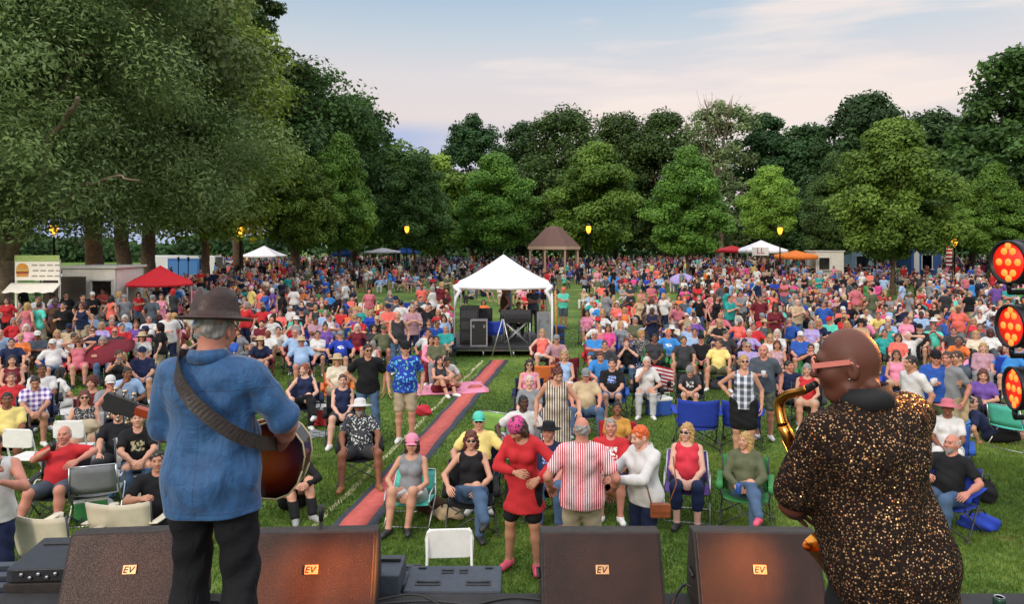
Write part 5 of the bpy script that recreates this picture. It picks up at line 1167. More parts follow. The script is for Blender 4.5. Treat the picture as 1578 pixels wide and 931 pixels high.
TOPC = ['white'] * 8 + ['red'] * 3 + ['coral'] * 2 + ['navy'] * 7 + ['black'] * 9 + ['charcoal'] * 5 + ['slate'] * 2 + ['light_blue'] * 3 + ['blue'] * 3 + ['pink'] * 2 + ['grey'] * 3 + ['teal', 'turquoise', 'purple', 'lavender', 'yellow', 'maroon', 'maroon', 'hot_pink', 'rose', 'orange', 'cream', 'olive', 'green', 'mauve', 'sky', 'tan', 'royal', 'slate']
BOTC = ['navy', 'denim', 'khaki', 'black', 'grey', 'white', 'charcoal', 'denim', 'olive', 'slate', 'tan']
SKN = ['light', 'light', 'pale', 'tan', 'ruddy', 'ruddy', 'light', 'tan', 'brown', 'dark']
POSES['si_arm_l'] = tilt('si_arm', hy=-28, ha=(-.26, -.20, .15), fa=(-.2, -.5, .08)); POSES['si_arm_r'] = tilt('si_arm', hy=30, hr=6, hb=(.10, -.24, .12), fb=(.05, -.56, .08))
POSES['si_lap_l'] = tilt('si_lap', hy=-32, hp=8, ha=(-.14, -.28, .12)); POSES['si_lap_r'] = tilt('si_lap', hy=24, hr=-7, lean=-2, fa=(-.05, -.34, .08), fb=(.08, -.36, .08)); POSES['si_fold_r'] = tilt('si_fold', hy=20, side=4, fa=(-.05, -.6, .08), fb=(.05, -.62, .09)); POSES['si_talk'] = tilt('si_arm', hy=50, hr=5, tw=12, ha=(-.16, -.34, .30), lean=2)
SIT = ['si_arm', 'si_lap', 'si_fold', 'si_wide', 'si_drink', 'si_cross', 'si_chin', 'si_fwd', 'si_lap_l', 'si_arm_l', 'si_phone', 'gr_knee', 'si_lap_r', 'si_arm_r', 'si_fold_r', 'si_talk', 'si_cross', 'gr_cross']
def random_look(r):
    sex = r.choice('mf'); top = ('shirt' if r.random() < .75 or sex == 'm' and r.random() < .7 else 'tank_top') + ':' + r.choice(TOPC)
    bot = r.choice(['shorts', 'shorts', 'trousers', 'shorts' if sex == 'm' else 'capris']) + ':' + r.choice(BOTC)
    hair = (r.choice(['short', 'short', 'short', 'bald_ring']) if sex == 'm' else r.choice(['long', 'bob', 'long', 'ponytail', 'short', 'bob'])) + ':' + r.choice(['brown', 'brown', 'dark', 'grey', 'grey', 'white', 'blonde' if sex == 'f' else 'brown', 'light', 'auburn'])
    wear = [r.choice(['cap', 'cap', 'sun_hat']) + ':' + r.choice(['white', 'navy', 'red', 'tan', 'black', 'grey'])] if r.random() < .27 else []
    if hair.startswith('bald') and hair.split(':')[1] in ('blonde', 'auburn', 'light', 'brown'): hair = 'bald_ring:grey'
    if r.random() < .15: wear.append('sunglasses:black')
    return sex, top, bot, hair, wear, r.choice(SKN)
def crowd_spots(d0, d1, step, sp):
    d = d0; out_ = []
    while d < d1:
        xw = .72 * d; x = -xw + rnd.random()
        while x < xw:
            dd = d + (rnd.random() - .5) * step * .55; px, py = CX + x / dd * F, HY + F * HC / dd
            if -10 < px < 1590 and free(px, py): out_.append((x, dd, px))
            x += sp * (.72 + .5 * rnd.random())
        d += step * (1 + (d - d0) * .004)
    return out_
TRUNKS = [((px - CX) / F * d, d) for px, d in ((920, 82), (1062, 60), (1376, 50), (764, 82), (462, 62), (640, 74), (1530, 62))]
def clear(x, y, r_):
    for a, b in TRUNKS:
        if b - 7 < y < b + 2 and abs(x - a * y / b) < 1.1: return False
    for a, b in OCC:
        if abs(a - x) < r_ and abs(b - y) < r_ * 1.25 : return False
    return True
NIND = 300
spots = [s for s in crowd_spots(14, 40, 1.0, .76) if clear(s[0], s[1], .56)]
count = sum(1 for o in bpy.data.objects if o.name.startswith('person')); rest = []
def hidden(px, d):
    y = HY + F * (HC - 1.2) / d
    return (232 < px < 440 and y > 470 and d > 4) or (1262 < px < 1360 and y > 500) or (px > 1535 and 375 < y < 640)
for x, d, px in spots:
    if hidden(px, d): rest.append((x, d)); continue
    if count >= NIND: rest.append((x, d)); continue
    for _ in range(8):
        sex, top, bot, hair, wear, skn = random_look(rnd); pose = rnd.choice(SIT) if rnd.random() < .86 else rnd.choice(['st_relax', 'st_cup', 'st_fold', 'st_hang', 'st_clap'])
        rot = -math.degrees(math.atan2(x, d)) + rnd.gauss(0, 14)
        o = mid_person(px, None, d, pose, sex, top, bot, hair, wear, skn, rnd.choice([0, .5, .9]), rot, .93 + .12 * rnd.random())
        if o: OCC.append((x, d)); count += 1; break
print('INDIVIDUALS', count, 'chairs', sum(1 for o in bpy.data.objects if o.get('category') == 'chair'), 'rest', len(rest))

# ------------------------------------------------------------------ everyone farther back: one countless crowd
def crowd_variant(pose, sex, h, r):
    J = skel(dict(POSES[pose], sex=sex, fat=.4)); out_ = []
    P, Q, c = body_arrays(J, h, max(.028, h * .7)) if h < .05 else body_arrays(J, h, .04)
    out_.append((P, Q, 0)); P, Q = garment(J, 'shirt', h); out_.append((P, Q, 1)); P, Q = garment(J, r.choice(['shorts', 'trousers']), h); out_.append((P, Q, 2))
    P, Q = hair_field('short' if sex == 'm' else 'bob', max(.028, h * .6)); out_.append((P @ J['HM'].T * HS + J['head'], Q, 3)); V, Qs, G_, n = [], [], [], 0
    for P, Q, g in out_: V.append(P); Qs.append(Q + n); G_.append(np.full(len(P), g)); n += len(P)
    return np.concatenate(V), np.concatenate(Qs), np.concatenate(G_)
def mass(name, spots, h, seed, lab):
    r = random.Random(seed); vs = [crowd_variant(p, s, h, r) for p, s in (('si_arm', 'm'), ('si_lap', 'f'), ('si_fold', 'm'), ('si_drink', 'f'), ('si_cross', 'f'), ('si_wide', 'm'), ('st_relax', 'm'), ('st_fold', 'f'), ('st_cup', 'm'), ('st_hang', 'f'))]
    V, Q, K, n = [], [], [], 0
    for x, d in spots:
        far_ = d > 60; k = r.randrange(6) if r.random() < (.82 if not far_ else .5) else 6 + r.randrange(4); v, q, g = vs[k]
        a = -math.atan2(x, d) + r.gauss(0, .45 if k < 6 else 1.5); c, s_ = math.cos(a), math.sin(a); sc = .92 + .14 * r.random()
        p = v * sc; p = np.stack([p[:, 0] * c - p[:, 1] * s_ + x, p[:, 0] * s_ + p[:, 1] * c + d, p[:, 2]], 1)
        sex, top, bot, hair, wear, skn = random_look(r)
        pal = (.85 if far_ else 1.0) * np.array([SKINC[skn], COL[top.split(':')[1]], COL[bot.split(':')[1]], HAIRC[hair.split(':')[1]] if not wear else COL[wear[0].split(':')[1]]])  # distant figures get darker colours for the shade under the trees
        V.append(p); Q.append(q + n); K.append(pal[g]); n += len(v)
    K = np.concatenate(K); K = np.concatenate([K, np.ones((len(K), 1))], 1)
    m, nn_, l, b = mat(name + '_cloth'); at_ = nn_.new("ShaderNodeAttribute"); at_.attribute_name = 'paint'; l.new(at_.outputs['Color'], b.inputs['Base Color']); b.inputs['Roughness'].default_value = .8; b.inputs['Specular IOR Level'].default_value = .2
    o = link(name, quads_mesh(name, np.concatenate(V), np.concatenate(Q), True, K), m); tag(o, lab, 'crowd', kind='stuff'); print(name, len(spots), len(o.data.polygons))
s2 = [(x, d) for x, d, px in crowd_spots(41, 60, 1.35, .88) if clear(x, d, 0)]
mass('crowd', rest + s2, .038, 5, 'dense seated audience filling the lawn in the middle distance')
rnd.seed(3)
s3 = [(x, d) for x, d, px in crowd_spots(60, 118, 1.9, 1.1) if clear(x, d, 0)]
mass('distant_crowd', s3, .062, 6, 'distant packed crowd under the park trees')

# ------------------------------------------------------------------ things in hands and on the grass beside people
bpy.context.view_layer.update()
def by_label(s): return [o for o in bpy.data.objects if o.get('label', '').startswith(s)][0]
def held(o, side, kind, color, label, cat):
    J = JOF[o.name]; d = nrm(J['wr' + side] - J['el' + side]); p = o.matrix_world @ Vector([float(q) for q in (J['wr' + side] + d * .085 + V3(0, -.03, .01))])
    if kind == 'cup': b = MB().lathe([(.028, -.05), (.040, .06), (.036, .06), (.025, -.04)], 14)
    elif kind == 'can': b = MB().lathe([(.028, -.06), (.033, -.055), (.033, .05), (.026, .06)], 14)
    else: b = MB().box((0, 0, 0), (.075, .010, .15), rx=R(-25))
    q = b.build(kind, PLAST, color=COL[color]); q.location = p; tag(q, label, cat); return q
held(by_label('standing man in slate green'), 'a', 'cup', 'white', 'white cup in the hand of the man in camouflage shorts', 'cup')
held(by_label('standing man in blue T-shirt and black cap'), 'a', 'cup', 'white', 'white cup held by the standing man in blue T-shirt', 'cup')
held(by_label('standing man in light grey T-shirt'), 'a', 'cup', 'white', 'white cup held by the man in light grey T-shirt', 'cup')
held(by_label('bald man in red polo'), 'a', 'cup', 'black', 'dark cup at the mouth of the bald man in red', 'cup')
held(by_label('woman in olive top'), 'a', 'can', 'blue', 'blue can held by the woman in the olive top', 'can')
held(by_label('auburn haired woman in dark purple'), 'a', 'phone', 'black', 'black phone held by the woman in dark purple', 'phone')
held(by_label('woman in black top holding her phone'), 'a', 'phone', 'black', 'black phone raised by the woman left of the navy cap', 'phone')
held(by_label('man in white sleeveless shirt'), 'a', 'phone', 'black', 'black phone raised at the left edge of the photo', 'phone')
held(by_label('laughing grey haired'), 'b', 'can', 'grey', 'silver can held by the laughing man in red', 'can')
def lap_bag():
    o = by_label('woman in spotted tank top'); p = o.matrix_world @ Vector((0, -.26, .66)); P, Q = field([ell((0, 0, 0), (.20, .12, .10), .03), ell((.08, .02, .03), (.12, .10, .09), .03)], .012, (), (), ndisp(.01, 30)); q = link('handbag', quads_mesh('handbag', P, Q), CLOTH, None, p, COL['khaki']); tag(q, 'beige bag on the lap of the woman in the spotted tank top', 'bag')
lap_bag()
def blanket(px, py, w_, h_, color, label, rz):
    p = gp(px, py); r = random.Random(px); ph = r.random() * 6
    o = MB().sheet(lambda u, v: ((u - .5) * w_ + .03 * math.sin(v * 9 + ph), (v - .5) * h_ + .03 * math.sin(u * 8), .022 + .012 * math.sin(u * 11 + ph) * math.sin(v * 9)), 14, 14, .008).build('blanket', CLOTH, color=COL[color]); o.location = p; o.rotation_euler[2] = R(rz); tag(o, label, 'blanket')
blanket(688, 600, 1.9, 1.4, 'pink', 'pale pink blanket under the people sitting by the white line', 12)
blanket(1530, 655, 1.8, 1.3, 'sky', 'light blue blanket on the grass under the lowest stage lamp', -20)
blanket(88, 632, 1.6, 1.2, 'white', 'white blanket under the kneeling person in white', 8)
def cooler(px, py, color, label, rz=0, s=1.0):
    p = gp(px, py); t = empty('cooler', p, R(rz)); t.scale = (s,) * 3; tag(t, label, 'cooler', 'coolers on the lawn'); MB().box((0, 0, .16), (.46, .30, .30)).build('body', PLAST, t, .02, COL[color]); l = MB().box((0, 0, .34), (.48, .32, .06)).build('lid', WHITEPL, t, .015)
    MB().tube([(-.24, 0, .30), (-.25, 0, .44), (.25, 0, .44), (.24, 0, .30)], .010, 6).build('handle', WHITEPL, t)
cooler(1015, 640, 'blue', 'blue cooler with white lid behind the blonde woman in red', 20); cooler(498, 655, 'red', 'red cooler beside the short haired woman in navy', -10); cooler(1118, 592, 'royal', 'royal blue cooler beside the man in yellow', 15, .8); cooler(140, 800, 'green', 'green cooler with white lid beside the grey lawn chair', 30, .8)
# ------------------------------------------------------------------ stage front
def add_stage():
    m = simple('stage_black', (.022, .021, .022), .75, 0, .3, 8, .2)
    b = MB().box((0, 1.2, DECK - .04), (9.5, 6.6, .08)); b.box((0, 4.46, DECK / 2 - .05), (9.4, .04, DECK - .1))
    o = b.build('stage', m, bevel=.006); tag(o, 'black stage deck edge along the bottom of the view', 'stage'); 
    mp_ = simple('truss_dark', (.05, .05, .055), .5, .4)
    for x in (-4.2, -1.4, 1.4, 4.2): link('leg', MB().tube([(x, 4.2, 0), (x, 4.2, DECK - .08)], .04, 8).mesh('leg'), mp_, o)
add_stage()
def grille_mat():
    m, n, l, b = mat('speaker_grille'); tcn = n.new("ShaderNodeTexCoord"); v = tcn.outputs['Object']
    f = nmath(n, l, 'MULTIPLY', nnoise(n, l, 3, 3, vec=v), 1.0); c = nramp(n, l, f, [(.35, lin('#2e1c17')), (.65, lin('#43281f'))])
    vo = n.new("ShaderNodeTexVoronoi"); vo.inputs['Scale'].default_value = 190; l.new(v, vo.inputs['Vector']); h = nramp(n, l, vo.outputs['Distance'], [(.25, .0), (.45, 1.0)])
    l.new(nmix(n, l, 1.0, c, nramp(n, l, vo.outputs['Distance'], [(.2, .6), (.5, 1.05)]), 'MULTIPLY'), b.inputs['Base Color']); b.inputs['Roughness'].default_value = .42; b.inputs['Metallic'].default_value = .35; nbump(n, l, h, .5, .002, b); return m
GRILLE = grille_mat(); CAB = simple('cabinet_paint', (.03, .024, .022), .6, 0, .3, 20, .5, 220)
def badge(parent, c, rx, w_=.075, h_=.05):
    """small metal maker's plate with two slanted letters"""
    M = Matrix.Translation(c) @ Matrix.Rotation(rx, 4, 'X')
    gold = simple('badge_plate', lin('#e0a878'), .35, .5, .1, 20, 0); dk = simple('badge_ink', lin('#3a1f16'), .5, 0, 0, 5, 0)
    p = MB().box((0, -.003, 0), (w_, .006, h_), M=M).build('badge', gold, parent, .002)
    k = MB(); t = .006; s = .25
    def bar(x0, z0, x1, z1): 
        d = Vector((x1 - x0, 0, z1 - z0)); n_ = Vector((-d.z, 0, d.x)).normalized() * t / 2; v = []
        for yy in (-.0075, -.0062): v += [Vector((x0, yy, z0)) - n_, Vector((x1, yy, z1)) - n_, Vector((x1, yy, z1)) + n_, Vector((x0, yy, z0)) + n_]
        k.add(v, [(3, 2, 1, 0), (4, 5, 6, 7), (0, 1, 5, 4), (1, 2, 6, 5), (2, 3, 7, 6), (3, 0, 4, 7)], False, M)
    sl = lambda x, z: (x + z * s, z)
    for z in (-.014, 0, .014): bar(*sl(-.026, z), *sl(-.008, z))
    bar(*sl(-.026, -.015), *sl(-.026, .015)); bar(*sl(-.001, .015), *sl(.010, -.015)); bar(*sl(.010, -.015), *sl(.024, .015))
    k.build('letters', dk, p)
def wedge(px, w_, yaw, label, dfront=4.15, s=1.0):
    X = (px - CX) / F * (dfront + .15); t = empty('stage_monitor', (X, dfront, DECK), yaw); t.scale = (1, s, s); tag(t, label, 'stage monitor', 'brown stage monitors along the stage edge')
    prof = [(0, 0), (-.005, .05), (.185, .44), (.30, .43), (.36, .10), (.36, 0)]
    MB().prism(prof, -w_ / 2, w_ / 2, 'x').build('cabinet', CAB, t, .008)
    a, b = Vector((0, -.005, .05)), Vector((0, .185, .44)); n_ = Vector((0, -(b - a).z, (b - a).y)).normalized(); g = MB()
    c = (a + b) / 2 + n_ * .008; ang = math.atan2((b - a).z, (b - a).y)
    g.box(tuple(c), (w_ - .03, (b - a).length - .02, .014), rx=ang); g.build('grille', GRILLE, t, .005)
    badge(t, c + n_ * .010 + (b - a).normalized() * .01, ang - R(90))
    MB().tube([(-w_ / 2 - .012, .12, .20), (-w_ / 2 - .012, .24, .20)], .012, 6).build('handle', BLACKPL, t); return t
wedge(212, .74, R(6), 'stage monitor behind the guitarist legs, leftmost of the brown speakers')
wedge(486, .73, R(3), 'glowing brown stage monitor right beside the guitarist')
wedge(926, .70, R(0), 'brown stage monitor in front of the striped shirt man')
wedge(1164, .72, R(-2), 'glowing brown stage monitor left of the saxophonist, with badge')
# cabinets standing on the ground right in front of the stage, their tops level with the deck
GREYTOP = simple('cabinet_grey', lin('#3d444e'), .6, 0, .15, 25, .4, 160)
def sub_stack(px, d, w_, dp, ztop, label):
    X = (px - CX) / F * (d + dp / 2); t = empty('speaker_cabinet', (X, d + dp / 2, 0)); tag(t, label, 'speaker', 'speaker cabinets in front of the stage')
    MB().box((0, 0, ztop * .25), (w_, dp, ztop * .5 - .01)).build('lower_cabinet', CAB, t, .012)
    MB().box((0, 0, ztop * .75), (w_, dp, ztop * .5 - .004)).build('upper_cabinet', GREYTOP, t, .012)
    for sx_, sy_, ww in ((-.26, -.22, .26), (.26, -.22, .26), (-.08, .24, .13), (.09, .24, .09)):
        r_ = MB().box((sx_ * w_, sy_ * dp, ztop + .001), (ww * w_, .19 * dp, .006)).build('recess', BLACKPL, t, .002); MB().tube([(sx_ * w_ - ww * w_ * .45, sy_ * dp, ztop + .008), (sx_ * w_ + ww * w_ * .45, sy_ * dp, ztop + .008)], .006, 6).build('grip', GREYTOP, r_)
    for q in (-1, 1): MB().box((q * w_ * .36, dp * .36, ztop + .002), (.05, .02, .012)).build('latch', BLACKPL, t)
    return t
sub_stack(700, 4.50, .60, .36, 1.375, 'grey topped speaker cabinet with recessed grips below the white folding chair')
sub_stack(628, 4.62, .14, .30, 1.36, 'narrow grey cabinet squeezed between monitor and grey topped speaker')
def rear_panel_speaker():
    t = empty('powered_speaker', ((76 - CX) / F * 4.55, 4.76, 0), R(4)); tag(t, 'flat black powered speaker with connector panel and slatted top at the left edge', 'speaker')
    zt_ = 1.49; MB().box((0, 0, .7), (.58, .42, 1.4)).build('riser', CAB, t, .01); MB().prism([(-.21, 1.405), (.21, 1.405), (.21, zt_ + .03), (-.21, zt_)], -.27, .27, 'x').build('cabinet', simple('cabinet_black', lin('#2b3038'), .65, 0, .15, 25, .4, 160), t, .01)
    p = MB().box((.0, -.215, 1.45), (.46, .012, .075)).build('rear_panel', BLACKPL, t, .003)
    for i in range(5): MB().lathe([(.010, 0), (.012, .01), (.006, .012)], 10, Matrix.Translation((-.17 + i * .05, -.222, 1.46 - (i % 2) * .02)) @ Matrix.Rotation(R(90), 4, 'X')).build('knob', STEEL, p)
    MB().box((.13, -.226, 1.45), (.02, .01, .05)).build('switch', WHITEPL, p)
    for q in (-1, 1): MB().box((q * .13, .10, zt_ + .025), (.16, .02, .012), rx=R(6)).build('handle', BLACKPL, t)
    for i in range(3): MB().box((-.60, -.16 + i * .13, 1.36 + .01 * i), (.62, .05, .03), rx=R(10)).build('slat', GREYTOP, t)
rear_panel_speaker()
def back_box():
    t = empty('amplifier_case', ((604 - CX) / F * 4.7, 4.62, 0)); tag(t, 'small dark case peeking out behind the glowing monitor beside the guitarist', 'case')
    MB().box((0, 0, .74), (.16, .30, 1.48)).build('body', GREYTOP, t, .01); MB().box((.0, .05, 1.49), (.12, .03, .02)).build('handle', BLACKPL, t)
back_box()
def cable(pts, r_, label, group='cables along the stage edge'):
    P = []
    pts = [Vector(p) for p in pts]
    for i in range(len(pts) - 1):
        for k in range(8):
            t = k / 8; p0, p1, p2, p3 = pts[max(i - 1, 0)], pts[i], pts[i + 1], pts[min(i + 2, len(pts) - 1)]
            P.append(.5 * ((2 * p1) + (p2 - p0) * t + (2 * p0 - 5 * p1 + 4 * p2 - p3) * t * t + (3 * p1 - p0 - 3 * p2 + p3) * t ** 3))
    P.append(pts[-1]); o = MB().tube(P, r_, 6).build('cable', BLACKPL); tag(o, label, 'cable', group)
Z = DECK + .008
cable([(-3.4, 4.36, Z), (-2.6, 4.30, Z + .004), (-1.9, 4.38, Z), (-1.0, 4.33, Z), (-.5, 4.36, Z + .01), (-.1, 4.30, Z)], .008, 'thick black cable running left along the stage edge past the grey speaker')
cable([(-1.0, 4.28, Z), (-.6, 4.4, Z + .03), (-.35, 4.3, Z), (0.0, 4.42, Z), (.3, 4.36, Z)], .006, 'thin tangled cable in front of the grey topped speaker')
cable([(.92, 4.30, Z), (.98, 4.38, Z + .05), (1.04, 4.42, Z + .08), (1.10, 4.36, Z + .05), (1.14, 4.30, Z), (1.0, 4.26, Z)], .009, 'looped black cable between the two right monitors')
cable([(2.1, 4.25, Z), (2.6, 4.32, Z), (3.2, 4.26, Z)], .008, 'black cable on the deck at the right end')
def can():
    p = at(1540, 4.2, 925); b = MB(); b.lathe([(.028, 0), (.033, .006), (.033, .105), (.027, .118)], 20); t = b.build('beer_can', simple('can_green', lin('#2c4a3a'), .3, .5, .1, 20, 0)); t.location = (p.x, 4.2, DECK + .001)
    tag(t, 'dark green can with silver lid on the stage edge at the right', 'can'); MB().lathe([(.027, .1175), (.028, .122), (.024, .121), (.022, .118)], 20).build('lid', STEEL, t)
can()
def post():
    p = at(502, 4.55, 815); t = empty('microphone_stand', (p.x, 4.40, DECK)); tag(t, 'short black microphone stand top showing above the glowing monitor', 'microphone stand')
    MB().lathe([(.10, 0), (.10, .015), (.02, .025)], 16).build('base', BLACKMETAL, t); MB().tube([(0, 0, .02), (0.01, 0, .50)], .010, 8).build('pole', BLACKMETAL, t); MB().tube([(0.01, 0, .48), (.015, -.01, .57)], [.014, .018], 10).build('clip', BLACKPL, t)
post()

# ------------------------------------------------------------------ stage lamps at the right
def par(px, py, d, label, nx=-.985, ny=-.17):
    c = at(px, d, py); yaw = math.atan2(-.80, .60)     # lens normal direction (-x,-y)
    t = empty('stage_lamp', c); tag(t, label, 'stage light', 'orange stage lamps stacked at the right edge')
    nv = Vector((nx, ny, -.02)).normalized(); M = nv.to_track_quat('Z', 'Y').to_matrix().to_4x4()
    b = MB().lathe([(.075, -.24), (.088, -.22), (.090, -.02), (.094, 0), (.094, .012), (.084, .012), (.082, -.006), (.001, -.006)], 28, M).build('housing', BLACKMETAL, t)
    for i in range(7): MB().lathe([(.092, -.20 + i * .025), (.096, -.197 + i * .025), (.092, -.194 + i * .025)], 28, M).build('fin', BLACKMETAL, b)
    def em(name, col, s):
        if name in MATS: return MATS[name]
        m, n, l, bs = mat(name); bs.inputs['Base Color'].default_value = (*col, 1); bs.inputs['Emission Color'].default_value = (*col, 1); bs.inputs['Emission Strength'].default_value = s; MATS[name] = m; return m
    MB().lathe([(.001, -.001), (.080, -.001), (.080, .002), (.001, .004)], 28, M).build('lens', em('lens_red', (1, .02, .006), .42), t)
    k = MB(); pts = [(0, 0)] + [(.030 * math.cos(a), .030 * math.sin(a)) for a in np.linspace(0, 6.283, 6, endpoint=False)] + [(.058 * math.cos(a), .058 * math.sin(a)) for a in np.linspace(.26, 6.54, 10, endpoint=False)]
    e = em('led_orange', (1, .20, .03), 1.3)
    pts = [(x, y) for y in (-.046, 0, .046) for x in ((-.02, .022) if y else (-.046, 0, .046))] + [(0, .07), (0, -.07)]
    for x, y in pts: MB().lathe([(.0155, .003), (.0155, .006), (.006, .011)], 12, M @ Matrix.Translation((x, y, 0))).build('led', e, t)
    MB().tube([(0, 0, -.10), (.02, .03, -.13), (.30, .05, -.13)], .012, 8).build('yoke', BLACKMETAL, t)
    l = bpy.data.lights.new('lamp_light', 'SPOT'); l.energy = 130; l.color = (1, .34, .07); l.spot_size = R(75); l.spot_blend = .7; l.shadow_soft_size = .08
    o = bpy.data.objects.new('lamp_light', l); C.objects.link(o); o.parent = t; o.location = nv * .03; return t, o
P3 = [par(1555, 404, 3.15, 'topmost of the three orange stage lamps', -.97, -.20), par(1559, 503, 3.15, 'middle one of the three orange stage lamps', -.995, -.02), par(1564, 599, 3.15, 'lowest of the three orange stage lamps', -.98, .18)]
for (t, o), tgt in zip(P3, ((1.2, 2.55, 3.2), (1.32, 4.22, 1.55), (-1.12, 4.22, 1.55))):
    o.rotation_euler = (Vector(tgt) - t.location).to_track_quat('-Z', 'Y').to_euler()
P3[0][1].data.energy = 120; P3[1][1].data.energy = 700; P3[2][1].data.energy = 6500; P3[2][1].data.spot_size = R(9); P3[1][1].data.spot_size = R(17)
for _t, _l in P3: _l.data.spot_blend = 1
def lamp_tower():
    x = P3[0][0].location.x + .32; t = empty('lighting_stand', (x, 3.2, DECK)); tag(t, 'black upright that carries the orange stage lamps just past the right edge', 'lighting stand')
    MB().tube([(0, 0, 0), (0, 0, 2.4)], .025, 10).build('pole', BLACKMETAL, t); MB().lathe([(.22, 0), (.22, .02), (.03, .04)], 20).build('base', BLACKMETAL, t)
lamp_tower()

# ------------------------------------------------------------------ the two musicians
def blue_shirt_mat():
    m, n, l, b = mat('blue_denim_shirt'); tcn = n.new("ShaderNodeTexCoord"); v = tcn.outputs['Object']
    mpn = n.new("ShaderNodeMapping"); mpn.inputs['Scale'].default_value = (1, 1, .25); l.new(v, mpn.inputs[0]); a = nnoise(n, l, 30, 5, vec=mpn.outputs[0], rough=.7)
    c = nramp(n, l, a, [(.3, lin('#15406b')), (.5, lin('#1b4c7a')), (.7, lin('#245a8a'))]); sx_ = n.new("ShaderNodeSeparateXYZ"); l.new(v, sx_.inputs[0]); ln = lambda q, p, w_: nmath(n, l, 'LESS_THAN', nmath(n, l, 'ABSOLUTE', nmath(n, l, 'SUBTRACT', q, p)), w_)
    seam = nmath(n, l, 'MAXIMUM', nmath(n, l, 'MAXIMUM', ln(sx_.outputs[2], 1.335, .0022), ln(sx_.outputs[2], .828, .0016)), nmath(n, l, 'MULTIPLY', ln(sx_.outputs[0], .0, .0018), nmath(n, l, 'LESS_THAN', sx_.outputs[2], 1.335)))
    c = nmix(n, l, nmath(n, l, 'MULTIPLY', seam, .55), c, lin('#0c2340')); l.new(c, b.inputs['Base Color']); b.inputs['Roughness'].default_value = .7; b.inputs['Sheen Weight'].default_value = .25
    t = n.new("ShaderNodeTexNoise"); t.inputs['Scale'].default_value = 6; t.inputs['Detail'].default_value = 5; t.inputs['Distortion'].default_value = 1.6; l.new(v, t.inputs[0]); nbump(n, l, t.outputs[0], .7, .035, b); return m
def sequin_mat():
    m, n, l, b = mat('sequin_shirt'); tcn = n.new("ShaderNodeTexCoord"); v = tcn.outputs['Object']
    def layer(s, lo): 
        vo = n.new("ShaderNodeTexVoronoi"); vo.inputs['Scale'].default_value = s; l.new(v, vo.inputs['Vector']); sp = n.new("ShaderNodeSeparateColor"); l.new(vo.outputs['Color'], sp.inputs[0])
        return nmath(n, l, 'MULTIPLY', nmath(n, l, 'GREATER_THAN', sp.outputs[0], lo), nmath(n, l, 'LESS_THAN', vo.outputs['Distance'], .34)), vo, sp
    f, vo, sp = layer(125, .12); mpn = n.new("ShaderNodeMapping"); mpn.inputs['Scale'].default_value = (1, 1, .35); l.new(v, mpn.inputs[0])
    dens = nramp(n, l, nnoise(n, l, 9, 3, vec=mpn.outputs[0]), [(.34, .45), (.56, 1.0)]); f = nmath(n, l, 'MULTIPLY', f, dens)
    g = nmix(n, l, sp.outputs[1], lin('#94502e'), lin('#f4c88e')); l.new(nmix(n, l, f, (.016, .010, .008), g), b.inputs['Base Color']); l.new(nmath(n, l, 'MULTIPLY', f, .85), b.inputs['Metallic']); b.inputs['Specular IOR Level'].default_value = .12
    l.new(nramp(n, l, f, [(0, .75), (1, .28)]), b.inputs['Roughness'])
    # every sequin lies at its own small tilt
    nm = n.new("ShaderNodeNormalMap"); b1 = n.new("ShaderNodeBump"); b1.inputs['Strength'].default_value = .9; b1.inputs['Distance'].default_value = .03
    t = n.new("ShaderNodeTexNoise"); t.inputs['Scale'].default_value = 7; t.inputs['Detail'].default_value = 3; t.inputs['Distortion'].default_value = 1.5; l.new(mpn.outputs[0], t.inputs[0]); l.new(t.outputs[0], b1.inputs['Height'])
    geo = n.new("ShaderNodeVectorMath"); geo.operation = 'SUBTRACT'; l.new(vo.outputs['Color'], geo.inputs[0]); geo.inputs[1].default_value = (.5, .5, .5)
    sc_ = n.new("ShaderNodeVectorMath"); sc_.operation = 'SCALE'; sc_.inputs[3].default_value = .9; l.new(geo.outputs[0], sc_.inputs[0]); ad = n.new("ShaderNodeVectorMath"); ad.operation = 'ADD'; l.new(b1.outputs[0], ad.inputs[0]); l.new(sc_.outputs[0], ad.inputs[1])
    no = n.new("ShaderNodeVectorMath"); no.operation = 'NORMALIZE'; l.new(ad.outputs[0], no.inputs[0]); l.new(no.outputs[0], b.inputs['Normal']); n.remove(nm); return m
def tubeobj(name, P, r, m, parent, n=8): 
    o = MB().tube(P, r, n).build(name, m); o.parent = parent; return o
def hold(o, child, wl):
    """child keeps its world place"""
    return child
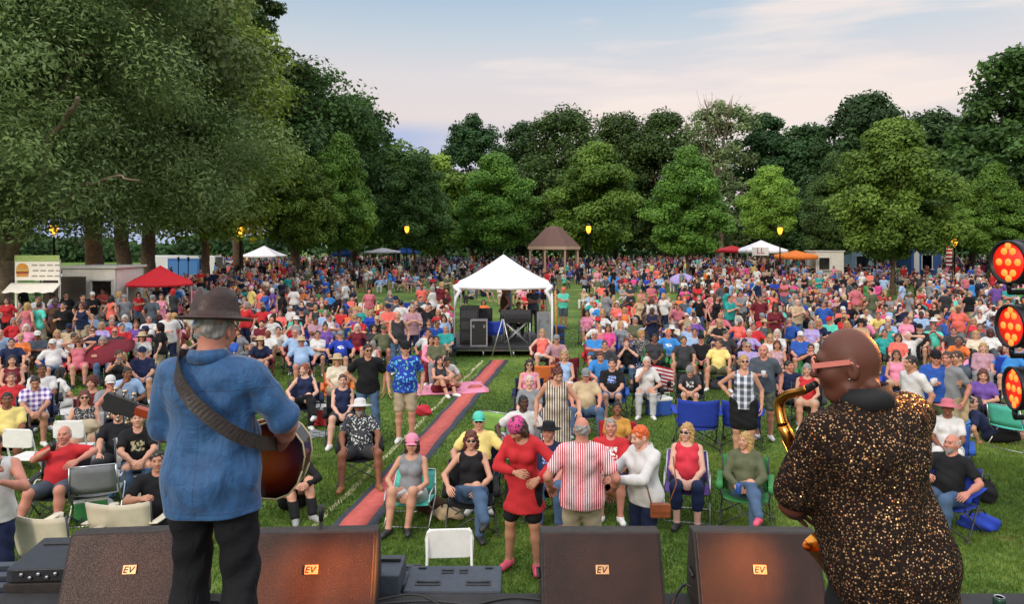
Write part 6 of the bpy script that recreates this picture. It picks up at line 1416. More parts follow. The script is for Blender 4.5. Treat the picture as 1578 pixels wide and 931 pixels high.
# guitarist
GP = tilt('st_hang', sleeve=.84, hem=.15, ha=(-.20, -.27, .05), ea=(-1, .55, -.1), hb=(.27, -.31, .13), eb=(.30, .35, -1.2), ca=.7, cb=1.2, fa=(-.13, .02, .08), fb=(.13, -.03, .08), hy=-4, hp=8, side=1)
gt = person(326, None, 3.5, GP, 'm', 176, 'polo:blue', 'trousers:black', 'bald_ring:grey', ['fedora:black'], 'ruddy', .85, 1.09, DECK, 'guitarist seen from behind in blue shirt and dark brimmed hat on the stage', None, True, 'black', (blue_shirt_mat(), cloth_mat('black_jeans', wr=.8, dist=.03)), h=(.0065, .005))
for ch in gt.children:
    if ch.name.startswith('fedora'): ch.data = ch.data.copy(); ch.data.materials.clear(); ch.data.materials.append(simple('hat_leather', lin('#33201a'), .45, 0, .35, 14, .4, 40)); ch.matrix_basis = ch.matrix_basis @ Matrix.Translation((0, .0, .004)) @ Matrix.Scale(1.15, 4)
    if ch.name.startswith('fedora'):
        for v_ in ch.data.vertices:
            c_ = v_.co
            if c_.z > .06: k_ = 1 - (c_.z - .06) * 1.9; c_.x *= k_; c_.y = .012 + (c_.y - .012) * (k_ * .5 + .5)
            if c_.z > .14: c_.z += .012 * (c_.y > .03) - .034 * math.exp(-(c_.x / .022) ** 2)
    if ch.name.startswith('trousers'): ch.color = (.010, .010, .012, 1)
ZG = gt.matrix_basis
def glw(p): return ZG @ Vector(p)
# collar
def collar(o, J, m, r=.078, hgt=.035, col=None):
    T = Matrix([[float(J['T'][i][j]) for j in range(3)] for i in range(3)]).to_4x4(); T.translation = Vector([float(q) for q in (J['pel'] + J['u'] * .505)])
    n = 24; b = MB(); v, f = [], []
    for k in range(n):
        a = 2 * math.pi * k / n; c, s = math.cos(a), math.sin(a); front = max(0, -s)
        for rr, zz in ((r + .008, -.012 - front * .03), (r + .012, .022 - front * .03), (r, hgt + .012 - front * .035), (r - .008, hgt - front * .035), (r - .010, -.012 - front * .03)): v.append((c * rr, s * rr * 1.0 + .012, zz))
    for k in range(n):
        for i in range(5): a_, b_ = k * 5 + i, k * 5 + (i + 1) % 5; c_, d_ = ((k + 1) % n) * 5 + (i + 1) % 5, ((k + 1) % n) * 5 + i; f.append((a_, b_, c_, d_))
    q = b.add(v, f, True).build('collar', m, o, color=col); q.matrix_basis = T; return q
JG = get_pose(dict(GP, sex='m', fat=.85), .0065, .005)['J']
collar(gt, JG, MATS.get('x') or [ch for ch in gt.children if ch.name.startswith('polo')][0].material_slots[0].material)
# strap: over the left shoulder, across the back to the right hip
def strap():
    u, pel = JG['u'], JG['pel']; f_ = JG['f']; s_ = JG['s']
    pts = [(.09, -.11, .36), (.11, -.07, .475), (.105, .02, .52), (.085, .09, .49), (.045, .150, .43), (-.02, .180, .355), (-.10, .172, .275), (-.17, .130, .205), (-.22, .04, .15), (-.225, -.08, .11), (-.20, -.18, .08)]
    P = [Vector([float(q) for q in (pel + s_ * x - f_ * y + u * z)]) for x, y, z in pts]; Q = []
    for i in range(len(P) - 1):
        for k in range(6):
            t = k / 6; p0, p1, p2, p3 = P[max(i - 1, 0)], P[i], P[i + 1], P[min(i + 2, len(P) - 1)]; Q.append(.5 * ((2 * p1) + (p2 - p0) * t + (2 * p0 - 5 * p1 + 4 * p2 - p3) * t * t + (3 * p1 - p0 - 3 * p2 + p3) * t ** 3))
    Q.append(P[-1]); b = MB(); v, f = [], []; c0 = Vector((0, .0, 0))
    for i, p in enumerate(Q):
        t = (Q[min(i + 1, len(Q) - 1)] - Q[max(i - 1, 0)]).normalized(); ctr = Vector([float(q) for q in (pel + u * float((np.array(p) - pel) @ u))]); out_ = (p - ctr); out_ -= t * out_.dot(t); out_.normalize(); w_ = t.cross(out_) * .030
        p = p + out_ * .012
        v += [p - w_, p + w_, p + w_ + out_ * .006, p - w_ + out_ * .006]
    for i in range(len(Q) - 1):
        for k in range(4): f.append((i * 4 + k, i * 4 + (k + 1) % 4, i * 4 + 4 + (k + 1) % 4, i * 4 + 4 + k))
    return b.add(v, f, False)
# guitar
def guitar():
    dg = 3.5 + .33; c = at(388, dg, 694); hd = at(178, dg + .02, 630); ax_ = (hd - c); yaw = 0; t = empty('guitar', c); tag(t, 'sunburst acoustic guitar held by the guitarist, neck pointing left', 'guitar')
    X_ = ax_.normalized(); Y_ = Vector((0, 1, .10)).normalized(); Y_ = (Y_ - X_ * X_.dot(Y_)).normalized(); Z_ = X_.cross(Y_); M = Matrix((X_, Y_, Z_)).transposed().to_4x4(); t.rotation_euler = M.to_euler(); t.scale = (1.13, 1.13, 1.08)
    # outline of the body along the neck axis (x), half width z
    prof = [(-.26, 0), (-.255, .07), (-.23, .13), (-.18, .172), (-.11, .19), (-.05, .175), (.0, .14), (.03, .122), (.06, .122), (.10, .135), (.14, .142), (.185, .128), (.215, .09), (.228, .04), (.23, 0)]
    out_ = prof + [(x, -z) for x, z in prof[-2:0:-1]]
    m, n, l, b = mat('sunburst'); tcn = n.new("ShaderNodeTexCoord"); mpn = n.new("ShaderNodeMapping"); mpn.inputs['Scale'].default_value = (3.6, 0, 5.0); l.new(tcn.outputs['Object'], mpn.inputs[0]); g = n.new("ShaderNodeTexGradient"); g.gradient_type = 'SPHERICAL'; l.new(mpn.outputs[0], g.inputs[0])
    l.new(nramp(n, l, g.outputs['Fac'], [(.0, lin('#160604')), (.25, lin('#5c1c0c')), (.6, lin('#b8561c')), (1, lin('#e0983c'))]), b.inputs['Base Color']); b.inputs['Roughness'].default_value = .15; b.inputs['Coat Weight'].default_value = .6
    MB().prism([(x, z) for x, z in out_], -.05, .05, 'y').build('body', m, t, .006)
    bd = MB(); bd.tube([(x, -.051, z) for x, z in out_] + [(out_[0][0], -.051, out_[0][1])], .004, 5).tube([(x, .051, z) for x, z in out_] + [(out_[0][0], .051, out_[0][1])], .004, 5); bd.build('binding', simple('binding', lin('#d8c49a'), .4, 0, .05), t)
    wood = simple('neck_wood', lin('#8a3418'), .3, 0, .2, 10, 0); MB().box((.39, .048, 0), (.40, .030, .048)).build('neck', wood, t, .006); MB().box((.38, .066, 0), (.42, .008, .052)).build('fingerboard', simple('ebony', (.02, .014, .012), .4), t)
    hs = MB().prism([(.585, -.028), (.60, -.042), (.735, -.050), (.75, -.02), (.742, 0), (.75, .02), (.735, .050), (.60, .042), (.585, .028)], .035, .055, 'y').build('headstock', BLACKPL, t, .004)
    for q in (-1, 1):
        for i in range(3): MB().tube([(.615 + i * .045, .045, q * .045), (.615 + i * .045, .045, q * .068)], .005, 6).tube([(.607 + i * .045, .045, q * .074), (.623 + i * .045, .045, q * .074)], [.010, .010], 8).build('tuning_peg', simple('nickel', lin('#b8a890'), .3, .8), hs)
    s = MB()
    for i in range(6): s.tube([(-.16, .062, -.02 + i * .008), (.60, .076, -.016 + i * .0065)], .0009, 4)
    s.build('strings', STEEL, t); MB().box((-.15, .058, 0), (.03, .014, .13)).build('bridge', BLACKPL, t)
    st = strap().build('strap', simple('strap_leather', (.03, .022, .02), .45, 0, .3, 30, .3)); st.parent = t; bpy.context.view_layer.update(); st.matrix_parent_inverse = t.matrix_world.inverted(); st.matrix_basis = ZG
guitar()
# saxophonist
SP = tilt('st_hang', sleeve=.80, hem=.2, ha=(-.10, -.30, -.04), hb=(.08, -.34, .06), ea=(-1, .5, -.3), eb=(1, .5, -.6), ca=.9, cb=.9, fa=(-.15, 0, .08), fb=(.15, -.05, .08), hy=50, hp=8, lean=6, side=6, ta=(0, -1, 0))
sx = person(1318, None, 2.55, SP, 'm', 196, 'shirt:black', 'trousers:black', None, [], 'darkbrown', .95, 1.085, DECK, 'bald saxophonist in glittering black and gold shirt seen from behind on the stage', None, True, 'black', (sequin_mat(), None), h=(.0065, .0045))
JS = get_pose(dict(SP, sex='m', fat=.95), .0065, .0045)['J']
collar(sx, JS, simple('collar_black', (.012, .012, .014), .8), .074, .045)
Mh = Matrix([[float(JS['HM'][i][j]) for j in range(3)] for i in range(3)]).to_4x4(); Mh.translation = Vector([float(q) for q in JS['head']]); Mh = Mh @ Matrix.Scale(HS, 4)
def sax_glasses():
    pk = simple('pink_frame', lin('#c9776c'), .25, 0, .05); lens = simple('lens_glass', (.03, .02, .02), .1); b = MB(); g = MB()
    for q in (-1, 1):
        M = Matrix.Translation((q * .034, -.106, .012)) @ Matrix.Rotation(R(q * 10), 4, 'Z') @ Matrix.Rotation(R(90), 4, 'X')
        b.tube([tuple(M @ Vector((.030 * math.cos(a), .021 * math.sin(a), 0))) for a in np.linspace(0, 6.283, 17)], .0042, 6); g.lathe([(.001, -.001), (.027, -.001), (.027, .001), (.001, .001)], 14, M @ Matrix.Scale(.74, 4, (0, 1, 0)))
        b.box((q * .084, -.048, .020), (.007, .12, .017), rz=R(q * 2)); b.tube([(q * .085, .012, .020), (q * .083, .035, .0)], .004, 6)
    b.tube([(-.012, -.110, .018), (.012, -.110, .018)], .004, 6); o = b.build('glasses', pk, sx); o.matrix_basis = Mh; q = g.build('lens', lens, o)
sax_glasses()
er = MB().lathe([(.001, -.003), (.004, 0), (.001, .003)], 8).build('earring', STEEL, sx); er.matrix_basis = Mh @ Matrix.Translation((.086, .0, -.036))
q = link('beard', lib_mesh('beard', .006), HAIR, sx, color=HAIRC['black']); q.matrix_basis = Mh @ Matrix.Translation((0, .012, .006)) @ Matrix.Scale(.94, 4)
bm = bpy.data.materials
def saxophone():
    t = empty('saxophone', (0, 0, 0)); tag(t, 'golden tenor saxophone held to the bald player\'s mouth, curved neck at his left', 'saxophone')
    brass = simple('brass', lin('#d08a3c'), .16, 1.0, .15, 10, 0); bpy.context.view_layer.update()
    mouth = sx.matrix_world @ (Mh @ Vector((0, -.112, -.055)))
    S = at(1201, 2.82, 622); S2 = at(1206, 2.80, 655); E = at(1334, 2.94, 930); nk = []
    pts = [mouth, mouth.lerp(S, .35) + Vector((0, 0, .0)), mouth.lerp(S, .75) + Vector((-.0, 0, .015)), S, S2]
    def cat(P, k=8):
        Q = []
        for i in range(len(P) - 1):
            for j in range(k): t_ = j / k; p0, p1, p2, p3 = P[max(i - 1, 0)], P[i], P[i + 1], P[min(i + 2, len(P) - 1)]; Q.append(.5 * ((2 * p1) + (p2 - p0) * t_ + (2 * p0 - 5 * p1 + 4 * p2 - p3) * t_ * t_ + (3 * p1 - p0 - 3 * p2 + p3) * t_ ** 3))
        return Q + [P[-1]]
    Q = cat(pts); n = len(Q); MB().tube(Q[:6], [.013] * 5 + [.015], 10).build('mouthpiece', BLACKPL, t); MB().tube(Q[5:], [.015 + .008 * i / n for i in range(n - 5)], 12).build('neck', brass, t)
    b = MB(); P = [S2.lerp(E, i / 10) for i in range(11)]; b.tube(P, [.023 + .018 * i / 10 for i in range(11)], 14); b.build('body', brass, t)
    dn = (E - S2).normalized(); fw = Vector((.42, .9, 0)).normalized() * -1; fw = Vector((-.02, 1, .0)).normalized()
    B = cat([E, E + dn * .08 + fw * .02, E + dn * .115 + fw * .07, E + dn * .07 + fw * .125, E - dn * .05 + fw * .15, E - dn * .22 + fw * .19], 5); m = len(B)
    MB().tube(B, [.040 + .02 * (i / m) + .045 * max(0, (i / m - .72) / .28) ** 2 for i in range(m)], 16, caps=False).build('bell', brass, t)
    for i in range(7):
        p = S2.lerp(E, .2 + i * .11) + fw * .035; k = MB(); Mx = Matrix.Translation(p) @ fw.to_track_quat('Z', 'Y').to_matrix().to_4x4(); k.lathe([(.001, 0), (.017, 0), (.017, .006), (.010, .008)], 12, Mx); k.build('key', brass, t)
    for s_ in (-.02, .02): k = Vector((.8, -.3, 0)).normalized() * s_; MB().tube([S2.lerp(E, .1) + k + fw * .03, S2.lerp(E, .95) + k + fw * .045], .004, 6).build('rod', brass, t)
    c = MB(); p0 = S2.lerp(E, .35); pk = sx.matrix_world @ Vector([float(q) for q in (JS['pel'] + JS['u'] * .49 + JS['f'] * .09)]); c.tube([p0, p0.lerp(pk, .5), pk], .006, 6); c.build('neck_strap', BLACKPL, t)
saxophone()
# ------------------------------------------------------------------ white tent and the sound platform
TENTW = simple('tent_white', lin('#e9e6ea'), .75, 0, .04, 3, .15, 8); ALU = simple('aluminium', (.55, .56, .58), .35, .8, .1, 20, 0)
def canopy(parent, w_, dp, ze, zp, m, val=.22, name='canopy', sag=.05):
    b = MB(); n = 10; V = []; F_ = []
    for side in range(4):
        a = side * math.pi / 2; c, s = round(math.cos(a)), round(math.sin(a)); base = len(V)
        for i in range(n + 1):
            for j in range(n + 1):
                u = i / n; v_ = j / n; hw = (1 - v_); lx = (u * 2 - 1) * hw; ly = -hw; x, y = lx * c - ly * s, lx * s + ly * c
                z = ze + (zp - ze) * v_ ** 1.08 - sag * math.sin(math.pi * u) * (1 - v_) * 1.0 - .03 * math.sin(math.pi * v_); V.append((x * w_ / 2, y * dp / 2, z))
        for i in range(n):
            for j in range(n): q = base + i * (n + 1) + j; F_.append((q, q + n + 1, q + n + 2, q + 1))
    b.add(V, F_, True); b.add([(x, y, z - .012) for x, y, z in V], [f[::-1] for f in F_], True); o = b.build(name, m, parent, recalc=False)
    vb = MB(); 
    for side in range(4):
        a = side * math.pi / 2; c, s = round(math.cos(a)), round(math.sin(a)); K = 24; V = []
        for i in range(K + 1):
            u = i / K * 2 - 1; lx, ly = u, -1.0; x, y = (lx * c - ly * s) * w_ / 2, (lx * s + ly * c) * dp / 2; zt_ = ze - sag * math.sin(math.pi * i / K); ox, oy = s * .012 * (1), -c * .012; r_ = .012 * math.sin(i * 1.9)
            V += [(x + ox, y + oy, zt_), (x + ox * (1 + r_ * 60), y + oy * (1 + r_ * 60), zt_ - val)]
        vb.add(V, [(2 * i, 2 * i + 1, 2 * i + 3, 2 * i + 2) for i in range(K)], True)
    vo = vb.build('valance', m, o); md = vo.modifiers.new('t', 'SOLIDIFY'); md.thickness = .006; return o
def tent(loc, w_, dp, ze, zp, m, label, z0=0.0, val=.22, legm=None, rz=0, name='canopy_tent', group=None, cat='tent'):
    t = empty(name, loc, rz); tag(t, label, cat, group); canopy(t, w_, dp, ze, zp, m, val)
    for sx_ in (-1, 1):
        for sy_ in (-1, 1): MB().box((sx_ * (w_ / 2 - .04), sy_ * (dp / 2 - .04), (ze + z0) / 2), (.045, .045, ze - z0)).build('leg', legm or ALU, t, .004)
    fr = MB()
    for q in (-1, 1): fr.tube([(-w_ / 2 + .04, q * (dp / 2 - .04), ze - .10), (w_ / 2 - .04, q * (dp / 2 - .04), ze - .10)], .015, 6); fr.tube([(q * (w_ / 2 - .04), -dp / 2 + .04, ze - .10), (q * (w_ / 2 - .04), dp / 2 - .04, ze - .10)], .015, 6)
    fr.build('truss', ALU, t); return t
TX = (775 - CX) / F * 23.4
wt = tent((TX, 24.95, 0), 3.15, 3.1, 2.16, 3.12, TENTW, 'white pyramid canopy tent over the sound desk in the middle of the lawn', val=.10)
for q, nm in ((-1, 0), (1, 1)):      # gathered side curtains tied at the front legs
    b = MB(); x = q * 1.53; b.tube([(x, -1.55, 2.10), (x - q * .16, -1.56, 1.98), (x - q * .05, -1.56, 1.78), (x, -1.55, 1.4)], [.05, .08, .05, .02], 10)
    if q > 0: b.tube([(x + .02, -1.55, 1.9), (x + .03, -1.55, 1.0), (x + .02, -1.55, .10)], [.028, .035, .03], 10)
    b.build('curtain', TENTW, wt)
MB().tube([(1.66, -1.50, 2.0), (1.70, -1.50, .5)], [.03, .03], 8).build('strap', simple('orange_strap', lin('#d08a4a'), .7), wt)
def platform():
    d = 22.6; x0, x1 = (690 - CX) / F * d, (846 - CX) / F * d; t = empty('sound_platform', ((x0 + x1) / 2, d + 2.0, 0)); tag(t, 'low black sound platform on short legs under the white tent', 'platform'); w_ = x1 - x0
    MB().box((0, 0, .27), (w_, 4.0, .09)).build('deck', simple('deck_black', (.03, .03, .033), .6, 0, .3, 6), t, .01); MB().box((0, 0, .21), (w_ - .08, 3.9, .05)).build('rim', STEEL, t)
    for sx_ in (-.45, -.15, .15, .45):
        for sy_ in (-1.9, 0, 1.9): MB().tube([(sx_ * w_, sy_, 0), (sx_ * w_, sy_, .2)], .03, 8).build('leg', STEEL, t)
platform(); PZ = .316
def case(px, d, w_, dp, h, z0, label, edge=True, m=None, cat='equipment case'):
    X = (px - CX) / F * d; t = empty('road_case', (X, d + dp / 2, z0)); tag(t, label, cat, 'equipment on the sound platform'); MB().box((0, 0, h / 2), (w_ - .02, dp - .02, h - .02)).build('body', m or BLACKPL, t, .006)
    if edge:
        e = MB(); s = .035
        for x in (-1, 1):
            for y in (-1, 1): e.box((x * (w_ / 2 - s / 2), y * (dp / 2 - s / 2), h / 2), (s, s, h))
            for z in (s / 2, h - s / 2): e.box((x * (w_ / 2 - s / 2), 0, z), (s, dp - 2 * s, s))
        for y in (-1, 1):
            for z in (s / 2, h - s / 2): e.box((0, y * (dp / 2 - s / 2), z), (w_ - 2 * s, s, s))
        e.build('edging', ALU, t)
        for q in (-1, 1): MB().box((q * w_ * .32, -dp / 2 - .004, h * .75), (.06, .012, .09)).build('latch', STEEL, t)
    else:
        for k in range(3): MB().box((0, -dp / 2 - .002, h * (.2 + .3 * k)), (w_ * .8, .012, h * .2)).build('panel', simple('mesh_black', (.035, .035, .038), .7), t)
    return t
case(723, 23.2, .62, .6, 1.18, PZ, 'tall black speaker rack at the left end of the sound platform', False)
case(748, 23.9, .45, .5, 1.05, PZ, 'black amplifier rack beside the tall speaker rack', False)
case(738, 22.75, .52, .35, .82, PZ, 'black road case with silver edging at the front of the platform')
case(838, 23.6, .42, .45, .95, PZ, 'grey framed rack case at the right end of the platform', True, simple('case_grey', lin('#7d8288'), .5))
case(862, 24.2, .36, .5, .78, 0, 'blue box standing on the grass right of the white tent', False, simple('blue_cover', lin('#24488c'), .6), 'box')
def desk():
    d = 23.3; X = (795 - CX) / F * d; t = empty('mixing_desk', (X, d, PZ)); tag(t, 'black mixing desk on a silver X-frame stand under the tent', 'mixing desk')
    MB().box((0, .1, .80), (.95, .55, .14), rx=R(8)).build('console', BLACKPL, t, .01)
    p = MB().box((0, .34, .93), (.95, .06, .24), rx=R(-15)).build('meter_bridge', BLACKPL, t)
    k = MB()
    for i in range(14): k.box((-.42 + i * .065, .06, .885), (.012, .03, .02))
    k.build('faders', ALU, t)
    f = MB()
    for y in (-.12, .3): f.tube([(-.40, y, 0), (.36, y, .70)], .018, 8); f.tube([(.40, y, 0), (-.36, y, .70)], .018, 8); f.tube([(-.45, y, .70), (.45, y, .70)], .02, 8)
    for q in (-1, 1): f.tube([(q * .44, -.14, 0), (q * .44, -.14, .72)], .018, 8)
    f.build('stand', ALU, t)
desk()
def easel():
    d = 22.4; X = (775 - CX) / F * d; t = empty('tripod_stand', (X, d, 0)); tag(t, 'thin silver tripod leaning over the front edge of the sound platform', 'stand')
    for a, b in (((-.35, 0, .0), (0, .05, 1.25)), ((.28, -.1, .0), (0, .05, 1.25)), ((.05, .4, .32), (0, .05, 1.25))): MB().tube([a, b], .016, 8).build('leg', ALU, t)
    MB().tube([(0, .05, 1.2), (0, .05, 1.34)], .03, 8).build('head', BLACKPL, t)
easel()
camp_chair(((763 - CX) / F * 23.4, 23.35, PZ), R(178), 'royal', 'royal blue camp chair on the sound platform beside the mixing desk', None, arms=False)

# ------------------------------------------------------------------ empty chairs and things on the grass
def ch(px, py, rz, kind, color, label, group='empty chairs on the lawn', sc=1.0):
    p = gp(px, py)
    o = camp_chair(p, R(rz), color, label, group, sc=sc) if kind == 'camp' else folding_chair(p, R(rz), label) if kind == 'white' else lawn_chair(p, R(rz), color, label, group)
    return o
ch(1073, 690, 172, 'camp', 'royal', 'large empty royal blue camp chair with its back to the stage', sc=1.18)
ch(1143, 686, 160, 'camp', 'royal', 'second royal blue camp chair half hidden by the plaid blouse woman', sc=1.08)
ch(775, 700, 150, 'lawn', 'lime', 'empty pale green webbed chair left of the man in white')
ch(44, 752, 176, 'white', '', 'white folding chair left of the bald man in red')
ch(117, 735, 185, 'white', '', 'white folding chair under the woman with the spotted tank top')
ch(692, 985, 4, 'white', '', 'white folding chair standing alone in front of the stage')
ch(98, 905, 168, 'camp', 'cream', 'empty cream camp chair with high sagging back behind the powered speaker', sc=1.12)
ch(205, 880, 182, 'camp', 'cream', 'cream camp chair beside the person with the raised hand', sc=1.12)
ch(150, 800, 200, 'lawn', 'grey', 'empty grey lawn chair with crossed steel tubes beside the cream chairs')
ch(1040, 484 + 75, 175, 'camp', 'rose', 'empty pink camp chair standing behind the sky blue shirt')
ch(1228, 545, 170, 'camp', 'royal', 'empty royal blue camp chair tilted left of the saxophonist head')
ch(1460, 610, 190, 'camp', 'blue', 'blue camp chair turned away behind the standing men')
ch(1540, 605, 185, 'camp', 'royal', 'big royal blue camp chair beside the lowest stage lamp', sc=1.2)
ch(628, 490, 170, 'camp', 'royal', 'royal blue round-backed chair on the open grass left of the tent')
ch(572, 482, 180, 'camp', 'turquoise', 'turquoise camp chair on the open grass far left of the tent')
ch(835, 610, 186, 'camp', 'orange', 'orange topped camp chair right in front of the sound platform')
ch(872, 596, 182, 'camp', 'maroon', 'dark red camp chair right of the orange topped chair')
ch(1560, 690, 120, 'lawn', 'turquoise', 'white framed turquoise lawn chair at the right edge')
def flag():
    """a flag spread over the back of a chair"""
    p = gp(1010, 625); n, m = 26, 13; V, Q, K = [], [], []; M = Matrix.Translation(p + Vector((0, .12, 0))) @ Matrix.Rotation(R(-14), 4, 'Z')
    for i in range(n * 4 + 1):
        for j in range(m * 2 + 1):
            u, v = i / (n * 4), j / (m * 2); V.append(tuple(M @ Vector(((u - .5) * .80, -.03 * math.sin(u * 9) - .12 * (1 - v), (.38 + .48 * v - .08 * u * u)))))
    o = MB(); nj = m * 2 + 1; cols = []; F_ = []
    W2, RD, BL = (.72, .70, .70), lin('#b01f30'), lin('#1d2650'); VV = []; CC = []
    for i in range(n * 4):
        for j in range(m * 2):
            u, v = (i + .5) / (n * 4), (j + .5) / (m * 2); st = int(v * 13); c = RD if st % 2 == 0 else W2
            if u < .42 and v > 6 / 13:
                uu, vv = u / .42 * 11, (v - 6 / 13) / (7 / 13) * 9; c = W2 if (int(uu) % 2 == int(vv) % 2 and abs(uu % 1 - .5) < .34 and abs(vv % 1 - .5) < .34) else BL
            a = len(VV); VV += [V[i * nj + j], V[(i + 1) * nj + j], V[(i + 1) * nj + j + 1], V[i * nj + j + 1]]; CC += [(*c, 1)] * 4; F_.append((a, a + 1, a + 2, a + 3))
    q = link('flag', quads_mesh('flag', VV, F_, False, CC), cloth_mat('flag_cloth', 'flag')); md = q.modifiers.new('t', 'SOLIDIFY'); md.thickness = .006
    tag(q, 'stars and stripes flag draped over a chair beside the curly blonde woman', 'flag')
    camp_chair(p + Vector((0, .05, 0)), R(-14), 'black', 'black camp chair with the stars and stripes flag over its back', None)
flag()
def blob(px, py, r3, color, name, label, cat, group=None, extra=None, seed=1):
    p = gp(px, py); P, Q = field([ell((0, 0, r3[2] * .8), r3, .03), ell((r3[0] * .5, 0, r3[2] * .55), (r3[0] * .6, r3[1] * .9, r3[2] * .6), .04)], .012 if p.y < 16 else .02, [(V3(0, 0, 0), V3(0, 0, -1))], (), ndisp(.012, 26, seed))
    o = link(name, quads_mesh(name, P, Q), CLOTH, None, p, COL[color]); tag(o, label, cat, group)
    k = MB(); k.tube([(-r3[0] * .5, 0, r3[2] * 1.5), (-r3[0] * .3, 0, r3[2] * 2.3), (r3[0] * .3, 0, r3[2] * 2.3), (r3[0] * .5, 0, r3[2] * 1.4)], .012, 6); k.build('strap', BLACKPL, o); return o
blob(662, 790, (.20, .14, .13), 'brown', 'handbag', 'brown leather handbag on the grass beside the pink cap woman', 'bag')
blob(690, 800, (.17, .12, .09), 'tan', 'tote_bag', 'pale tote bag beside the brown handbag', 'bag', seed=3)
blob(1507, 815, (.22, .16, .10), 'royal', 'chair_bag', 'royal blue fabric bag lying on the grass right of the saxophonist', 'bag', seed=4)
blob(152, 790, (.16, .12, .11), 'white', 'paper_bag', 'white bag on the grass beside the steel tube chair', 'bag', seed=5)
blob(150, 770, (.18, .12, .08), 'sky', 'bag', 'bright blue bag behind the cream chairs', 'bag', seed=6)
blob(497, 640, (.22, .16, .14), 'black', 'backpack', 'black backpack left of the short haired woman in navy', 'bag', seed=7)
blob(1520, 775, (.12, .10, .16), 'black', 'shoulder_bag', 'black shoulder bag hanging low beside the bearded man', 'bag', seed=8)
blob(652, 640, (.16, .12, .12), 'crimson', 'red_bag', 'red bag beside the woman sitting by the white line', 'bag', seed=9)
blob(1100, 600, (.16, .12, .12), 'charcoal', 'cool_bag', 'charcoal bag beside the man in yellow', 'bag', seed=10)
blob(478, 670, (.26, .18, .012), 'grey', 'flying_disc', 'pale flat disc lying on the grass left of the leafy shirt man', 'disc', seed=11)
# shoulder bag of the woman in white
bpy.context.view_layer.update()
def crossbag():
    w_ = WHITE_WOMAN; b = MB().box((0, 0, 0), (.20, .07, .14)); P = w_.matrix_world @ Vector((.04, .05, .86)); p = Vector((P.x + .05, P.y - .22, P.z)); o = b.build('crossbody_bag', simple('tan_leather', lin('#8a4a2c'), .5, 0, .2, 20, .3), bevel=.015)
    o.location = p; tag(o, 'small brown bag on a thin strap at the back of the orange haired woman', 'bag'); MB().box((0, -.038, .03), (.19, .012, .08)).build('flap', MATS['tan_leather'], o, .004)
    s = MB().tube([(-.09, 0, .07), (-.13, .05, .25), (-.10, .16, .52)], .006, 6).tube([(.09, 0, .07), (.17, .04, .25), (.16, .14, .50)], .006, 6); s.build('strap', MATS['tan_leather'], o)
crossbag()
def umbrella(px, py, color, label, r=1.0, z=.9, tilt_=20):
    p = gp(px, py); t = empty('umbrella', p); tag(t, label, 'umbrella'); n = 8; V = []; K = 5
    for j in range(K + 1):
        for k in range(n * 2): a = k / (n * 2) * 6.283; rr = r * j / K * (1 - .06 * (k % 2)); V.append((rr * math.cos(a), rr * math.sin(a), z + .38 * r * (1 - (j / K) ** 2)))
    m = n * 2; F_ = [(j * m + k, (j + 1) * m + k, (j + 1) * m + (k + 1) % m, j * m + (k + 1) % m) for j in range(K) for k in range(m)]; b = MB().add(V, F_, True).build('cover', CLOTH, t, color=COL[color]); md = b.modifiers.new('t', 'SOLIDIFY'); md.thickness = .008
    MB().tube([(0, 0, 0), (0, 0, z + .42 * r)], .012, 8).build('pole', STEEL, t); t.rotation_euler = (R(tilt_), R(-12), 0); return t
umbrella(180, 585, 'maroon', 'maroon open umbrella among the seats below the red canopy', .75, .75)
umbrella(1052, 452, 'lavender', 'pale lavender umbrella in the distant crowd by a tree trunk', 0.85, 1.1)
umbrella(945, 448, 'sky', 'round blue umbrella in the distant crowd right of a tree trunk', .75, 1.0, 60)

# ------------------------------------------------------------------ park furniture and stalls along the back
def em_mat(name, col, s):
    m, n, l, bs = mat(name); bs.inputs['Base Color'].default_value = (*col, 1); bs.inputs['Emission Color'].default_value = (*col, 1); bs.inputs['Emission Strength'].default_value = s; return m
GLOW = em_mat('lamp_glow', (1, .40, .03), 2.2)
LAMPM = {}
def lamp(px, py, d, label):
    zl = HC - (py - HY) * d / F; X = (px - CX) / F * d; t = empty('street_lamp', (X, d, 0)); tag(t, label, 'street lamp', 'amber park lamps along the path')
    MB().lathe([(.16, 0), (.16, .3), (.09, .45), (.06, .6), (.05, zl - .35), (.12, zl - .33)], 12).build('pole', BLACKMETAL, t)
    g = MB().lathe([(.10, -.30), (.16, -.15), (.21, .03), (.17, .22), (.10, .30)], 14, c=(0, 0, zl)).build('lamp_globe', GLOW, t); MB().lathe([(.24, .24), (.12, .36), (.03, .46)], 14, c=(0, 0, zl)).build('cap', BLACKMETAL, t)
    l = bpy.data.lights.new('lamp_bulb', 'POINT'); l.energy = 60; l.color = (1, .55, .15); l.shadow_soft_size = .3; o = bpy.data.objects.new('lamp_bulb', l); C.objects.link(o); o.parent = t; o.location = (0, 0, zl - .45)
for px, py, d, s in ((370, 355, 56, 'lit amber lamp above the guitarist hat, against the dark trees'), (627, 353, 64, 'lit amber lamp left of the white tent'), (907, 353, 58, 'lit amber lamp half hidden by leaves right of the pavilion'), (1202, 355, 60, 'lit amber lamp by the food tents right of the bright green tree'),
                     (83, 352, 38, 'lit amber lamp above the food stall sign'), (1471, 372, 52, 'dark lamp post with banner left of the stage lamps')): lamp(px, py, d, s)
RED = simple('red_canvas', lin('#c0202c'), .7, 0, .08, 4, .1, 8); BLUEC = simple('blue_canvas', lin('#2c5cae'), .7, 0, .08, 4, .1, 8); ORC = simple('orange_canvas', lin('#d8742c'), .7, 0, .1, 4, .1, 8)
tent(((247 - CX) / F * 30, 30, 0), 2.35, 2.35, 1.95, 2.6, RED, 'red peaked canopy over the standing people on the left', val=.14, rz=R(25))
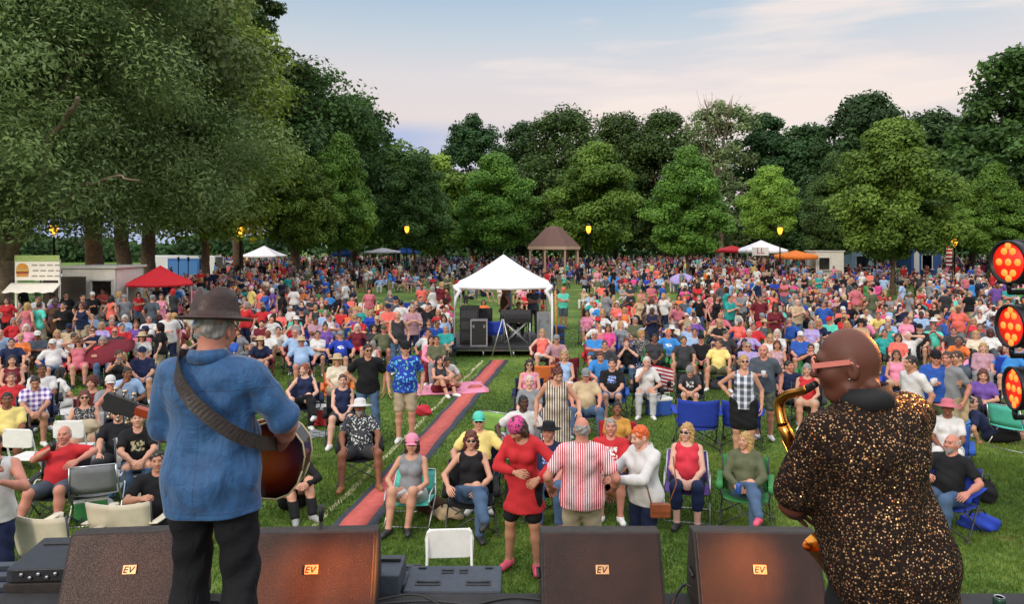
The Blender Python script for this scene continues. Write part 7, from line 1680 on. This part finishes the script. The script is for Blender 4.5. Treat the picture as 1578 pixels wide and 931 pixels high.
tent(((407 - CX) / F * 92, 92, 0), 4.4, 4.0, 2.0, 3.2, TENTW, 'small white canopy far off right of the guitarist hat', val=.2)
tent(((626 - CX) / F * 88, 88, 0), 3.0, 3.0, 2.5, 3.1, BLUEC, 'small blue canopy below the lamp left of the white tent', val=.2)
tent(((590 - CX) / F * 84, 84, 0), 3.6, 3.0, 2.6, 3.0, TENTW, 'flat white canopy left of the small blue canopy', val=.2)
tent(((1184 - CX) / F * 68, 70, 0), 3.8, 3.6, 2.9, 3.8, TENTW, 'white food tent with red lettering below the bright green tree', val=.3)
tent(((1226 - CX) / F * 64, 64, 0), 2.9, 2.4, 2.5, 2.9, ORC, 'orange fringed awning right of the white food tent', val=.35)
tent(((1128 - CX) / F * 72, 72, 0), 2.6, 2.4, 2.9, 3.3, RED, 'small red awning left of the white food tent', val=.3)
tent(((520 - CX) / F * 86, 90, 0), 2.6, 2.4, 2.3, 2.9, BLUEC, 'small blue awning beyond the row of park trees', val=.4)
def words(txt, loc, size, m, parent=None, name='lettering', rx=90, ext=.01):
    cu = bpy.data.curves.new(name, 'FONT'); cu.body = txt; cu.size = size; cu.extrude = ext; cu.align_x = 'CENTER'; cu.align_y = 'CENTER'; o = bpy.data.objects.new(name, cu); C.objects.link(o); o.rotation_euler = (R(rx), 0, 0); bpy.context.view_layer.update(); me = bpy.data.meshes.new_from_object(o.evaluated_get(bpy.context.evaluated_depsgraph_get())); bpy.data.objects.remove(o); me.name = name; me.materials.clear(); q = link(name, me, m, parent, loc); q.rotation_euler = (R(rx), 0, 0); return q
def food_stall():
    d = 27; x0, x1 = (24 - CX) / F * d, (93 - CX) / F * d; w_ = x1 - x0; t = empty('food_stall', ((x0 + x1) / 2, d, 0)); tag(t, 'white food stall with green topped banner and burger picture at the left edge', 'food stall')
    wh = simple('banner_white', lin('#f2ece0'), .7, 0, .03, 5); z = lambda py: HC - (py - HY) * d / F
    s = MB().box((0, -.02, (z(402) + z(432)) / 2), (w_, .04, z(402) - z(432))).build('banner_board', wh, t)
    MB().box((0, -.045, z(398)), (w_, .03, .22)).build('green_strip', simple('green_vinyl', lin('#9fb36c'), .6), s)
    r_ = simple('bun_orange', lin('#d8923a'), .6); r2 = simple('patty_red', lin('#9c3f28'), .6); r3 = simple('salad', lin('#c8a440'), .6)
    bx = -w_ / 2 + .28; zc = (z(402) + z(432)) / 2
    MB().prism([(bx + .22 * math.cos(a), zc + .05 + .22 * math.sin(a)) for a in np.linspace(0, math.pi, 12)], -.055, -.042, 'y').build('burger_bun', r_, s); MB().box((bx, -.05, zc + .0), (.46, .014, .07)).build('burger_salad', r3, s); MB().box((bx, -.052, zc - .07), (.44, .014, .08)).build('burger_patty', r2, s); MB().box((bx, -.05, zc - .17), (.42, .014, .10)).build('burger_base', r_, s)
    for i in range(3):
        for k in range(4): MB().box((-w_ / 2 + .72 + k * .28 + (i % 2) * .04, -.048, zc + .2 - i * .2), (.20, .01, .045)).build('text_line', simple('sign_ink', lin('#a09088'), .7), s)
    for q in (-1, 1): MB().box((q * (w_ / 2 - .03), 0, z(400) / 2), (.06, .06, z(400))).build('post', wh, t)
    aw = MB().sheet(lambda u, v: ((u - .5) * (w_ + .2), -.1 - .5 * v, z(436) - .32 * v - .02 * math.sin(u * 25) * v), 30, 5, .01).build('awning', wh, t)
    MB().box((0, .6, .5), (w_, .5, 1.0)).build('counter', simple('counter_wood', lin('#6a5040'), .7), t); MB().box((0, 1.6, 1.1), (w_, .05, 2.2)).build('back_wall', simple('stall_dark_brown', lin('#4a4038'), .8), t)  # back wall in one plain dark brown
food_stall()
def trailer(px0, px1, py0, d, col, label, win=(.55, .95), name='food_trailer', depth=2.2, pyb=None, stripe=None):
    x0, x1 = (px0 - CX) / F * d, (px1 - CX) / F * d; w_ = x1 - x0; h = HC - (py0 - HY) * d / F; t = empty(name, ((x0 + x1) / 2, d, 0)); tag(t, label, 'trailer')
    m = simple('panel_' + label[:6], col, .5, 0, .08, 3); fr = simple('trailer_trim', lin('#c9c6c0'), .5, 0, .08); wx0, wx1 = -w_ / 2 + win[0] * w_, -w_ / 2 + win[1] * w_; zb, ztp = h * .42, h * .82; b = MB()
    b.box(((-w_ / 2 + wx0) / 2, 0, h / 2 + .2), (wx0 + w_ / 2, .08, h - .4)); b.box(((wx1 + w_ / 2) / 2, 0, h / 2 + .2), (w_ / 2 - wx1, .08, h - .4)); b.box(((wx0 + wx1) / 2, 0, (.4 + zb) / 2), (wx1 - wx0, .08, zb - .4)); b.box(((wx0 + wx1) / 2, 0, (ztp + h) / 2), (wx1 - wx0, .08, h - ztp))
    for q in (-1, 1): b.box((q * (w_ / 2 - .04), depth / 2 + .04, h / 2 + .2), (.08, depth - .08, h - .4))
    b.box((0, depth, h / 2 + .2), (w_, .08, h - .4)); b.build('walls', m, t); MB().box((0, depth / 2, h + .05), (w_ + .2, depth + .25, .10)).build('roof', fr, t, .02); MB().box((0, depth / 2, .42), (w_ - .1, depth - .1, .06)).build('floor', fr, t)
    MB().box(((wx0 + wx1) / 2, -.16, zb), (wx1 - wx0 + .1, .28, .05)).build('counter', fr, t); f = MB(); s = .06
    for x in (wx0, wx1): f.box((x, -.05, (zb + ztp) / 2), (s, .05, ztp - zb))
    f.box(((wx0 + wx1) / 2, -.05, ztp), (wx1 - wx0 + s, .05, s)); f.build('window_frame', fr, t)
    for q in (-.3, .3): MB().lathe([(.10, -.08), (.3, -.08), (.3, .08), (.10, .08)], 16, Matrix.Translation((q * w_, .2, .3)) @ Matrix.Rotation(R(90), 4, 'X')).build('wheel', BLACKPL, t)
    if win[0] > .3: MB().box((-w_ / 2 + win[0] * w_ * .5, -.05, .42 + (h - .6) / 2), (win[0] * w_ * .5, .03, h - .75)).build('door', fr, t)
    return t
trailer(97, 178, 414, 29, lin('#d8d4ca'), 'pale food trailer with open serving window left of the red canopy')
trailer(1257, 1300, 388, 64, lin('#cdc8bc'), 'white food trailer right of the orange awning', (.1, .5))
trailer(1404, 1450, 382, 62, lin('#26487c'), 'dark blue container stall left of the banner lamp post', (.35, .7))
trailer(1312, 1346, 386, 70, lin('#8fa8bc'), 'pale blue stall behind the trunk of the largest park tree', (.2, .8))
for _o in [q for q in bpy.data.objects if q.get('label', '').startswith('white food tent with red lettering')]:
    b_ = MB().box((-.75, -2.06, 2.75), (1.5, .05, .75)).build('banner_board', WHITEPL, _o); words('LL', (-.75, -2.10, 2.78), .75, simple('letter_red', lin('#c22a30'), .6), b_)
def pavilion():
    d = 76; X = (853 - CX) / F * d; t = empty('pavilion', (X, d, 0)); tag(t, 'open park pavilion with brown hipped roof behind the white tent', 'pavilion'); rf = simple('shingle_brown', lin('#6b5048'), .85, 0, .25, 14, .5, 30); z = lambda py: HC - (py - HY) * d / F; cr = simple('fascia_cream', lin('#b89a84'), .7)
    ze, zp = z(379), z(350); w_ = 2.6
    for (r0, r1, z0_, z1_) in ((w_ * 1.08, w_ * .35, ze, zp - .1),):
        n = 8; V = [(r * math.cos(a), r * math.sin(a), zz) for r, zz in ((r0, z0_), (r1, z1_), (.05, zp + .15)) for a in (math.pi / 8 + k * math.pi / 4 for k in range(n))]; MB().add(V, [(j * n + k, j * n + (k + 1) % n, (j + 1) * n + (k + 1) % n, (j + 1) * n + k) for j in range(2) for k in range(n)] + [tuple(range(n))[::-1]]).build('roof', rf, t)
    n = 8; V = [(r * math.cos(a), r * math.sin(a), zz) for r, zz in ((w_ * 1.1, ze - .35), (w_ * 1.1, ze - .02)) for a in (math.pi / 8 + k * math.pi / 4 for k in range(n))]; MB().add(V, [(k, (k + 1) % n, n + (k + 1) % n, n + k) for k in range(n)]).build('fascia', cr, t)
    for k in range(8): a = math.pi / 8 + k * math.pi / 4; MB().box((w_ * math.cos(a), w_ * math.sin(a), (ze - .3) / 2), (.18, .18, ze - .3)).build('post', cr, t)
    MB().lathe([(w_ * 1.05, 0), (w_ * 1.05, .25)], 8).build('floor', simple('slab', (.3, .3, .3), .8), t)
    for k in range(8):
        a0, a1 = math.pi / 8 + k * math.pi / 4, math.pi / 8 + (k + 1) * math.pi / 4; MB().tube([(w_ * math.cos(a0), w_ * math.sin(a0), 1.1), (w_ * math.cos(a1), w_ * math.sin(a1), 1.1)], .05, 6).build('rail', cr, t)
pavilion()
def vehicle(px, d, col, kind, label, rz=0):
    t = empty('parked_' + kind, ((px - CX) / F * d, d, 0), rz); tag(t, label, kind, 'vehicles parked beyond the left trees'); m = simple('paint_' + '%02d' % (len(MATS)), col, .3, .2, .03, 3, 0); gl = simple('car_glass', (.03, .04, .05), .08, 0, 0)
    if kind == 'car': prof = [(-2.15, .35), (-2.2, .75), (-1.95, .92), (-1.2, 1.0), (-.6, 1.42), (.75, 1.46), (1.5, 1.05), (2.1, .98), (2.2, .6), (2.15, .35)]; win = [(-1.05, 1.0), (-.55, 1.36), (.7, 1.39), (1.3, 1.03)]
    else: prof = [(-2.5, .4), (-2.5, 2.1), (-2.35, 2.25), (1.3, 2.25), (1.9, 1.35), (2.5, 1.15), (2.55, .4)]; win = [(.4, 1.35), (.4, 1.95), (1.25, 1.95), (1.65, 1.35)]
    MB().prism(prof, -.88, .88, 'y').build('body', m, t, .05)
    for q in (-1, 1): MB().prism(win, q * .885, q * .895, 'y').build('window', gl, t)
    for x in (-1.4, 1.4):
        for q in (-1, 1): w = MB().lathe([(.20, -.1), (.33, -.1), (.34, 0), (.33, .1), (.20, .1)], 18, Matrix.Translation((x, q * .82, .33)) @ Matrix.Rotation(R(90), 4, 'X')).build('wheel', BLACKPL, t); MB().lathe([(.01, -.11), (.19, -.11), (.19, .11), (.01, .11)], 12, Matrix.Translation((x, q * .82, .33)) @ Matrix.Rotation(R(90), 4, 'X')).build('rim', STEEL, w)
    for q in (-1, 1): MB().box((2.17 if kind == 'car' else 2.5, q * .6, .75), (.1, .3, .15)).build('headlight', WHITEPL, t); MB().box((-2.17 if kind == 'car' else -2.5, q * .65, .8), (.1, .2, .15)).build('tail_light', simple('tail_red', lin('#8c1c1c'), .3), t)
for i, (px, d, c, k, s, rz) in enumerate(((104, 62, '#c3c9cf', 'car', 'silver car behind the food trailer roof', .1), (138, 58, '#9fb4c6', 'car', 'pale blue car just above the food trailer', 3.0), (160, 66, '#d6d9dc', 'car', 'white car left of the thick tree trunk', .2), (262, 76, '#dcdcdc', 'van', 'white van right of the dark tree trunk', .1),
        (300, 74, '#e2e2e0', 'van', 'second white van above the red canopy', 3.1), (345, 84, '#b8bdc4', 'car', 'silver car left of the far white canopy', .1), (330, 90, '#8d949c', 'car', 'grey car behind the second white van', .1), (420, 100, '#5c6470', 'car', 'dark grey car by the far white canopy', 3.1), (68, 70, '#3e6a8c', 'car', 'blue car behind the food stall sign', .2))):
    vehicle(px, d, lin(c), k, s, rz)
def house():
    d = 118; t = empty('house', ((272 - CX) / F * d, d, 0)); tag(t, 'pale house with grey roof glimpsed between the trunks above the red canopy', 'house'); MB().box((0, 0, 1.9), (7, 5, 3.8)).build('walls', simple('house_paint', lin('#8e9498'), .8), t); MB().prism([(-3, 3.8), (3, 3.8), (0, 5.6)], -3.9, 3.9, 'x').build('roof', simple('roof_grey', lin('#8d8f92'), .8), t)
    for q in (-2, 0, 2): MB().box((q, -2.52, 2.2), (.9, .06, 1.2)).build('window', simple('car_glass', (.03, .04, .05), .08, 0, 0), t)
def toilet(px, d, label):
    t = empty('portable_toilet', ((px - CX) / F * d, d, 0)); tag(t, label, 'portable toilet', 'blue portable toilets behind the red canopy'); bl = simple('toilet_blue', lin('#2f6ab0'), .5, 0, .1)
    MB().box((0, 0, 1.1), (1.1, 1.1, 2.1)).build('cabin', bl, t, .03); MB().box((0, -.57, 1.0), (.8, .04, 1.8)).build('door', simple('toilet_door', lin('#3f7cc0'), .5), t, .01); MB().prism([(-.58, 2.15), (.58, 2.15), (.4, 2.38), (-.4, 2.38)], -.58, .58, 'y').build('roof', simple('roof_white', lin('#d0d6dc'), .6), t)
for i, (px, s) in enumerate(((272, 'left one of the three blue portable toilets'), (287, 'middle one of the three blue portable toilets'), (302, 'right one of the three blue portable toilets'))): toilet(px, 66, s)
def banner():
    d = 52; X = (1462 - CX) / F * d; t = empty('banner', (X, d, 0)); tag(t, 'narrow red striped banner hanging beside the dark lamp post', 'banner'); z = lambda py: HC - (py - HY) * d / F
    rd = simple('banner_red', lin('#a03a44'), .8); c = MB().sheet(lambda u, v: ((u - .5) * .45, .03 * math.sin(v * 9), z(412) + v * (z(380) - z(412))), 4, 10, .01).build('cloth', rd, t)
    for k in range(5): MB().box((0, -.04, z(408) + k * .28), (.42, .012, .10)).build('stripe', WHITEPL, c)
    MB().tube([(.25, 0, 0), (.25, 0, z(378))], .03, 8).build('pole', BLACKMETAL, t)
banner()
print('TOTAL', len(bpy.data.objects), 'polys', sum(len(m.polygons) for m in bpy.data.meshes))
